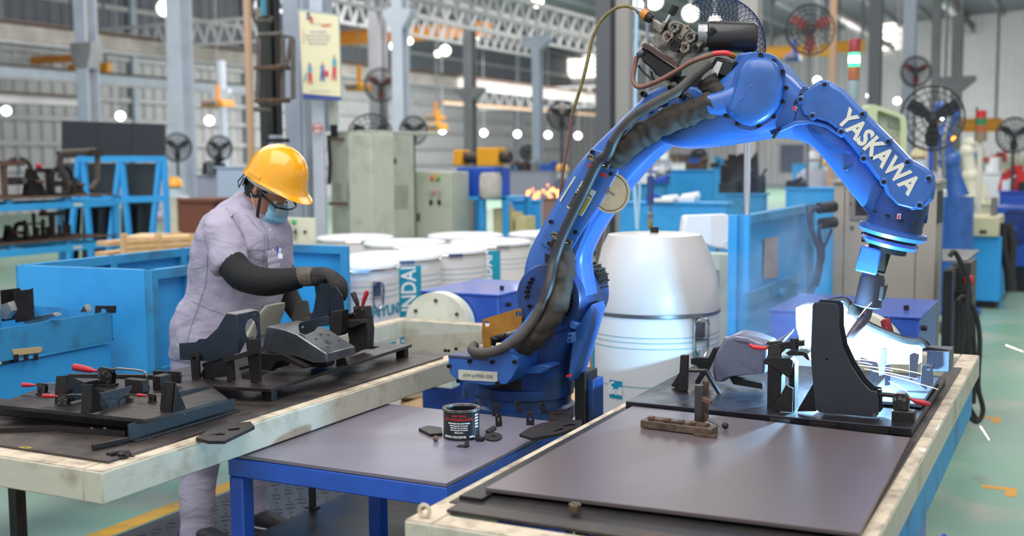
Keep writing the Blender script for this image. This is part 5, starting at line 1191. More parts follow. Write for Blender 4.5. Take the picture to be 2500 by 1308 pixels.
# ------------------------------------------------------------------ middle distance
def wb(px0, pxc, px1, pyt, Zd, pyb=None, zb=0.):
    """axis-aligned box from photo edges: front-left, front-right corner, right side end"""
    a = at(px0, pyt, Zd); y0 = a.y; x0 = a.x; x1 = py(pxc, pyt, y0).x
    y1 = pxx(px1, pyt, x1).y if px1 > pxc else y0+.3
    y1 = min(max(y1, y0+.01), y0+8)
    if pyb is not None: zb = at(px0, pyb, Zd).z
    return V((x0, y0, zb)), V((x1, y1, a.z))
def wbox(name, m, parent, *a, bevel=.004, **k):
    p, q = wb(*a, **k); return MB().bb(p, q).build(name, m, parent, bevel=bevel)
def panel_wall(t, a, b, z0, z1, n, inset=.02, sheet=lblue, fr=lblued, nr=(0, -1, 0), w=.045):
    """sheet panel with a perimeter frame and ribs, between floor points a and b"""
    a = V((a[0], a[1], 0)); b = V((b[0], b[1], 0)); d = (b-a).normalized(); nr = V(nr)
    MB().beam(a+Z*(z0+z1)/2, b+Z*(z0+z1)/2, .004, z1-z0).build('sheet_panel', sheet, t)
    for z in (z0+w/2, z1-w/2, (z0+z1)*.47): MB().beam(a+Z*z+nr*inset, b+Z*z+nr*inset, .035, w).build('frame_rail', fr, t, bevel=.002)
    for k in range(n+1):
        p = a+(b-a)*(k/n); MB().beam(p+Z*z0+nr*inset, p+Z*z1+nr*inset, .04, .04, d).build('frame_post', fr, t, bevel=.002)
bo = thing('blue_partition', 'light blue sheet-steel enclosure behind the worker and left table', 'partition', (-4.1, 4.5, 0))
panel_wall(bo, (-4.47, 3.74), (-3.74, 3.80), .27, 1.12, 1, inset=-.02)
panel_wall(bo, (-4.46, 3.78), (-4.46, 5.30), .27, 1.125, 3, nr=(1, 0, 0))
panel_wall(bo, (-4.44, 5.33), (-3.72, 5.33), .0, 1.12, 1)
panel_wall(bo, (-3.74, 3.82), (-3.74, 4.05), .27, 1.12, 1, nr=(1, 0, 0))
# blue tray with scrap at the far left
tr_ = thing('blue_parts_tray', 'worn blue steel tray on legs holding scrap brackets, far left', 'tray', (-4.1, 3.1, 0))
tx0, tx1, ty0, ty1 = -4.28, -3.80, 1.9, 3.66
for a, b in (((tx1-.006, ty0, .82), (tx1, ty1, .95)), ((tx0, ty0, .82), (tx0+.006, ty1, .95)), ((tx0, ty1-.006, .82), (tx1, ty1, .95)), ((tx0, ty0, .82), (tx1, ty0+.006, .95))): MB().bb(a, b).build('tray_side', lblued, tr_)
MB().bb((tx0, ty0, .82), (tx1, ty1, .83)).build('tray_floor', lblued, tr_)
for x in (tx0+.02, tx1-.20):
    for y in (ty0, ty1-.42): MB().bb((x, y, 0), (x+.05, y+.05, .82)).build('leg', darkst, tr_, bevel=.003)  # blue legs coloured dark to pass as shadow under the table
MB().bb((tx1-.05, ty0, .45), (tx1-.02, ty1, .80)).build('lower_sheet', lblue, tr_)
yp(tr_, 'wooden_tag', [(28, 853), (100, 846), (103, 852), (98, 860), (34, 868)], tx1, .004, M('tag_wood', '#c3ab7c', .6))
for a in (38, 62, 86): q = pxx(a, 872, tx1); MB().bb(q+V((0, -.01, -.012)), q+V((.006, .01, .012))).build('hinge_stub', darkst, tr_)
def ubr(px, pyt, pyb, y, w, label):
    p = py(px, pyb, y); t = py(px, pyt, y); h = t.z-p.z
    o = thing('channel_bracket', label, 'bracket', p)
    MB().prism([p+V((0, 0, 0)), p+V((w, 0, 0)), p+V((w, 0, h)), p+V((w*.75, 0, h*.9)), p+V((w*.2, 0, h*.9)), p+V((0, 0, h*.98))], (0, .004, 0), [circ(p+V((w*.55, 0, h*.62)), .012, 12), circ(p+V((w*.35, 0, h*.72)), .006, 8), circ(p+V((w*.8, 0, h*.72)), .006, 8)]).build('web', darkst, o, bevel=.0008)
    for xx in (0, w-.004): MB().bb(p+V((xx, -.09, 0)), p+V((xx+.004, 0, h*.96))).build('side', darkst, o)
ubr(48, 700, 778, 3.34, .085, 'dark folded channel bracket with a round hole standing in the blue tray')
for i, (pts, lab_) in enumerate((([(0, 745), (20, 738), (28, 760), (15, 780), (0, 776)], 'crumpled pale metal offcut at the left end of the blue tray'), ([(55, 785), (92, 772), (130, 765), (138, 772), (100, 786), (66, 793)], 'flat grey steel offcut in front of the channel bracket'), ([(195, 762), (205, 745), (213, 762)], 'small curled steel offcut in the middle of the blue tray'))):
    yy = 3.2+.12*i; tag(MB().prism([py(a, b, yy) for a, b in pts], (0, .03, .004)).build('steel_offcut', steel, bevel=.001), lab_, 'offcut')
tag(xp(None, 'bracket', [(231, 766), (232, 746), (282, 746), (281, 764), (262, 764), (256, 754), (246, 754), (242, 766)], 3.60, .006, darkst), 'small dark bracket with a round notch on the right end of the blue tray', 'bracket')
# ------------------------------------------------------------------ racks on the left
rk = thing('fixture_rack', 'light blue two-deck steel rack loaded with rusty fixtures, far left', 'rack', on(290, 480, 1.25)-V((0, 0, 1.25)))
q = on(290, 482, 1.25); rx = q.x; ry = q.y; ry0 = ry-3.2
for z in (1.20, .80):
    for x in (rx-.8, rx-.035): MB().bb((x, ry0, z-.03), (x+.045, ry, z+.03)).build('deck_rail', lblue, rk, bevel=.003)
    for k in range(6):
        y = ry0+(ry-ry0)*k/5-.02; MB().bb((rx-.8, y, z-.02), (rx-.03, y+.05, z+.02)).build('cross_rail', lblue, rk)
        MB().bb((rx-.05, y, z+.03), (rx-.01, y+.06, z+.075)).build('spacer', lblued, rk)
    MB().bb((rx-.78, ry0, z+.076), (rx+.01, ry-.05, z+.088)).build('deck_plate', rust, rk)
for x in (rx-.8, rx-.05):
    for y in (ry0, ry-.06): MB().bb((x, y, 0), (x+.055, y+.055, 1.24)).build('post', lblue, rk, bevel=.003)
for a, z in ((185, 1.20), (185, .80)): 
    p = pxx(190, 487 if z > 1 else 612, rx+.012); MB().bb((rx+.011, p.y-.05, z-.012), (rx+.013, p.y+.05, z+.012)).build('pale_tag', creamlt, rk)
MB().bb((rx-.84, ry0, .5), (rx-.82, ry-.9, 1.15)).build('back_sheet', tblue, rk)
ironm = [rust, darkst, M('oily_iron', '#4a423c', .5, .4, dirt='#2a2522', amt=.7, scale=9)]
def iron(px, pyt, zd, dx, kind, label, m=1):
    """one welded shop fixture standing on a rack deck"""
    p = pxx(px, 440, rx-dx); p.z = zd; h = max(pxx(px, pyt, rx-dx).z-zd, .05); t = thing('iron_fixture', label, 'fixture', p)
    mm = ironm[m]; w = h*.42
    MB().bb(p+V((-.06, -w*.8, 0)), p+V((.06, w*.8, .02))).build('base', mm, t, bevel=.002)
    if kind == 0:   # post with arm and clamp
        MB().bb(p+V((-.02, -.02, .02)), p+V((.02, .02, h*.8))).build('post', mm, t); MB().bb(p+V((-.03, -w, h*.72)), p+V((.03, w*1.3, h*.84))).build('arm', mm, t)
        MB().cyl(p+V((0, w, h*.5)), p+V((0, w, h)), .016, n=10).build('screw', steel, t); MB().ball(p+V((0, -w*.8, h*.9)), .03, 8).build('knob', red, t)
    elif kind == 1:  # yoke
        MB().tube([p+V((0, -w, .02)), p+V((0, -w, h*.7)), p+V((0, -w*.5, h*.95)), p+V((0, w*.5, h*.95)), p+V((0, w, h*.7)), p+V((0, w, .02))], .022, 8, sub=3).build('yoke', mm, t)
        MB().bb(p+V((-.05, -w*.7, h*.3)), p+V((.05, w*.7, h*.5))).build('block', ironm[2], t, bevel=.004); MB().cyl(p+V((.05, 0, h*.4)), p+V((.09, 0, h*.4)), .03, n=12).build('dial', steel, t)
    elif kind == 2:  # stack of plates
        for k in range(3): MB().prism([p+V((-.05+.03*k, -w, .02)), p+V((-.05+.03*k, w, .02)), p+V((-.05+.03*k, w*.6, h*(.9-.2*k))), p+V((-.05+.03*k, -w*.5, h*(1-.2*k)))], (.008, 0, 0)).build('web_plate', mm, t)
        MB().cyl(p+V((-.06, w*.2, h*.5)), p+V((.07, w*.2, h*.5)), .02, n=10).build('pin', rust, t)
    else:           # thin uprights
        for k in (-1, 0, 1): MB().bb(p+V((-.012, w*k-.012, .02)), p+V((.012, w*k+.012, h*(1-.25*abs(k))))).build('upright', mm, t)
        MB().bb(p+V((-.015, -w*1.2, h*.55)), p+V((.015, w*1.2, h*.62))).build('cross_bar', rust, t)
zU, zL = 1.288, .888
for i, (px, pyt, k, m, lab) in enumerate(((10, 375, 0, 0, 'rusty upright fixture at the left edge of the upper rack deck'), (45, 385, 1, 2, 'brown yoke-shaped clamp fixture on the upper rack deck'), (85, 410, 2, 1, 'dark plate fixture left of the red clamp on the upper rack deck'), (118, 398, 0, 1, 'black arm fixture with a red knob on the upper rack deck'), (152, 405, 1, 1, 'black yoke fixture beside the tall bracket on the upper rack deck'), (188, 430, 2, 2, 'low stacked-plate fixture at the right of the upper rack deck'))):
    iron(px, pyt, zU, .25+.1*(i % 2), k, lab, m)
for i, (px, pyt, k, m, lab) in enumerate(((22, 548, 2, 1, 'black plate fixture at the left of the lower rack deck'), (45, 545, 1, 1, 'black yoke fixture on the lower rack deck'), (78, 520, 3, 1, 'fixture of thin black uprights on the lower rack deck'), (98, 545, 3, 0, 'short rusty cross-shaped fixture on the lower rack deck'), (122, 505, 0, 2, 'tallest brown post fixture on the lower rack deck'), (152, 540, 3, 0, 'rust-red cross bar fixture at the right of the lower rack deck'))):
    iron(px, pyt, zL, .25+.1*(i % 2), k, lab, m)
ft = thing('bent_frame', 'tall grey-brown bent bracket frame at the right end of the upper rack deck', 'bracket', pxx(232, 470, rx-.1))
P_ = lambda a, b: pxx(a, b, rx-.1)
MB().tube([P_(142, 375), P_(150, 372), P_(232, 368), P_(238, 380), P_(238, 440), P_(226, 455), P_(222, 463)], .028, 8).build('tube', M('frame_brown', '#5c534b', .6, .3), ft)
MB().bb(P_(222, 382)+V((-.04, -.03, 0)), P_(238, 365)+V((.04, .03, 0))).build('head_block', ironm[2], ft)
MB().tube([P_(150, 372), P_(146, 400), P_(160, 440), P_(165, 465)], .03, 8).build('rear_leg', ironm[2], ft)
# A-frame rack with dark boards
Zr = 13.0
ar = thing('board_rack', 'light blue A-frame rack holding dark boards behind the fixture rack', 'rack', at(300, 600, Zr)*1.0)
ra = lambda a, b, dz=0.: at(a, b, Zr+dz)
for a, b, c, d in ((203, 388, 232, 734), (192, 388, 160, 734), (297, 388, 330, 734), (292, 400, 252, 734), (391, 388, 356, 734), (400, 388, 422, 734)):
    MB().beam(ra(a, b), ra(c, d), .055, .055, (0, 1, 0)).build('leg', lblue, ar, bevel=.004)
MB().beam(ra(190, 388), ra(405, 388), .07, .07).build('top_rail', lblue, ar); MB().beam(ra(180, 490), ra(412, 484), .07, .07).build('mid_rail', lblue, ar)
MB().beam(ra(250, 484), ra(292, 492), .07, .07).build('bracket_rail', lblue, ar)
up3 = lambda pts, dz, th=.03: [ra(a, b, dz) for a, b in pts]
fwd = V((-math.sin(YAW), math.cos(YAW), 0))
for i, (a, b) in enumerate(((150, 235), (237, 320), (322, 402))):
    MB().prism([ra(a, 294+i*3, .35), ra(b, 297+i*3, .35), ra(b-1, 384, .3), ra(a, 386, .3)], fwd*.05).build('upper_board', navy, ar, bevel=.004)
for i, (a, b) in enumerate(((150, 200), (205, 288), (300, 386))):
    MB().prism([ra(a, 398, .2), ra(b, 398, .2), ra(b-12, 600, .1), ra(a-6, 640, .1)], fwd*.05).build('lower_board', darkg, ar, bevel=.004)
    for s in (.3, .72): MB().beam(ra(a+(b-a)*s, 500, .12), ra(a+(b-a)*s-8, 640, .05), .05, .12, (0, 1, 0)).build('board_rib', navy, ar)
# wooden crates and brown board
wc = thing('wooden_crate', 'pale pine crate of planks behind the blue partition', 'crate', at(400, 610, 9.5))
for k in range(3):
    z = at(300, 583+k*13, 9.5).z; a = at(306, 590, 9.2); b = at(478, 590, 9.6)
    MB().beam(V((a.x, a.y, z)), V((b.x, b.y, z)), .02, .036).build('plank', wood, wc, bevel=.002)
    MB().beam(V((a.x, a.y, z)), V((a.x-.25, a.y+.9, z)), .02, .036).build('plank', wood, wc, bevel=.002)
for s in (0, .5, 1): p = at(308+168*s, 620, 9.25+.35*s); MB().bb(p+V((-.02, -.04, -.1)), p+V((.03, -.01, .17))).build('batten', wood, wc)
a = at(300, 577, 9.3); MB().prism([at(300, 582, 9.2), at(478, 580, 9.6), at(478, 573, 10.6), at(345, 573, 10.6)], (0, 0, .015)).build('lid_board', M('pine_top', '#e8caa0', .6), wc)
tag(MB().bb(at(232, 628, 9.5), at(275, 614, 9.5)+V((.0, .2, 0))).build('timber_block', wood, bevel=.003), 'short timber offcut left of the pine crate', 'timber'); tag(MB().bb(at(236, 600, 9.8), at(284, 588, 9.8)+V((0, .5, 0))).build('timber_plank', wood, bevel=.003), 'pale plank end seen through the blue rack', 'timber')
bb_ = thing('brown_cabinet', 'low brown corrugated cabinet behind the worker\'s back', 'cabinet', at(500, 580, 10.5))
wbox('body', brownb, bb_, 436, 520, 590, 492, 10.5); p, q = wb(436, 520, 590, 492, 10.5)
MB().bb(p+V((-.08, -.03, 0)), V((p.x, p.y+.05, q.z+.04))).build('end_post', cabg, bb_); MB().bb((p.x, p.y-.02, q.z), (q.x+.05, q.y, q.z+.03)).build('top', brownb, bb_)
for k in range(9): x = p.x+(q.x-p.x)*(k+.5)/9; MB().bb((x-.02, p.y-.015, .1), (x+.02, p.y, q.z-.03)).build('rib', brownb, bb_)
# ------------------------------------------------------------------ column with sign, mast
Zc = 11.0
def vpost(name, px0, px1, pyt, pyb, Zd, m, parent, dep=None, **k):
    """upright of the width seen between two photo columns, square in plan"""
    a = at((px0+px1)/2, 380, Zd); w = (px1-px0)/F*Zd*.76; dep = dep or w
    zt = at((px0+px1)/2, pyt, Zd).z; zb = at((px0+px1)/2, pyb, Zd).z if pyb is not None else 0
    return MB().bb((a.x-w/2, a.y-dep/2, max(zb, 0)), (a.x+w/2, a.y+dep/2, zt)).build(name, m, parent, bevel=.004, **k)
co = thing('steel_column', 'grey-white steel column carrying the safety sign, behind the worker', 'column', (at(780, 380, Zc).x, at(780, 380, Zc).y, 0))
vpost('flange', 690, 752, -60, None, Zc+.25, colg, co, dep=.05); vpost('web', 752, 764, -60, None, Zc+.2, colg, co, dep=.2)
vpost('face', 757, 802, -60, None, Zc, colw, co, dep=.03); vpost('rear_flange', 796, 816, -60, 320, Zc+.35, colg, co, dep=.1)
vpost('cable_box', 804, 828, 240, 305, Zc, cabg, co); vpost('cable_funnel', 808, 826, 300, 335, Zc, darkst, co, dep=.05)
MB().tube([at(802, 330, Zc), at(806, 400, Zc), at(803, 450, Zc)], .02, 8).build('cable', rubber, co)
for a in (340, 497): MB().beam(at(802, a, Zc), at(846, a, Zc), .03, .03).build('bracket_stub', rust, co)
MB().lathe([(.001, 0), (.052, 0), (.052, .004), (.001, .004)], at(775, 313, Zc-.12), -fwd, n=24).build('number_disc', M('disc_white', '#efe3e2', .5), co)
MB().tube(circ(at(775, 313, Zc-.125), .046, 24, V((math.cos(YAW), math.sin(YAW), 0)), Z), .004, 6, close=True).build('disc_rim', redp, co)
def btext(parent, body, px, pyy, Zd, size, m, bold=.0, name='lettering', xs=1., al=0):
    p = at(px, pyy, Zd); u = V((math.cos(YAW+al), math.sin(YAW+al), 0)); n = u.cross(Z); mt = Matrix((u, Z, n)).transposed().to_4x4(); mt.translation = p
    return text(name, body, size, m, parent, mt, bold, .001, xs=xs)
btext(co, 'D/25', 775, 313, Zc-.13, .045, redp, .001)
# the safety sign
sg = thing('safety_sign', 'cream framed 5S safety sign with a blue foot band on the grey-white column', 'sign', at(780, 240, Zc-.25))
Zs = Zc-.22
def sq(a, b, dz=0.): return at(a, b, Zs-dz)
MB().prism([sq(727, 22), sq(829, 36), sq(836, 246), sq(737, 244)], -fwd*.03).build('frame', M('sign_frame', '#9aa3a3', .4, .4), sg, bevel=.003)
MB().prism([sq(731, 27, .032), sq(826, 40, .032), sq(832, 236, .032), sq(740, 228, .032)], -fwd*.004).build('face', M('sign_cream', '#efe7bd', .45), sg)
MB().prism([sq(740, 229, .033), sq(832, 237, .033), sq(833, 245, .033), sq(740, 240, .033)], -fwd*.005).build('foot_band', M('sign_blue', '#3a4a9c', .45), sg)
M('sign_violet', '#5b3a86', .5); M('sign_red', '#d84a4c', .5); M('sign_ink', '#a9a6c8', .5)
for body, a, b, s, m, bo_ in (('5', 753, 40, .085, 'sign_violet', .003), ('S', 760, 49, .07, 'sign_red', .003), ('lean work', 772, 57, .022, 'sign_ink', .0), ('SAFETY', 797, 62, .030, 'sign_red', .001)):
    btext(sg, body, a, b, Zs-.045, s, MATS[m], bo_, al=0)
for k, (l, r_) in enumerate((('1', 'Sort out materials'), ('2', 'Keep every tool in its place'), ('3', 'Clean the work area daily'), ('4', 'Follow the standards'))):
    btext(sg, l, 741, 73+k*10, Zs-.045, .028, MATS['sign_red'], .001); btext(sg, r_, 776, 77+k*9.5, Zs-.045, .021, MATS['sign_ink'], .0007, al=0)
btext(sg, 'Safety starts with every one of us', 783, 222, Zs-.045, .014, MATS['sign_ink'], .0003, al=0)
def man(px, pyt, pyb, m1, m2, dx):
    h = (pyb-pyt)
    q = lambda a, b: sq(a, b, .045)
    MB().ball(q(px, pyt+h*.1), V((.012, .004, .014)), 8, k=5).build('figure_head', MATS['sign_violet'] if dx else M('fig_skin', '#d9a77c'), sg)
    MB().prism([q(px-5, pyt+h*.2), q(px+5, pyt+h*.2), q(px+5, pyt+h*.5), q(px-4, pyt+h*.5)], -fwd*.002).build('figure_body', m1, sg)
    MB().prism([q(px-4, pyt+h*.5), q(px+5, pyt+h*.5), q(px+5+dx, pyb), q(px+1+dx, pyb), q(px, pyt+h*.7), q(px-3+dx, pyb), q(px-6+dx, pyb)], -fwd*.002).build('figure_legs', m2, sg)
tl = M('fig_teal', '#5aa9bd', .5); rdm = MATS['sign_red']
man(756, 152, 204, tl, rdm, 2); man(787, 150, 198, M('fig_grey', '#7a83b0', .5), M('fig_blue', '#5560a0', .5), 0); man(816, 130, 196, tl, rdm, 0)
MB().prism([sq(792, 172, .045), sq(802, 173, .045), sq(802, 187, .045), sq(792, 186, .045)], -fwd*.002).build('figure_crate', rdm, sg)
MB().prism([sq(741, 198, .045), sq(747, 176, .045), sq(750, 178, .045), sq(745, 200, .045)], -fwd*.002).build('figure_broom', tl, sg)
# hoist mast with pipework, left of the column
ms = thing('hoist_mast', 'dark lifting mast with looped pipes left of the safety sign', 'machine', (at(662, 380, 10.4).x, at(662, 380, 10.4).y, 0))
vpost('mast', 638, 668, -60, None, 10.5, M('mast_dark', '#3f4341', .5, .4, dirt='#2a2c2a', amt=.6, scale=3), ms); vpost('rail', 668, 690, -60, None, 10.6, M('mast_black', '#1c1c1f', .4), ms, dep=.08)
vpost('teal_tube', 646, 660, -60, 42, 10.2, M('teal_pipe', '#3f8fa6', .4), ms)
ag = lambda a, b: at(a, b, 10.1)
for pts in ([(632, 95), (632, 85), (688, 82), (690, 100), (690, 240), (684, 252), (632, 252), (628, 235), (632, 170), (632, 95)], [(626, 30), (618, 35), (622, 50), (660, 52), (664, 40)], [(640, 170), (700, 158), (712, 90), (690, 88)], [(640, 170), (695, 162)], [(620, 266), (660, 268)], [(715, 95), (716, 240), (690, 242)]):
    MB().tube([ag(a, b) for a, b in pts], .022, 8).build('pipe', M('pipe_brown', '#6a625a', .5, .4, dirt='#3a3531', amt=.7, scale=6), ms)
MB().lathe([(.001, -.03), (.045, -.03), (.045, .03), (.001, .03)], ag(636, 30), -fwd, n=18).build('gauge', M('gauge_tan', '#7c7468', .5), ms)
for a in (165, 245): MB().bb(ag(632, a+6)+V((-.03, -.03, 0)), ag(694, a-4)+V((.03, .05, 0))).build('collar', rust, ms, bevel=.004)
vpost('lower_box', 652, 690, 330, None, 10.5, colg, ms, dep=.12); MB().bb(at(650, 348, 10.3), at(690, 338, 10.3)+V((0, .1, 0))).build('bracket', darkst, ms)
pe = vpost('peach_post', 605, 622, -60, None, 16, peach, None); tag(pe, 'thin peach-painted post left of the hoist mast', 'post')
# push-button box
pbx = thing('button_box', 'cream push-button box with amber, green and red lamps beside the column', 'control box', at(730, 600, 8.6))
wbox('housing', creamlt, pbx, 688, 764, 772, 531, 8.6, zb=.0)
for px_, c in ((699, '#e08a3a'), (721, '#3fae6a'), (744, '#d8432f')):
    MB().lathe([(.022, 0), (.022, .02), (.012, .03), (.001, .031)], at(px_, 541, 8.56), -Y, n=14).build('lamp', M('lamp_'+c[1:], c, .3), pbx)
    MB().bb(at(px_-5, 585, 8.55), at(px_+5, 555, 8.55)+V((0, .02, 0))).build('switch_plate', M('switch_grey', '#a3a598', .5), pbx, bevel=.002); MB().cyl(at(px_, 566, 8.54), at(px_, 566, 8.50), .012, n=10).build('switch_knob', darkst, pbx)
# grey electrical cabinets
c1 = thing('electrical_cabinet', 'tall grey-green electrical cabinet with louvres right of the column', 'cabinet', at(905, 595, 11))
p, q = wb(806, 905, 906, 330, 11.0); yk0 = p.y
# left face is the front (seen square), right face recedes a little
A0 = at(806, 330, 11.2); A1 = at(905, 327, 10.6); A2 = at(1010, 330, 11.3)
for nm, a, b, c, d in (('left_door', A0, A1, 0, None), ('right_door', A1, A2, 0, None)):
    a = V((a.x, a.y, 0)); b = V((b.x, b.y, 0)); zt_ = at(905, 325, 10.6).z; n = (b-a).cross(Z).normalized()
    MB().prism([a, b, b+Z*zt_, a+Z*zt_], -n*.25).build(nm, cabg, c1, bevel=.01)
    u = (b-a)
    f0 = MB().beam(a+u*.02+Z*(zt_*.46)+n*.002, a+u*.98+Z*(zt_*.46)+n*.002, .006, .03, n).build('seam_rail', cabg, c1)
    for gx in ((.12, .42, .72) if nm == 'left_door' else (.34, .60)):
        for gz in (.74, .13) if nm == 'left_door' else (.73, .12):
            for r_ in range(7 if gz > .5 else 3):
                for cc in range(2 if nm == 'left_door' else 3):
                    s0 = a+u*(gx+cc*.085)+Z*(zt_*gz-r_*.034)+n*.003; MB().beam(s0, s0+u*.062, .004, .020, n).build('louvre', M('louvre_dark', '#8f8f7e', .6), c1)
    if nm == 'right_door':
        MB().lathe([(.001, 0), (.03, 0), (.026, .01), (.001, .012)], a+u*.52+Z*(zt_*.86)+n*.002, n, n=16).build('emblem', rubber, c1)
    else:
        MB().lathe([(.001, 0), (.05, 0), (.05, .02), (.02, .022), (.001, .01)], a+u*.22+Z*(zt_*.37)+n*.002, n, n=18).build('fan_port', rubber, c1)
MB().prism([V((A0.x, A0.y, 0))+Z*zt_, V((A1.x, A1.y, 0))+Z*zt_, V((A2.x, A2.y, 0))+Z*zt_, V((A2.x, A2.y+.5, 0))+Z*zt_, V((A0.x, A0.y+.5, 0))+Z*zt_], (0, 0, .03)).build('roof', cabg, c1, bevel=.006)
c2_ = thing('switch_cabinet', 'lower grey switch cabinet with red and green lamps right of the louvred cabinet', 'cabinet', at(1060, 590, 11.5))
a = at(1014, 420, 11.6); b = at(1101, 420, 11.4); a = V((a.x, a.y, 0)); b = V((b.x, b.y, 0)); n = (b-a).cross(Z).normalized(); zt_ = at(1060, 419, 11.5).z
MB().prism([a, b, b+Z*zt_, a+Z*zt_], -n*.35).build('housing', cabg, c2_, bevel=.01)
cp_ = lambda px_, py_: onp(px_, py_, a+n*.002, n)
for px_, py_, c in ((1055, 437, '#e0383a'), (1065, 437, '#c8b24a'), (1071, 437, '#2fa35a'), (1061, 470, '#e07a6a')): MB().lathe([(.018, 0), (.016, .02), (.001, .024)], cp_(px_, py_), n, n=12).build('lamp', M('lamp_'+c[1:], c, .3), c2_)
for px_ in (1053, 1073):
    MB().beam(cp_(px_, 466), cp_(px_, 482), .05, .012, n).build('meter', M('switch_grey', '#a3a598'), c2_); MB().beam(cp_(px_, 488), cp_(px_, 500), .03, .03, n).build('handle', darkst, c2_)
MB().beam(cp_(1062, 425)-n*.001, cp_(1062, 431)-n*.001, .12, .01, n).build('maker_plate', M('tan_plate', '#d9b27a', .5), c2_); MB().beam(cp_(1022, 520), cp_(1022, 540), .02, .02, n).build('door_handle', darkst, c2_)
# ------------------------------------------------------------------ drums of welding wire
def cylang(c, r, px, pyy=700):
    rr = ray(px, pyy); ox, oy = CAMP.x-c.x, CAMP.y-c.y; A = rr.x**2+rr.y**2; B = 2*(ox*rr.x+oy*rr.y); C = ox*ox+oy*oy-r*r; D = B*B-4*A*C
    t = (-B-math.sqrt(max(D, 0)))/(2*A); return math.atan2(oy+t*rr.y, ox+t*rr.x)
def band(parent, c, r, a0, a1, z0, z1, m, name='print_band'):
    n = max(2, int(abs(a1-a0)/.05)); vs = []; 
    for k in range(n+1):
        a = a0+(a1-a0)*k/n
        for z in (z0, z1): vs.append((c.x+r*math.cos(a), c.y+r*math.sin(a), c.z+z))
    return MB().add(vs, [(2*i, 2*i+2, 2*i+3, 2*i+1) for i in range(n)], True).build(name, m, parent)
linem = M('line_teal', '#6aa6b8', .5)
def drum(px, pyy, Zd, label, r=.30, H=.90, group=None, prints=(), lid=True, z0=None):
    p = at(px, pyy, Zd); z0 = .10; c = V((p.x, p.y, z0))
    t = thing('wire_drum', label, 'drum', c, group)
    MB().lathe([(.001, 0), (r, 0), (r, H-.03), (.001, H-.03)], c, n=56).build('shell', drumw, t)
    MB().lathe([(r, .0), (r+.006, .004), (r+.006, .03), (r, .034)], c, n=56, cap=False).build('bottom_hoop', chrome, t)
    if lid:
        MB().lathe([(r+.001, H-.05), (r+.008, H-.045), (r+.008, H-.02), (r+.002, H-.01), (r-.015, H-.004), (r-.02, H-.014), (.001, H-.012)], c, n=56).build('lid', white, t)
        MB().tube(circ(c+Z*(H-.035), r+.007, 56, X, Y), .007, 8, close=True).build('locking_ring', chrome, t)
        a = cylang(c, r, px+30); e = V((math.cos(a), math.sin(a), 0)); MB().beam(c+e*(r+.012)+Z*(H-.035)+V((-e.y, e.x, 0))*.05, c+e*(r+.012)+Z*(H-.035)-V((-e.y, e.x, 0))*.05, .012, .02).build('ring_lever', chrome, t)
    ac = math.atan2(-c.y, -c.x)
    for k in (.13, .165, .20): band(t, c, r+.0008, ac-1.5, ac+1.5, H-k, H-k+.004, linem, 'printed_line')
    return t, c, H
def drum_handle(t, c, r, ang, z, s=1.):
    e = V((math.cos(ang), math.sin(ang), 0)); w = V((-e.y, e.x, 0)); o = c+e*(r+.002)+Z*z
    MB().box(o+e*.003, (.006, .062*s, .09*s), Matrix((e, w, Z)).transposed()).build('handle_plate', steel, t, bevel=.002)
    hnd = MB().tube([o+e*.016+w*x*s+Z*y*s for x, y in ((-.036, .03), (-.038, -.06), (-.03, -.11), (0, -.135), (.03, -.11), (.038, -.06), (.036, .03), (-.036, .03))], .006, 8, sub=3).build('drop_handle', chrome, t)
    MB().cyl(o+e*.014+w*-.036*s+Z*-.05*s, o+e*.014+w*.036*s+Z*-.05*s, .005, n=8).build('handle_bar', chrome, t)
    MB().box(o+e*.012+Z*.035*s, (.02, .03*s, .02*s), Matrix((e, w, Z)).transposed()).build('handle_hook', chrome, t)
def vword(t, c, r, ang, z, body, size, m, xs=1.):
    """word reading upwards on the drum"""
    f = lambda p: V((c.x+(r+.0028+p.z)*math.cos(ang-p.y/r), c.y+(r+.0028+p.z)*math.sin(ang-p.y/r), c.z+z+p.x))
    text('lettering', body, size, m, t, None, .002, .0003, fn=f, xs=xs, cut=(1, .02))
def hword(t, c, r, ang, z, body, size, m, bold=.001):
    text('lettering', body, size, m, t, None, bold, .0003, fn=wrapf(c, r+.0018, c.z+z, ang), cut=(0, .02))
def bolllogo(t, c, r, ang, z, s, word='Boll'):
    band(t, c, r+.0022, ang-.10*s, ang+.16*s, z-.045*s, z+.045*s, teal, 'logo_block')
    for i, (u, v, q) in enumerate(((-.075, .02, .009), (-.075, -.012, .009), (-.048, .03, .006), (-.028, .034, .005), (-.010, .034, .004))):
        a = ang+u*s*1.2; e = V((math.cos(a), math.sin(a), 0)); MB().lathe([(.001, 0), (q*s, 0), (q*s, .0006), (.001, .0006)], c+e*(r+.0030)+Z*(z+v*s), e, n=10).build('logo_dot', whitep, t)
    hword(t, c, r+.0018, ang+.03*s, z-.008*s, word, .052*s, whitep, .002)
HD = .90
t, c, H = drum(850, 625, 6.85, 'white drum at the left of the cluster, with a drop handle and teal logo prints')
an = cylang(c, .30, 919); drum_handle(t, c, .30, an, H-.14, .9)
an = cylang(c, .30, 916, 730); e = H-.28
for a_, b_ in ((-.035, -.035), (.035, .035)): band(t, c, .3012, an+a_*3-.008, an+a_*3+.008, e-.045, e+.045, linem, 'emblem')
vword_ = hword(t, c, .30, an, e, 'M', .09, linem); hword(t, c, .30, cylang(c, .30, 962, 730), e, 'HYUNDAI', .085, teal, .003); band(t, c, .3012, an-.2, an+.8, e-.07, e-.062, teal, 'printed_line')
bolllogo(t, c, .30, cylang(c, .30, 955, 775), e-.16, 1.1)
t, c, H = drum(963, 614, 7.42, 'white drum with a broad teal band reading upwards, centre of the cluster')
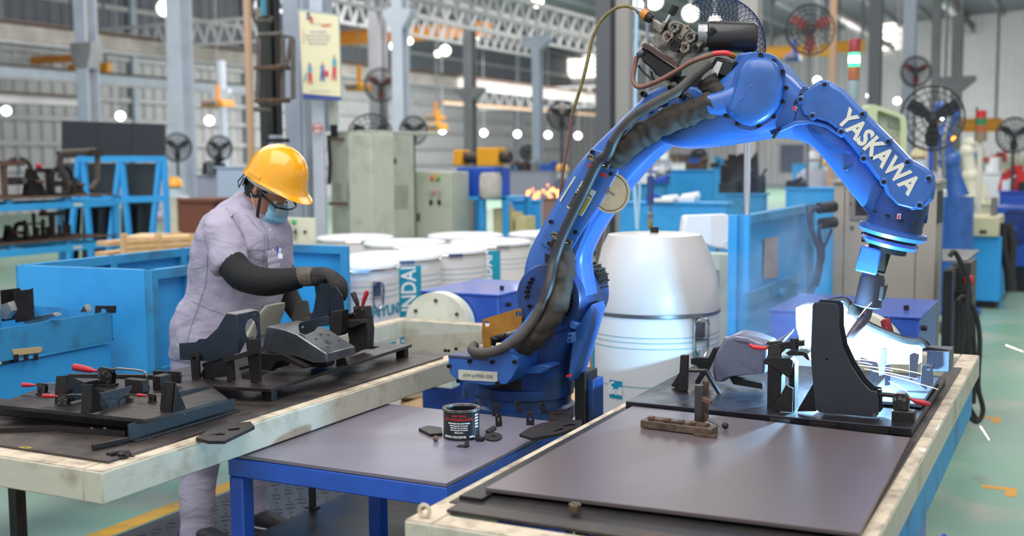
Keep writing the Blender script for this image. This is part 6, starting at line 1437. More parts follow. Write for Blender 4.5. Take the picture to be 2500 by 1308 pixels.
a0, a1 = cylang(c, .30, 968), cylang(c, .30, 1028); band(t, c, .3016, a0, a1, .03, H-.06, teal); vword(t, c, .30, (a0+a1)/2, H-.30, 'HYUNDAI', .135, whitep, .80); bolllogo(t, c, .30, (a0+a1)/2, .12, 1.)
t, c, H = drum(1082, 600, 7.9, 'plain white drum in front of the second teal band, right of centre in the cluster')
t, c, H = drum(1198, 579, 8.6, 'white drum with a teal band at its left, farthest right of the cluster')
a0, a1 = cylang(c, .30, 1192), cylang(c, .30, 1222); band(t, c, .3016, a0, a1, .03, H-.06, teal); vword(t, c, .30, a0-.02, H-.30, 'HYUNDAI', .11, whitep, .85)
drum(988, 586, 8.6, 'white drum lid showing in the second row, above the banded drum'); drum(1136, 571, 9.35, 'small-looking white drum lid at the very back of the cluster')
drum(1332, 572, 9.5, 'white drum lid half hidden behind the robot arm'); drum(868, 600, 9.2, 'white drum lid at the back left of the cluster, against the blue partition')
pl_ = thing('drum_pallet', 'low wooden pallet under the drum cluster', 'pallet', (-4.6, 7.3, 0))
bd = thing('wire_drum', 'large white wire drum with a pale plastic cone, right behind the robot', 'drum', V((0, 0, 0)))
cD = at(1597, 747, 5.35); rD = .300; HB = cD.z; cD = V((cD.x, cD.y, 0)); bd.location = cD
MB().lathe([(.001, .10), (rD, .10), (rD, HB-.012), (.001, HB-.012)], cD, n=72).build('shell', drumw, bd)
MB().lathe([(.001, 0), (rD-.02, 0), (rD-.02, .1), (.001, .1)], cD, n=40).build('plinth', darkst, bd)
MB().lathe([(rD, HB-.022), (rD+.006, HB-.018), (rD+.006, HB-.004), (rD, HB)], cD, n=72, cap=False).build('locking_ring', M('ring_dull', '#7d8088', .35, .8), bd)
zc = at(1597, 572, 5.25).z-HB
MB().lathe([(rD+.002, HB-.004), (rD+.003, HB+.02), (rD-.012, HB+zc*.45), (rD-.04, HB+zc*.72), (rD-.075, HB+zc*.93), (rD-.085, HB+zc*.99), (rD-.11, HB+zc), (.02, HB+zc+.004), (.001, HB+zc+.004)], cD, n=72).build('cone', conem, bd)
sx_ = cylang(cD, rD, 1600); 
for k in (.145, .175, .21, .44): band(bd, cD, rD+.0008, sx_-1.5, sx_+1.5, HB-k*.75, HB-k*.75+.0035, linem, 'printed_line')
drum_handle(bd, cD, rD, cylang(cD, rD, 1706, 800), HB-.065, 1.05)
bolllogo(bd, cD, rD, cylang(cD, rD, 1500, 955), at(1500, 957, 5.1).z, .9)
band(bd, cD, rD+.0008, cylang(cD, rD, 1441), cylang(cD, rD, 1452), .12, HB-.03, teal)
hword(bd, cD, rD, cylang(cD, rD, 1700, 870), at(1700, 870, 5.1).z, 'M', .06, linem)
MB().cyl(cD+Z*(HB+zc), cD+Z*(HB+zc+.03), .02, n=12).build('wire_outlet', darkst, bd)
DC = [V(o.location) for o in bpy.data.objects if o.name.startswith('wire_drum') and abs(o.location.z-.1) < .01]
for k in range(7): MB().bb((min(p.x for p in DC)-.3, min(p.y for p in DC)-.25+k*.55, 0), (max(p.x for p in DC)+.3, min(p.y for p in DC)-.1+k*.55, .075)).build('bearer', wood, pl_)
for k in range(9): x0_ = min(p.x for p in DC)-.3+k*.36; MB().bb((x0_, min(p.y for p in DC)-.3, .075), (x0_+.26, max(p.y for p in DC)+.3, .098)).build('deck_board', wood, pl_)
cu = tag(MB().tube([py(1494, 480, 4.2), py(1482, 540, 4.25), py(1465, 610, 4.35), py(1450, 680, 4.5), py(1447, 760, 4.6), py(1440, 1000, 4.7)], .0055, 8, sub=4).build('copper_pipe', copperm), 'thin copper-coloured conduit slanting down behind the robot arm', 'pipe')
# small grey cabinet and white case behind the big drum
gc = thing('grey_unit', 'narrow grey-green power unit squeezed between big drum and blue frame', 'machine', at(1765, 700, 6.6))
wbox('housing', cabg, gc, 1690, 1778, 1795, 618, 6.6)
p, q = wb(1690, 1778, 1795, 618, 6.6)
for k in range(8): z = at(1755, 660+k*6, 6.6).z; MB().bb((q.x-.12, p.y-.003, z), (q.x-.05, p.y, z+.006)).build('louvre', darkst, gc)
ws = thing('white_case', 'tilted white plastic case on top of the grey-green unit', 'case', at(1720, 605, 6.9))
MB().prism([at(1670, 527, 6.9), at(1778, 523, 6.9), at(1786, 535, 6.9), at(1780, 610, 6.9), at(1745, 606, 6.9), at(1663, 575, 6.9)], fwd*.12).build('shell', white, ws, bevel=.015, seg=3)
MB().tube(circ(at(1776, 598, 6.85), .022, 16, V((math.cos(YAW), math.sin(YAW), 0)), Z), .005, 6, close=True).build('ring', white, ws)
# blue machine guard with the paper note
gd = thing('machine_guard', 'tall light blue steel guard frame with a taped paper note, behind the weld', 'guard', at(1800, 820, 6.3))
g0 = at(1812, 524, 6.2); gx = g0.x; gy = g0.y; g1 = pxx(1968, 505, gx); gz = g0.z
MB().bb((gx-.004, gy, .55), (gx+.004, g1.y, gz)).build('back_sheet', lblue, gd)
w0 = at(1787, 524, 6.2); MB().bb((w0.x-.02, gy-.03, .2), (w0.x+.03, gy+.0, gz)).build('front_post', lblue, gd, bevel=.004)
MB().bb((w0.x+.03, gy-.01, .2), (gx+.02, gy+.01, gz)).build('front_sheet', lblue, gd)
for a, b in (((gx, gy, gz-.05), (gx+.05, g1.y, gz)), ((gx, gy, .55), (gx+.05, g1.y, .60)), ((gx, g1.y-.06, .3), (gx+.06, g1.y, gz)), ((gx, g1.y-.22, .55), (gx+.05, g1.y-.17, gz)), ((gx, gy, .78), (gx+.03, g1.y-.3, .86))): MB().bb(a, b).build('frame_bar', lblued, gd, bevel=.003)
MB().bb((gx-.25, gy+.02, 0), (gx, gy+.06, .55)).build('leg', lblue, gd); MB().bb((gx-.05, g1.y-.06, 0), (gx, g1.y, .55)).build('leg', lblue, gd)
yp(gd, 'paper_note', [(1866, 582), (1900, 577), (1899, 676), (1864, 681)], gx+.012, .002, cardp)
pl = at(1823, 500, 6.0); MB().cyl((pl.x, pl.y, .5), (pl.x, pl.y, gz+.01), .022, n=16).build('blue_tube', lblue, gd); MB().cyl((pl.x, pl.y, gz), (pl.x, pl.y, at(1823, 330, 6.0).z), .018, n=16).build('chrome_rod', chrome, gd)
MB().lathe([(.001, 0), (.035, 0), (.03, .03), (.001, .032)], pxx(1905, 716, gx+.03), X, n=14).build('knob', lblued, gd)
# hanging tools in front of the guard
ht = thing('hanging_air_tool', 'dark blue hanging air hose coupling with chrome and brass ends', 'tool', at(1588, 430, 8.0))
MB().tube([at(1579, -60, 8), at(1581, 200, 8), at(1583, 380, 8), at(1590, 410, 8), at(1588, 432, 8)], .012, 8).build('hose', M('hose_grey', '#7c7f88', .5), ht); MB().cyl(at(1588, 430, 8), at(1588, 500, 8), .024, n=14).build('blue_sleeve', M('sleeve_blue', '#27407a', .4), ht)
MB().lathe([(.01, 0), (.02, .01), (.02, .04), (.012, .05), (.012, .10)], at(1588, 535, 8), Z, n=12).build('coupling', steel, ht); MB().lathe([(.014, 0), (.018, .02), (.014, .06), (.01, .08)], at(1588, 560, 8), Z, n=10).build('brass_end', brassm, ht)
tag(MB().tube([at(1556, -60, 8.4), at(1552, 200, 8.4), at(1550, 390, 8.4), at(1548, 440, 8.4), at(1556, 560, 8.4)], .014, 8).tube([at(1560, 400, 8.4), at(1562, 470, 8.4), at(1556, 560, 8.4)], .010, 8).build('air_line', M('pale_blue_hose', '#a9cfe8', .5)), 'pale blue-white hanging air line left of the hose coupling', 'hose')
# ------------------------------------------------------------------ right side
cb_ = thing('beige_cabinet', 'big beige control cabinet with a small dark window behind the torch', 'cabinet', at(2160, 700, 7.3))
p, q = wb(2037, 2288, 2303, 447, 7.3); MB().bb(p, q).build('body', cabb, cb_, bevel=.004); MB().bb(p+V((-.02, -.02, q.z-p.z)), q+V((.02, .02, .022))).build('top', cabb, cb_, bevel=.003)
for a in (2062, 2238): x = py(a, 500, p.y).x; MB().bb((x-.002, p.y-.002, .1), (x+.002, p.y+.001, q.z-.02)).build('door_gap', rubber, cb_)
xp(cb_, 'window_frame', [(2074, 462), (2138, 462), (2138, 536), (2074, 536)], p.y-.012, .012, M('frame_grey', '#8b8783', .4, .3)); xp(cb_, 'window', [(2088, 470), (2138, 470), (2138, 526), (2088, 526)], p.y-.014, .01, rubber)
MB().lathe([(.001, 0), (.014, 0), (.010, .012), (.001, .013)], py(2080, 555, p.y), -Y, n=14).build('lock', steel, cb_); MB().lathe([(.001, 0), (.006, 0), (.006, .01), (.001, .01)], py(2077, 497, p.y-.012), -Y, n=10).build('latch', steel, cb_)
MB().bb((q.x, p.y+.03, q.z-.25), (q.x+.004, q.y-.02, q.z-.05)).build('side_vent', navy, cb_)
cabc = V((p.x+.05, p.y, 1.1)); cq = q; cpz = q.z
for k, pts in enumerate(([(2000, 508), (1982, 512), (1976, 530), (1985, 570), (2000, 610), (1998, 650), (1985, 700), (1975, 720)], [(2020, 548), (2004, 552), (2000, 570), (2010, 620), (2000, 660), (1990, 700)], [(2030, 560), (2018, 590), (2006, 620), (2004, 660), (1994, 700)])):
    tag(MB().tube([at(a, b, 7.0+.05*k) for a, b in pts], .018-.004*k, 8, sub=3).build('power_cable', M('cable_blue_black', '#1c2a4a', .5)), ('thick blue-black cable looping down left of the beige cabinet', 'middle cable left of the beige cabinet, starting at the lower socket', 'thin dark cable closest to the beige cabinet side')[k], 'cable')
for a, b in ((2008, 508), (2014, 546)): MB().cyl(at(a-10, b, 7.05), at(2038, b-4, 7.1), .035, n=12).build('socket', rubber, cb_)
# stack light on the cabinet
sl1 = thing('stack_light', 'signal tower with glowing green segment above the robot forearm', 'signal light', at(2080, 450, 7.5))
lp = at(2080, 400, 7.45)
def seg(a, b, m, r=.036, name='lens'): z1_, z0_ = at(2080, a, 7.45).z, at(2080, b, 7.45).z; MB().lathe([(.001, z0_), (r, z0_), (r, z1_-.003), (r*.96, z1_), (.001, z1_)], V((lp.x, lp.y, 0)), n=20).build(name, m, sl1)
seg(98, 131, M('lens_red_dull', '#9a3a3e', .3)); seg(131, 165, M('lens_green_lit', '#2fd08a', .3, emit='#3fe8a0', es=1.6)); seg(138, 156, M('lamp_core', '#ffffff', .3, emit='#f0fff6', es=5), .0365); seg(165, 196, M('lens_amber_dull', '#a8653c', .3)); seg(196, 245, M('base_grey', '#8fa3a6', .4), .032, 'base'); seg(245, 452, M('base_grey', '#8fa3a6'), .014, 'pole')
sl2 = thing('stack_light', 'second signal tower with red, green and amber lenses on a cream pole, right', 'signal light', at(2391, 540, 13))
lp2 = at(2392, 400, 13)
for a, b, m, r in ((270, 289, 'lens_red2', .055), (289, 306, 'lens_green2', .055), (306, 322, 'lens_amber2', .055), (322, 345, 'base_tan', .07), (345, 640, 'pole_cream', .03)):
    mm = M(m, {'lens_red2': '#c22f2c', 'lens_green2': '#2c7d50', 'lens_amber2': '#b5593a', 'base_tan': '#8a7c66', 'pole_cream': '#d6cfbb'}[m], .4)
    z1_, z0_ = at(2392, a, 13).z, at(2392, b, 13).z; MB().lathe([(.001, z0_), (r, z0_), (r, z1_), (.001, z1_)], V((lp2.x, lp2.y, 0)), n=16).build('segment', mm, sl2)
MB().cyl((lp2.x-.05, lp2.y, at(2392, 330, 13).z), (lp2.x-.05, lp2.y, at(2392, 262, 13).z), .012, n=8).build('antenna', rubber, sl2)
# lime framed panel
lf = thing('framed_panel', 'pale lime-framed machine panel standing behind the robot forearm', 'machine', at(2165, 430, 9.5))
lim = M('lime_frame', '#c6d2a6', .5); q_ = lambda a, b: at(a, b, 9.5)
def rr(pts, k=6, rd=10):
    out = []; n = len(pts)
    for i in range(n):
        a, b, c = V(pts[i-1]), V(pts[i]), V(pts[(i+1) % n]); u = (a-b).normalized()*rd; w = (c-b).normalized()*rd
        for j in range(k+1):
            t = j/k; out.append(tuple((b+u)*(1-t)**2+b*2*t*(1-t)+(b+w)*t*t))
    return out
o_ = rr([(2120, 250), (2214, 282), (2214, 850), (2120, 850)], rd=18); i_ = rr([(2142, 268), (2198, 288), (2198, 540), (2142, 540)], rd=8)
MB().prism([q_(a, b) for a, b in o_], fwd*.2, [[q_(a, b) for a, b in i_]]).build('frame', lim, lf, bevel=.01); MB().prism([q_(a, b) for a, b in i_], fwd*.02).build('panel', M('panel_pale', '#bfc6b4', .5), lf); lf.children[-1].location = fwd*.1
MB().prism([q_(a, b) for a, b in ((2168, 282), (2196, 290), (2196, 318), (2168, 312))], -fwd*.01, [[q_(a, b) for a, b in ((2172, 287), (2192, 293), (2192, 313), (2172, 308))]]).build('window_rim', M('rim_dark', '#6b6f66', .5), lf)
btext(lf, 'OPEN', 2180, 340, 9.45, .05, M('faded_red', '#c99b8e', .6), .001)
# dark welder unit with hoses
wu = thing('welder_unit', 'black welding power unit with coiled hoses right of the blue gearbox', 'machine', at(2330, 860, 6.6))
p, q = wb(2302, 2325, 2342, 662, 6.6); MB().bb(p, q).build('black_body', rubber, wu, bevel=.004); MB().bb((q.x, p.y, 0), (q.x+.012, p.y+.02, q.z)).build('steel_edge', steel, wu)
p2, q2 = wb(2326, 2372, 2385, 640, 6.9); MB().bb(p2, q2).build('grey_body', M('unit_grey', '#54544f', .5, .3, dirt='#333', amt=.4, scale=4) if False else M('unit_grey', '#54544f', .5, .3), wu, bevel=.004)
MB().prism([at(2300, 612, 6.7), at(2392, 614, 6.9), at(2362, 640, 6.5), at(2300, 640, 6.4)], (0, 0, .012)).build('top_plate', steel, wu, bevel=.002)
MB().bb(at(2335, 735, 6.7), at(2375, 712, 6.7)+V((0, .05, 0))).build('terminal_box', darkst, wu); MB().lathe([(.018, 0), (.018, .02), (.03, .022), (.03, .05), (.001, .052)], at(2352, 684, 6.75), V((math.cos(YAW), math.sin(YAW), 0)), n=16).build('stop_button', redp, wu)
for k, pts in enumerate(([(2318, 625), (2330, 615), (2345, 640), (2365, 690), (2362, 760), (2368, 850), (2372, 960), (2352, 1020)], [(2340, 735), (2352, 725), (2380, 760), (2392, 830), (2388, 940), (2400, 1000), (2385, 1030), (2360, 1010)], [(2345, 740), (2350, 800), (2345, 880), (2362, 980), (2385, 1025)], [(2360, 735), (2370, 800), (2355, 870)], [(2372, 740), (2376, 810), (2380, 900), (2376, 985)])):
    tag(MB().tube([at(a, b, 6.3+.06*k) for a, b in pts], .014, 8, sub=4).build('black_hose', rubber), ('outermost long black hose hanging from the welder unit top', 'widest black hose loop at the right of the welder unit', 'black hose looping low under the table corner', 'short black hose close against the welder unit', 'inner black hose hanging straight beside the welder unit')[k], 'hose', 'hoses on the welder unit')
# blue desk machine with the cream box
dm = thing('blue_bench_cabinet', 'bright blue bench cabinet standing on the green floor at the right', 'cabinet', at(2380, 735, 12.2))
p, q = wb(2292, 2446, 2470, 574, 12.2, zb=.08); MB().bb(p, q).build('body', M('bright_light_blue', '#2f9fe2', .45), dm, bevel=.006)
MB().bb((p.x+.05, p.y+.05, 0), (q.x-.05, q.y-.05, .08)).build('plinth', rubber, dm); MB().bb((q.x, p.y+.02, 0), (q.x+.02, p.y+.12, .3)).build('foot_bracket', lblued, dm)
cbx = thing('cream_machine', 'pale cream long machine unit lying on the blue bench cabinet', 'machine', at(2380, 574, 12.2))
p3, q3 = wb(2296, 2440, 2452, 528, 12.1, pyb=574); p3.z = q.z+.002; MB().bb(p3, q3).build('body', M('cream_head', '#cdc6a2', .5), cbx, bevel=.01)
for a in (2309, 2350, 2400): MB().bb(py(a-9, 570, p3.y-.004), py(a+9, 562, p3.y+.01)).build('slot', rubber, cbx)
MB().cyl(at(2335, 525, 12.1), at(2335, 510, 12.1), .12, .10, n=18).build('wooden_hub', wood, cbx)
MB().bb(at(2418, 530, 12.1), at(2434, 482, 12.1)+V((0, .15, 0))).build('sensor_post', M('post_grey', '#7c7a76', .4, .4), cbx, bevel=.004)
for k, pts in enumerate(([(2452, 545), (2450, 600), (2462, 660), (2466, 712)], [(2460, 545), (2470, 600), (2466, 660), (2470, 710)])):
    tag(MB().tube([at(a, b, 12.0) for a, b in pts], .05, 8, sub=3).build('cable_bundle', rubber), ('black cable bundle against the blue bench cabinet side', 'black cable bundle just right of the first one, near the blue blower')[k], 'cable')
fu = thing('blue_blower', 'dark blue blower box with a round grille at the right edge', 'machine', at(2470, 690, 13.5))
p, q = wb(2432, 2540, 2550, 505, 13.5, zb=.3); MB().bb(p, q).build('housing', gearblue, fu, bevel=.01); gcn = py(2478, 555, p.y)
for r_ in (.05, .09, .13, .17, .20): MB().tube(circ(gcn+V((0, -.01, 0)), r_, 24), .008, 6, close=True).build('grille_ring', navy, fu)
MB().bb((p.x+.05, p.y+.05, 0), (q.x-.05, q.y-.05, .3)).build('base', navy, fu)
# ------------------------------------------------------------------ background: steelwork
def column(px0, px1, pyt, Zd, m, label, brk=None, m2=None, name='steel_column', cat='column'):
    a = at((px0+px1)/2, 380, Zd); w = (px1-px0)/F*Zd*.8; zt = at((px0+px1)/2, pyt, Zd).z
    t = thing(name, label, cat, (a.x, a.y, 0)); zt = min(zt, roofz(a.x)-.05)
    for s in (-1, 1): MB().bb((a.x-w/2, a.y+s*w*.45-.01, 0), (a.x+w/2, a.y+s*w*.45+.01, zt)).build('flange', m2 or m, t)
    MB().bb((a.x-.012, a.y-w*.45, 0), (a.x+.012, a.y+w*.45, zt)).build('web', m, t)
    MB().bb((a.x-w*.7, a.y-w*.7, 0), (a.x+w*.7, a.y+w*.7, .02)).build('foot_plate', m, t)
    if brk:
        for py0, py1, ww in brk:
            z1, z0 = at((px0+px1)/2, py0, Zd).z, at((px0+px1)/2, py1, Zd).z
            MB().prism([(a.x-w*ww, a.y-w*.5, z1), (a.x+w*ww, a.y-w*.5, z1), (a.x+w*ww, a.y-w*.5, z1-(z1-z0)*.3), (a.x+w*.5, a.y-w*.5, z0), (a.x-w*.5, a.y-w*.5, z0), (a.x-w*ww, a.y-w*.5, z1-(z1-z0)*.3)], (0, w, 0)).build('bracket', m, t)
    return t
column(420, 476, -60, 19, colw, 'tall pale grey column left of the worker, nearest on the left side', m2=colw)
column(198, 246, -60, 25, cold, 'grey column with a bracket under the long runway beam, upper left', [(108, 170, .9)], colg)
column(962, 1000, -60, 17, colw, 'pale column with flared head right of the safety sign', [(28, 75, 1.25)])
column(906, 948, -60, 24, cold, 'dark grey column behind the cream safety sign and orange girder')
column(1134, 1164, -60, 25, cold, 'slim dark column with bracket in front of the bright far wall', [(215, 245, 1.6)])
column(1300, 1326, 88, 22, colg, 'slim pale column with forked head left of the robot arm', [(92, 125, 1.8)])
column(1455, 1502, -60, 14, M('column_olive_dark', '#5d5f63', .55), 'broad dark column directly behind the lower robot arm')
column(1503, 1546, -60, 14.4, colw, 'broad light column right beside the dark one behind the robot arm', m2=M('column_cream', '#b5b0ac', .5))
column(1800, 1856, -60, 13, M('column_cream', '#b5b0ac'), 'broad cream-grey column behind the robot elbow')
column(2020, 2037, -60, 15, peach, 'thin peach-painted post above the robot forearm', name='steel_post', cat='post')
column(2114, 2150, -60, 19, cold, 'dark column right of the green signal light', m2=M('column_olive_dark', '#5d5f63'))
column(2196, 2232, -60, 21, colg, 'grey column right of the bright wall window')
column(2266, 2291, -60, 25, cold, 'slim grey-brown column above the big black fan')
column(2314, 2346, 42, 29, cold, 'distant dark column with a wide bracket near the right edge', [(188, 225, 1.7)])
column(540, 556, 150, 27, colw, 'thin pale column left of the peach post', [(218, 250, 1.8)])
def ybeam(label, a, b, Xp, h, w, m, name='beam', cat='beam', ribs=0):
    p, q = pxx(a[0], a[1], Xp), pxx(b[0], b[1], Xp); z = (p.z+q.z)/2; p.z = q.z = z
    t = thing(name, label, cat, p); MB().beam(p, q, w, h*.7).build('web', m, t)
    for s in (-1, 1): MB().beam(p+Z*s*h*.45, q+Z*s*h*.45, w*2.2, h*.12).build('flange', girt if s < 0 else rust, t)
    for k in range(ribs):
        c = p+(q-p)*(k+.5)/ribs; MB().beam(c-Z*h*.4, c+Z*h*.4, .02, w*2).build('stiffener', rust, t)
    return t
def xbeam(label, a, b, Yp, h, w, m, name='beam', cat='beam'):
    p, q = py(a[0], a[1], Yp), py(b[0], b[1], Yp); z = (p.z+q.z)/2; p.z = q.z = z
    t = thing(name, label, cat, p); MB().beam(p, q, w, h*.7).build('web', m, t)
    for s in (-1, 1): MB().beam(p+Z*s*h*.42, q+Z*s*h*.42, w*1.4, h*.12).build('flange', m, t)
    for c in (p+(q-p)*.1, p+(q-p)*.9): MB().cyl(c+Z*h*.4, V((c.x, c.y, roofz(c.x)-.02)), .04, n=8).build('hanger_rod', cold, t)
    return t
ybeam('long brown-grey crane runway beam crossing the upper left', (-60, 72), (624, 143), -23, .52, .12, railb, 'runway_beam', ribs=8)
ybeam('grey-blue beam below the runway beam at the left', (-60, 160), (612, 226), -24, .34, .10, colg)
ybeam('crane runway beam running from the safety sign towards the robot arm', (820, 165), (1480, 243), -18, .42, .10, railb, 'runway_beam', ribs=12)
ybeam('slim peach beam below the runway beam, left of the robot arm', (1080, 278), (1500, 262), -20, .14, .06, peach)
ybeam('pale pipe-like beam at the far left above the lamps', (-60, 236), (212, 247), -21, .24, .2, girt)
ybeam('diagonal dark beam under the roof at the upper right', (2270, -30), (2400, 95), -6, .5, .12, cold)
ybeam('slim pale beam behind the stack light at the upper right', (2030, 50), (2330, 190), -10, .25, .10, girt)
# wall rails on the left wall
gt = thing('wall_rails', 'pale horizontal rails fixed along the corrugated left wall', 'rails', (XW+.2, 20, 0)); gt['kind'] = 'structure'; gt.name = 'trim_4'
for z in (1.4, 2.2, 3.0, 3.7, 4.4, 5.1, 5.9, 6.8): MB().beam((XW+.15, 8, z), (XW+.15, YF, z), .12, .16).build('rail', girt, gt)
for y in range(12, 66, 6): MB().bb((XW+.08, y, 0), (XW+.3, y+.25, 8)).build('stanchion', colg, gt)
def truss(label, p, q, dep, n, m=girt, th=.07):
    t = thing('roof_truss', label, 'truss', p); MB().beam(p, q, th, th).build('top_chord', m, t); d = Z*-dep; MB().beam(p+d, q+d, th, th).build('bottom_chord', m, t)
    w = MB()
    for k in range(n):
        a = p+(q-p)*k/n; b = p+(q-p)*(k+1)/n; w = MB(); w.beam(a+d, (a+b)/2, th*.6, th*.6); w.beam((a+b)/2, b+d, th*.6, th*.6); w.build('web_member', m, t)
    return t
def ty(a, b, Xp): 
    p, q = pxx(*a, Xp), pxx(*b, Xp); p.z = q.z = (p.z+q.z)/2; return p, q
truss('pale lattice truss running down from the top centre to the wire feeder', *ty((900, -80), (1640, 88), -9.5), .42, 26)
truss('lower pale lattice truss beside the first, ending at the dark column', *ty((760, -60), (1560, 108), -11.5), .42, 28)
truss('third lattice truss far behind the pale column', *ty((620, -80), (1300, 118), -15), .5, 26)
p, q = py(250, 82, 24), py(630, 32, 24); p.z = q.z = (p.z+q.z)/2; truss('pale lattice truss rising behind the tall pale column at the upper left', p, q, .6, 12)
p, q = py(1170, 230, 44), py(1480, 200, 44); p.z = q.z = (p.z+q.z)/2; truss('distant lattice truss in front of the far wall, left of the robot arm', p, q, .8, 12)
xbeam('long orange crane girder between safety sign and robot', (820, 96), (1195, 70), 30, .42, .3, orange, 'crane_girder', 'crane')
xbeam('yellow crane girder behind the robot elbow', (1866, 134), (2032, 118), 34, .34, .3, amber, 'crane_girder', 'crane'); xbeam('short yellow girder end beyond the signal light', (2040, 118), (2112, 110), 36, .34, .3, amber, 'crane_girder', 'crane')
xbeam('yellow crane girder low over the far machines at the right', (2290, 300), (2446, 312), 40, .45, .3, amber, 'crane_girder', 'crane')
xbeam('orange crane girder at the upper left behind the grey column', (30, 152), (205, 140), 26, .22, .2, orange, 'crane_girder', 'crane'); xbeam('orange girder end right of the grey column', (170, 166), (268, 168), 27, .3, .2, amber, 'crane_girder', 'crane')
def hoist(px, pyy, Zd, w, h, m, label):
    a = at(px, pyy, Zd); t = thing('crane_hoist', label, 'hoist', a); k = Zd/F
    MB().prism([a+V((-w*k/2, 0, -h*k/2)), a+V((w*k/2, 0, -h*k/2)), a+V((w*k/2*.8, 0, h*k/2)), a+V((-w*k/2, 0, h*k/2))], (0, .4, 0)).build('body', m, t, bevel=.02); MB().cyl(a+V((0, .2, h*k/2)), a+V((0, .2, h*k/2+.35)), .05, n=8).build('hanger', m, t)
    MB().cyl(a+V((-w*k*.3, -.1, 0)), a+V((w*k*.3, -.1, 0)), h*k*.3, n=12).build('drum', cold, t); MB().cyl(a+V((0, .2, h*k/2+.3)), V((a.x, a.y+.2, roofz(a.x)-.02)), .012, n=6).build('rope', cold, t)
hoist(518, 252, 26, 74, 16, orange, 'orange hoist trolley left of the hoist mast'); hoist(863, 212, 22, 50, 18, amber, 'yellow hoist trolley just right of the safety sign'); hoist(1055, 287, 30, 40, 12, orange, 'small orange hoist above the electrical cabinet corner')
hoist(1060, 310, 29, 40, 18, amber, 'small yellow hoist low beside the electrical cabinet'); hoist(1934, 140, 26, 34, 18, tblue, 'small blue hoist under the yellow girder')
# lamps
lampm = M('lamp_glow', '#ffffff', .4, emit='#eaf2ff', es=14); lampw = M('lamp_glow_warm', '#ffffff', .4, emit='#fff4dc', es=9)
def lamp(px, pyy, Zd, r, label, group=None, m=lampm, up=None):
    a = at(px, pyy, Zd); R = r/F*Zd; t = thing('high_bay_lamp', label, 'lamp', a, group)
    d = (CAMP-a).normalized(); d.z = 0; d.normalize(); d = (d-Z*.35).normalized()
    MB().lathe([(.001, R*.6), (R*.3, R*.6), (R, .0), (R*1.05, -.02)], a, -d, n=16, cap=False).build('reflector', cold, t)
    MB().ball(a+d*R*.1, R*.9, 12).build('lens', m, t); MB().cyl(a+V((0, 0, R*.4)), V((a.x, a.y, roofz(max(a.x, XW))-.02)), .02, n=6).build('stem', girt, t)
for px_, py_ in ((15, 270), (294, 283), (511, 294), (1080, 318), (1181, 324), (1263, 327), (1338, 329), (1411, 331)):
    p = pxx(px_, py_, -26); lamp(px_, py_, min(proj(p)[2], 58), 11 if px_ < 600 else 8, {15: 'white lamp at the far left edge over the rack', 294: 'white lamp above the dark boards', 511: 'white lamp between the pale column and peach post', 1080: 'small lamp just right of the electrical cabinet, first before the far wall', 1181: 'small lamp above the yellow gear motor, second before the far wall', 1263: 'third small lamp before the far wall, left of the slim forked column', 1338: 'fourth small lamp before the far wall, just right of the forked column', 1411: 'small lamp nearest the robot arm in the row before the far wall'}[px_], None if px_ < 600 else 'small lamps in front of the far wall')
for px_, py_, r_, l_ in ((2122, 233, 6, 'topmost small white lamp in the right-hand row'), (2190, 246, 8, 'second white lamp of the right-hand row, left of the framed panel'), (2218, 257, 7, 'third white lamp of the right-hand row'), (2303, 285, 7, 'white lamp seen through the big fan cage'), (2340, 297, 6, 'lowest white lamp at the right of the big fan'), (1995, 196, 9, 'white lamp just above the robot forearm cover')):
    lamp(px_, py_, 30, r_, l_)
for px_, py_, Z_, r_, l_ in ((403, 20, 28, 20, 'broad warm roof lamp beside the tall pale column'), (963, 112, 30, 12, 'warm roof lamp under the orange girder'), (1000, 100, 32, 8, 'smaller warm lamp right of the one under the orange girder'), (1087, 123, 32, 13, 'warm roof lamp above the bright window'), (1068, 131, 34, 8, 'small lamp left of the one above the bright window'), (1312, 4, 26, 15, 'white roof lamp at the top centre'), (1556, 12, 24, 14, 'roof lamp behind the feeder conduit'), (1598, 3, 24, 20, 'broad roof lamp at the top behind the feeder'), (1686, 32, 26, 20, 'roof lamp seen through the cord net'), (1745, 52, 27, 14, 'roof lamp beside the feeder motor'), (1160, 92, 36, 7, 'tiny lamp right of the bright window')):
    lamp(px_, py_, Z_, r_, l_, m=lampw)
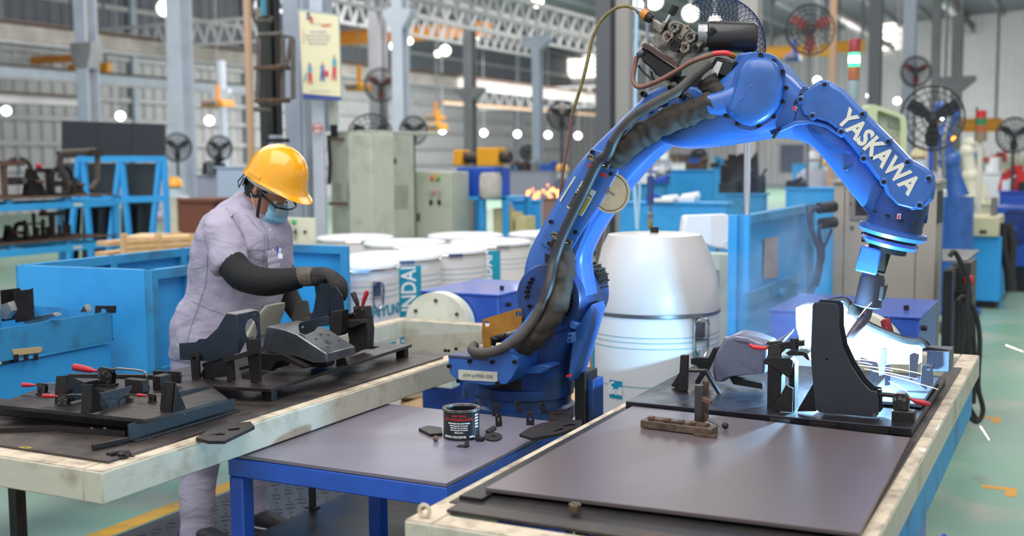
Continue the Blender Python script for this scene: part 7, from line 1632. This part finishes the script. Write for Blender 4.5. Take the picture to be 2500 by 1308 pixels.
# industrial fans
def fan(px, pyy, Zd, r, label, bm, pole=True, polem=None, group=None):
    a = at(px, pyy, Zd); R = r/F*Zd; t = thing('industrial_fan', label, 'fan', (a.x, a.y, 0), group); d = (CAMP-a); d.z = 0; d = (d.normalized()+V((.35, 0, 0))).normalized(); x = d.cross(Z).normalized()
    wire = M('fan_wire', '#35363a', .5); th = max(.006, Zd*.0006)
    cg = MB()
    for f_, o_ in ((1, 0), (.82, .05), (.6, .09), (.38, .11), (.18, .12)): cg.tube(circ(a+d*o_*R*1.5, R*f_, 28, x, Z), th*.8 if f_ < 1 else th*1.8, 4, close=True)
    for k in range(20):
        an = 2*math.pi*k/20; e = x*math.cos(an)+Z*math.sin(an); cg.tube([a+e*R, a+e*R*.6+d*R*.13, a+e*R*.15+d*R*.18], th*.6, 4, cap=False)
    cg.build('cage', wire, t)
    for k in range(3):
        an = .5+2*math.pi*k/3; e = x*math.cos(an)+Z*math.sin(an); f_ = d.cross(e)
        MB().prism([a+e*R*.12-f_*R*.10, a+e*R*.55-f_*R*.26, a+e*R*.88-f_*R*.20, a+e*R*.9+f_*R*.12, a+e*R*.5+f_*R*.18, a+e*R*.12+f_*R*.1], (d*.3+f_*.1)*R*.12).build('blade', bm, t)
    MB().lathe([(.001, R*.2), (R*.14, R*.15), (R*.16, -R*.25), (.001, -R*.3)], a, d, n=14).build('motor', wire, t)
    if pole: MB().cyl((a.x, a.y, 0), a-d*R*.1-Z*R*.1, max(.02, R*.05), n=10).build('pole', polem or wire, t); MB().lathe([(.001, 0), (.3, 0), (.28, .04), (.001, .05)], V((a.x, a.y, 0)), n=18).build('base', wire, t)
    return t
fred = M('fan_blade_red', '#a8504f', .5); fblk = M('fan_blade_black', '#222328', .5)
fan(1978, 72, 14, 60, 'big fan with faded red blades above the robot elbow', fred, polem=cold); fan(2236, 175, 20, 36, 'red-bladed fan on a column bracket right of the signal light', fred); fan(930, 208, 22, 40, 'red-bladed fan behind the cream safety sign', fred)
fan(1372, 282, 17, 36, 'black wall fan between the far lamps and the robot arm', fblk); fan(433, 360, 18, 34, 'black fan left of the worker, under the tall pale column', fblk); fan(536, 362, 20, 30, 'black fan above the worker\'s back', fblk)
fan(2277, 288, 10.5, 78, 'largest black pedestal fan behind the robot wrist', fblk, polem=tblue); fan(2476, 330, 15, 42, 'black pedestal fan at the right edge', fblk); fan(905, 335, 14.5, 56, 'black fan with a wide cage rising behind the electrical cabinet', fblk); fan(1010, 318, 15, 34, 'black fan peeping out right of the electrical cabinet', fblk)
fan(1288, 372, 24, 18, 'small distant fan right of the drum cluster', fred); fan(1706, 382, 20, 20, 'small distant double fan under the robot arm', fblk)
# ------------------------------------------------------------------ background: machines and people
def clutter(t, c, w, d, n, mats, h=.25, seed=1):
    random.seed(seed)
    for k in range(n):
        p = c+V((random.uniform(-w/2, w/2), random.uniform(-d/2, d/2), 0)); s = random.uniform(.05, .14); hh = random.uniform(.3, 1)*h; m = random.choice(mats)
        if k % 3 == 0: MB().cyl(p, p+Z*hh, s*.6, n=12).build('round_part', m, t)
        elif k % 3 == 1: MB().bb(p+V((-s, -s*.6, 0)), p+V((s, s*.6, hh*.7))).cyl(p+Z*hh*.6, p+V((s*1.2, 0, hh)), s*.25, n=8).build('clamped_part', m, t, bevel=.004)
        else: MB().prism([p+V((-s, 0, 0)), p+V((s, 0, 0)), p+V((s*.4, 0, hh)), p+V((-s*.6, 0, hh*.8))], (0, .03, 0)).build('plate_part', m, t)
mixm = [darkst, rust, steel, lblued, white, tblue, ironm[2]]
def station(px0, pxc, px1, pyt, Zd, label, m=lblue, n=0, seed=1, name='blue_cabinet', cat='cabinet', mats=None, h=.25):
    p, q = wb(px0, pxc, px1, pyt, Zd); t = thing(name, label, cat, ((p.x+q.x)/2, (p.y+q.y)/2, 0))
    MB().bb((p.x, p.y, .08), q).build('body', m, t, bevel=.008); MB().bb((p.x+.04, p.y+.03, 0), (q.x-.04, q.y-.03, .08)).build('plinth', darkst, t); MB().bb((p.x-.02, p.y-.02, q.z), (q.x+.02, q.y+.02, q.z+.02)).build('top', m, t)
    k = max(1, int((q.x-p.x)/.6))
    for i in range(k):
        xa = p.x+(q.x-p.x)*i/k; xb = p.x+(q.x-p.x)*(i+1)/k; MB().bb((xa+.02, p.y-.012, .14), (xb-.02, p.y, q.z-.05)).build('door', m, t, bevel=.003)
        MB().bb((xb-.08, p.y-.03, q.z*.6), (xb-.06, p.y-.012, q.z*.6+.1)).build('handle', steel, t)
    if n: clutter(t, V(((p.x+q.x)/2, (p.y+q.y)/2, q.z+.02)), (q.x-p.x)*.85, (q.y-p.y)*.7, n, mats or mixm, h, seed)
    return t, p, q
station(1512, 1772, 1786, 497, 10.5, 'wide light blue cabinet behind the hanging hose and big drum', n=5, seed=3, h=.1)
station(1628, 1736, 1744, 418, 15, 'light blue upper cabinet under the robot arm', n=3, seed=5, h=.15); station(1528, 1622, 1630, 452, 14, 'cluttered dark bench left of the upper cabinet', m=lblued, n=14, seed=8, name='work_bench', cat='bench')
station(1770, 1862, 1874, 476, 12, 'light blue bench with black machines behind the chrome rod', m=lblued, n=12, seed=9, name='work_bench', cat='bench', mats=[rubber, darkst, blackpl], h=.45)
station(1918, 2034, 2050, 462, 12, 'bright blue cabinet left of the beige cabinet', m=M('bright_light_blue', '#2f9fe2'), n=4, seed=4, h=.1)
station(1250, 1312, 1320, 492, 12.5, 'plain light blue cabinet at the left edge of the robot arm', m=M('bright_light_blue', '#2f9fe2')); station(1325, 1368, 1374, 486, 14.5, 'brown cabinet just left of the robot arm', m=M('brown_pink_cabinet', '#8f6d66', .5), name='brown_cabinet')
station(1240, 1345, 1352, 420, 21, 'distant grey machine bench with parts, centre left of the robot', m=M('pale_violet_machine', '#a3a4b4', .5), n=12, seed=12, name='work_bench', cat='bench')
station(1420, 1500, 1508, 430, 19, 'distant pale bench seen behind the robot arm', m=M('pale_violet_machine', '#a3a4b4'), n=10, seed=15, name='work_bench', cat='bench')
station(480, 535, 545, 430, 15, 'distant grey machine with bluish top left of the worker', m=M('pale_violet_machine', '#a3a4b4'), n=4, seed=22, name='grey_machine', cat='machine', mats=[navy, steel]); station(528, 600, 615, 410, 14.5, 'pale blue-white covered machine behind the worker\'s head', m=M('pale_blue_cover', '#b9c7dd', .6), name='covered_machine', cat='machine')
station(1640, 1700, 1706, 400, 26, 'distant white machine under the robot arm', m=white, n=6, seed=31, name='white_machine', cat='machine'); station(1740, 1790, 1795, 412, 22, 'distant blue shelf unit left of the chrome rod', m=lblue, n=6, seed=32, name='shelf_unit', cat='shelf')
station(1935, 1998, 2006, 402, 25, 'distant small blue machine in front of the far workers', m=lblue, n=6, seed=33, name='blue_machine', cat='machine'); station(2262, 2338, 2350, 470, 12.8, 'white sloped machine cover right of the robot wrist', m=white, name='white_machine', cat='machine')
station(2385, 2450, 2458, 425, 17, 'grey-white box machine with a dark screen, right', m=white, n=3, seed=35, name='white_machine', cat='machine', mats=[cabb, white]); station(2440, 2520, 2530, 470, 15, 'dark machine bench full of black parts at the right edge', m=tblue, n=16, seed=36, name='work_bench', cat='bench', mats=[rubber, darkst, redp, blackpl, white], h=.35)
station(2340, 2420, 2428, 500, 14, 'cream machine base below the cream robot', m=M('cream_head', '#cdc6a2'), n=3, seed=38, name='cream_machine', cat='machine', mats=[creamlt])
station(2300, 2400, 2410, 388, 26, 'distant shelf of small bright parts right of the big fan', m=cabb, n=16, seed=40, name='shelf_unit', cat='shelf', mats=[white, redp, lblue, amber, steel]); station(2400, 2520, 2530, 398, 24, 'distant shelf of small white parts at the right edge', m=cabg, n=20, seed=41, name='shelf_unit', cat='shelf', mats=[white, creamlt, redp, navy])
station(2030, 2110, 2118, 412, 24, 'distant blue bench behind the robot forearm', m=lblue, n=5, seed=42, name='work_bench', cat='bench'); station(1560, 1650, 1656, 392, 30, 'far pale machine on the floor under the robot arm', m=M('pale_violet_machine', '#a3a4b4'), n=5, seed=43, name='grey_machine', cat='machine')
# open blue rack with parts right of the switch cabinet
orr = thing('open_rack', 'light blue open rack with cartons right of the switch cabinet', 'rack', at(1180, 575, 11.8))
p, q = wb(1104, 1236, 1246, 480, 11.8); 
for x in (p.x, (p.x+q.x)/2, q.x-.05):
    for y in (p.y, p.y+.5): MB().bb((x, y, 0), (x+.06, y+.05, q.z)).build('post', lblue, orr, bevel=.003)
for z in (q.z, q.z-.42, .12): MB().bb((p.x, p.y, z-.03), (q.x, p.y+.55, z)).build('shelf', lblue, orr, bevel=.003)
MB().bb((p.x, p.y+.1, q.z+.001), (p.x+.42, p.y+.5, q.z+.30)).build('blue_motor_block', tblue, orr, bevel=.01)
for k, (x, w_, h_) in enumerate(((.42, .16, .30), (.56, .10, .26), (.67, .14, .22))):
    o = MB().bb((p.x+x, p.y+.1, q.z-.42+.001), (p.x+x+w_*.8, p.y+.35, q.z-.42+h_)).build('carton', M('carton_tan', '#cfc08c', .7), bevel=.004); tag(o, ('taller tan carton at the left on the open rack shelf', 'narrow tan carton in the middle of the open rack shelf', 'lower tan carton at the right on the open rack shelf')[k], 'carton')
yo = thing('gear_motor', 'amber and black gear motor lying on top of the open rack', 'motor', at(1130, 410, 11.9)); yz = q.z+.31
MB().cyl((p.x-.05, p.y+.3, yz+.09), (q.x-.1, p.y+.3, yz+.09), .06, n=14).build('shaft', ironm[2], yo); MB().bb((p.x+.18, p.y+.2, yz), (p.x+.42, p.y+.4, yz+.19)).build('gear_case', amber, yo, bevel=.01); MB().bb((p.x-.1, p.y+.2, yz+.01), (p.x, p.y+.4, yz+.17)).build('end_case', amber, yo, bevel=.01)
dd = at(1198, 484, 11.5); dh = at(1198, 421, 11.5).z-dd.z; tag(MB().lathe([(.001, 0), (.09, 0), (.11, .03), (.113, dh*.5), (.108, dh-.04), (.09, dh), (.001, dh+.002)], dd, n=24).build('plastic_drum', M('dirty_white_drum', '#c9c2bb', .6, dirt='#8f867e', amt=.6, scale=8)), 'dirty off-white rounded drum standing on the open rack', 'drum')
# second robots far right
def bgrobot(pts, Zd, m, label, base):
    t = thing('welding_robot', label, 'robot', (at(*base, Zd).x, at(*base, Zd).y, 0)); P = [at(a, b, Zd) for a, b in pts]; k = Zd/F
    B_ = P[0]; MB().lathe([(.25, 0), (.25, .05), (.16, .06), (.15, max(B_.z, .1))], V((B_.x, B_.y, 0)), n=20).build('pedestal', m, t)
    for i in range(len(P)-1):
        MB().tube([P[i], (P[i]+P[i+1])/2, P[i+1]], [.11-.015*i, .085-.012*i, .095-.015*i], 14, sub=3).build('arm_link', m, t); MB().ball(P[i+1], .11-.015*i, 12).build('joint', m, t)
    return t
r2 = bgrobot([(2340, 480), (2318, 395), (2300, 330), (2325, 280), (2295, 262)], 11.6, rblue, 'second blue robot arm far behind the beige cabinet, pointing up', (2345, 520))
MB().tube([at(a, b, 11.4) for a, b in ((2305, 430), (2302, 360), (2316, 300), (2322, 270))], .02, 8, sub=3).build('hose', steel, r2); MB().ball(at(2329, 339, 11.3), .025, 8).build('signal_lamp', M('amber_lit', '#ff9a2a', .4, emit='#ff9020', es=4), r2)
bgrobot([(2375, 500), (2370, 430), (2362, 370), (2368, 350)], 14.5, creamlt, 'cream robot arm beside the second signal tower', (2375, 520))
def person(px, pyt, Zd, label, capm, shirt, h=1.66, bend=0.):
    a = at(px, pyt, Zd); t = thing('person', label, 'person', (a.x, a.y, 0)); d = V((a.x, a.y, 0)); zt = a.z; s = h/1.7; b = zt-h
    z = lambda v: max(b+v*s, 0); w = V((math.cos(YAW), math.sin(YAW), 0)); m_ = MB()
    m_.ball(d+Z*z(1.57), V((.085, .10, .12)), 14); m_.tube([d+Z*z(1.5), d+Z*z(1.38)], .06, 10)
    m_.loft([(d-w*.10+Z*z(1.42), d+w*.10+Z*z(1.42), .07, -fwd), (d-w*.21+Z*z(1.36), d+w*.21+Z*z(1.36), .10, -fwd), (d-w*.18+Z*z(1.1), d+w*.18+Z*z(1.1), .11, -fwd), (d-w*.17+Z*z(.9), d+w*.17+Z*z(.9), .11, -fwd)], 18)
    for s_ in (-1, 1):
        m_.tube([d+w*s_*.09+Z*z(.92), d+w*s_*.10+Z*z(.5), d+w*s_*.10+Z*.03], [.09, .07, .05], 12); m_.tube([d+w*s_*.21+Z*z(1.34), d+w*s_*.26+Z*z(1.1), d+w*s_*.18-fwd*.2+Z*z(.98)], [.06, .05, .035], 10); m_.ball(d+w*s_*.18-fwd*.24+Z*z(.98), .04, 8)
        m_.ball(d+w*s_*.10-fwd*.05+Z*.035, V((.05, .11, .035)), 8)
    m_.build('body', skin, t, rem=.02)
    MB().loft([(d-w*.11+Z*z(1.43), d+w*.11+Z*z(1.43), .08, -fwd), (d-w*.225+Z*z(1.36), d+w*.225+Z*z(1.36), .115, -fwd), (d-w*.20+Z*z(1.1), d+w*.20+Z*z(1.1), .125, -fwd), (d-w*.20+Z*z(.85), d+w*.20+Z*z(.85), .13, -fwd)], 18).tube([d+w*.21+Z*z(1.34), d+w*.26+Z*z(1.1), d+w*.19-fwd*.16+Z*z(.99)], [.075, .065, .05], 12).tube([d-w*.21+Z*z(1.34), d-w*.26+Z*z(1.1), d-w*.19-fwd*.16+Z*z(.99)], [.075, .065, .05], 12).build('shirt', shirt, t)
    for s_ in (-1, 1): MB().tube([d+w*s_*.09+Z*z(.93), d+w*s_*.10+Z*z(.5), d+w*s_*.10+Z*.08], [.11, .09, .075], 12).build('trouser_leg', shirt, t)
    MB().lathe([(.15, 0), (.125, .01), (.118, .05), (.09, .10), (.04, .13), (.001, .135)], d+Z*z(1.60), n=20, cap=False).build('helmet', capm, t)
    MB().lathe([(.09, -.10), (.10, -.02), (.09, .03)], d+Z*z(1.53)-fwd*.015, n=14, cap=False).build('face_mask', M('pale_mask', '#cfe0ea', .7), t)
wsh = M('pale_work_shirt', '#c9c6d8', .8)
person(1987, 374, 20, 'worker with white cap and pale shirt far behind the robot forearm', white, wsh); person(2024, 386, 22, 'worker in yellow helmet half hidden by the robot forearm', helm, wsh); person(425, 441, 16, 'worker in pale shirt and yellow cap far off left, behind the blue rack', helm, wsh, h=1.25)
person(1372, 404, 24, 'distant worker in yellow helmet just left of the robot arm', helm, M('dark_work_shirt', '#6d6f80', .8), h=1.6); person(1761, 402, 27, 'distant worker in yellow helmet left of the chrome rod', helm, wsh); person(1786, 403, 28, 'distant worker in yellow helmet right beside the other near the chrome rod', helm, wsh); person(2245, 366, 17, 'worker in pale helmet partly hidden behind the forearm cover', M('pale_helmet', '#d9cba0', .4), wsh)
# sparks of a distant welding station
spk = MB(); random.seed(5)
for k in range(26): spk.ball(at(1288+random.uniform(0, 80), 474+random.uniform(-8, 8)-max(0, random.gauss(0, 8)), 15), random.uniform(.008, .028), 6, k=4)
o = spk.build('distant_sparks', M('orange_spark', '#ff9a5a', .5, emit='#ff8a4a', es=5)); o['kind'] = 'stuff'; tag(o, 'orange sparks of a distant welding station left of the robot arm', 'sparks')
# white door-like panels on the far wall behind
for k, (a, b, c, d_) in enumerate(((1905, 352, 1962, 420), (1640, 376, 1692, 408))):
    p0, p1 = py(a, d_, YF-.3), py(c, b, YF-.3); o = struct(MB().bb((p0.x, YF-.2, max(p0.z, 0)), (p1.x, YF-.1, p1.z)).build(f'door_{k+1}', M('shutter_dark', '#4f5468', .5)))
    MB().bb((p0.x-.1, YF-.25, p1.z), (p1.x+.1, YF-.2, p1.z+.15)).build('lintel', girt, o)
# thin welding smoke rising from the arc
def smoke():
    p = V((-.95, 4.15, .82)); bpy.ops.mesh.primitive_cube_add(size=1) if False else None
    mb = MB().ball(V((0, 0, 0)), V((.42, .40, .55)), 20, k=12); o = mb.build('welding_smoke', None) if False else mb.build('welding_smoke', M('smoke_tmp', '#ffffff')); o.location = (-1.0, 4.35, 1.12)
    m = bpy.data.materials.new('smoke'); m.use_nodes = True; nt = m.node_tree; nt.nodes.clear(); out = nt.nodes.new('ShaderNodeOutputMaterial'); v = nt.nodes.new('ShaderNodeVolumePrincipled')
    v.inputs['Color'].default_value = (.72, .80, 1, 1); tc = nt.nodes.new('ShaderNodeTexCoord'); n = nt.nodes.new('ShaderNodeTexNoise'); n.inputs['Scale'].default_value = 4.5; n.inputs['Detail'].default_value = 4; n.inputs['Distortion'].default_value = 1.2
    nt.links.new(tc.outputs['Object'], n.inputs['Vector']); ln = nt.nodes.new('ShaderNodeVectorMath'); ln.operation = 'LENGTH'; sc3 = nt.nodes.new('ShaderNodeVectorMath'); sc3.operation = 'MULTIPLY'; sc3.inputs[1].default_value = (2.4, 2.5, 1.8)
    nt.links.new(tc.outputs['Object'], sc3.inputs[0]); nt.links.new(sc3.outputs[0], ln.inputs[0])
    f = nt.nodes.new('ShaderNodeMapRange'); f.inputs[1].default_value = 1.0; f.inputs[2].default_value = .1; nt.links.new(ln.outputs['Value'], f.inputs[0])
    g = nt.nodes.new('ShaderNodeMapRange'); g.inputs[1].default_value = .45; g.inputs[2].default_value = .75; nt.links.new(n.outputs['Fac'], g.inputs[0])
    mu = nt.nodes.new('ShaderNodeMath'); mu.operation = 'MULTIPLY'; nt.links.new(f.outputs[0], mu.inputs[0]); nt.links.new(g.outputs[0], mu.inputs[1]); m2 = nt.nodes.new('ShaderNodeMath'); m2.operation = 'MULTIPLY'; m2.inputs[1].default_value = 2.2
    nt.links.new(mu.outputs[0], m2.inputs[0]); nt.links.new(m2.outputs[0], v.inputs['Density']); nt.links.new(v.outputs[0], out.inputs['Volume']); o.data.materials.clear(); o.data.materials.append(m)
    tag(o, 'thin bluish welding smoke drifting left of the arc', 'smoke'); o['kind'] = 'stuff'
smoke()
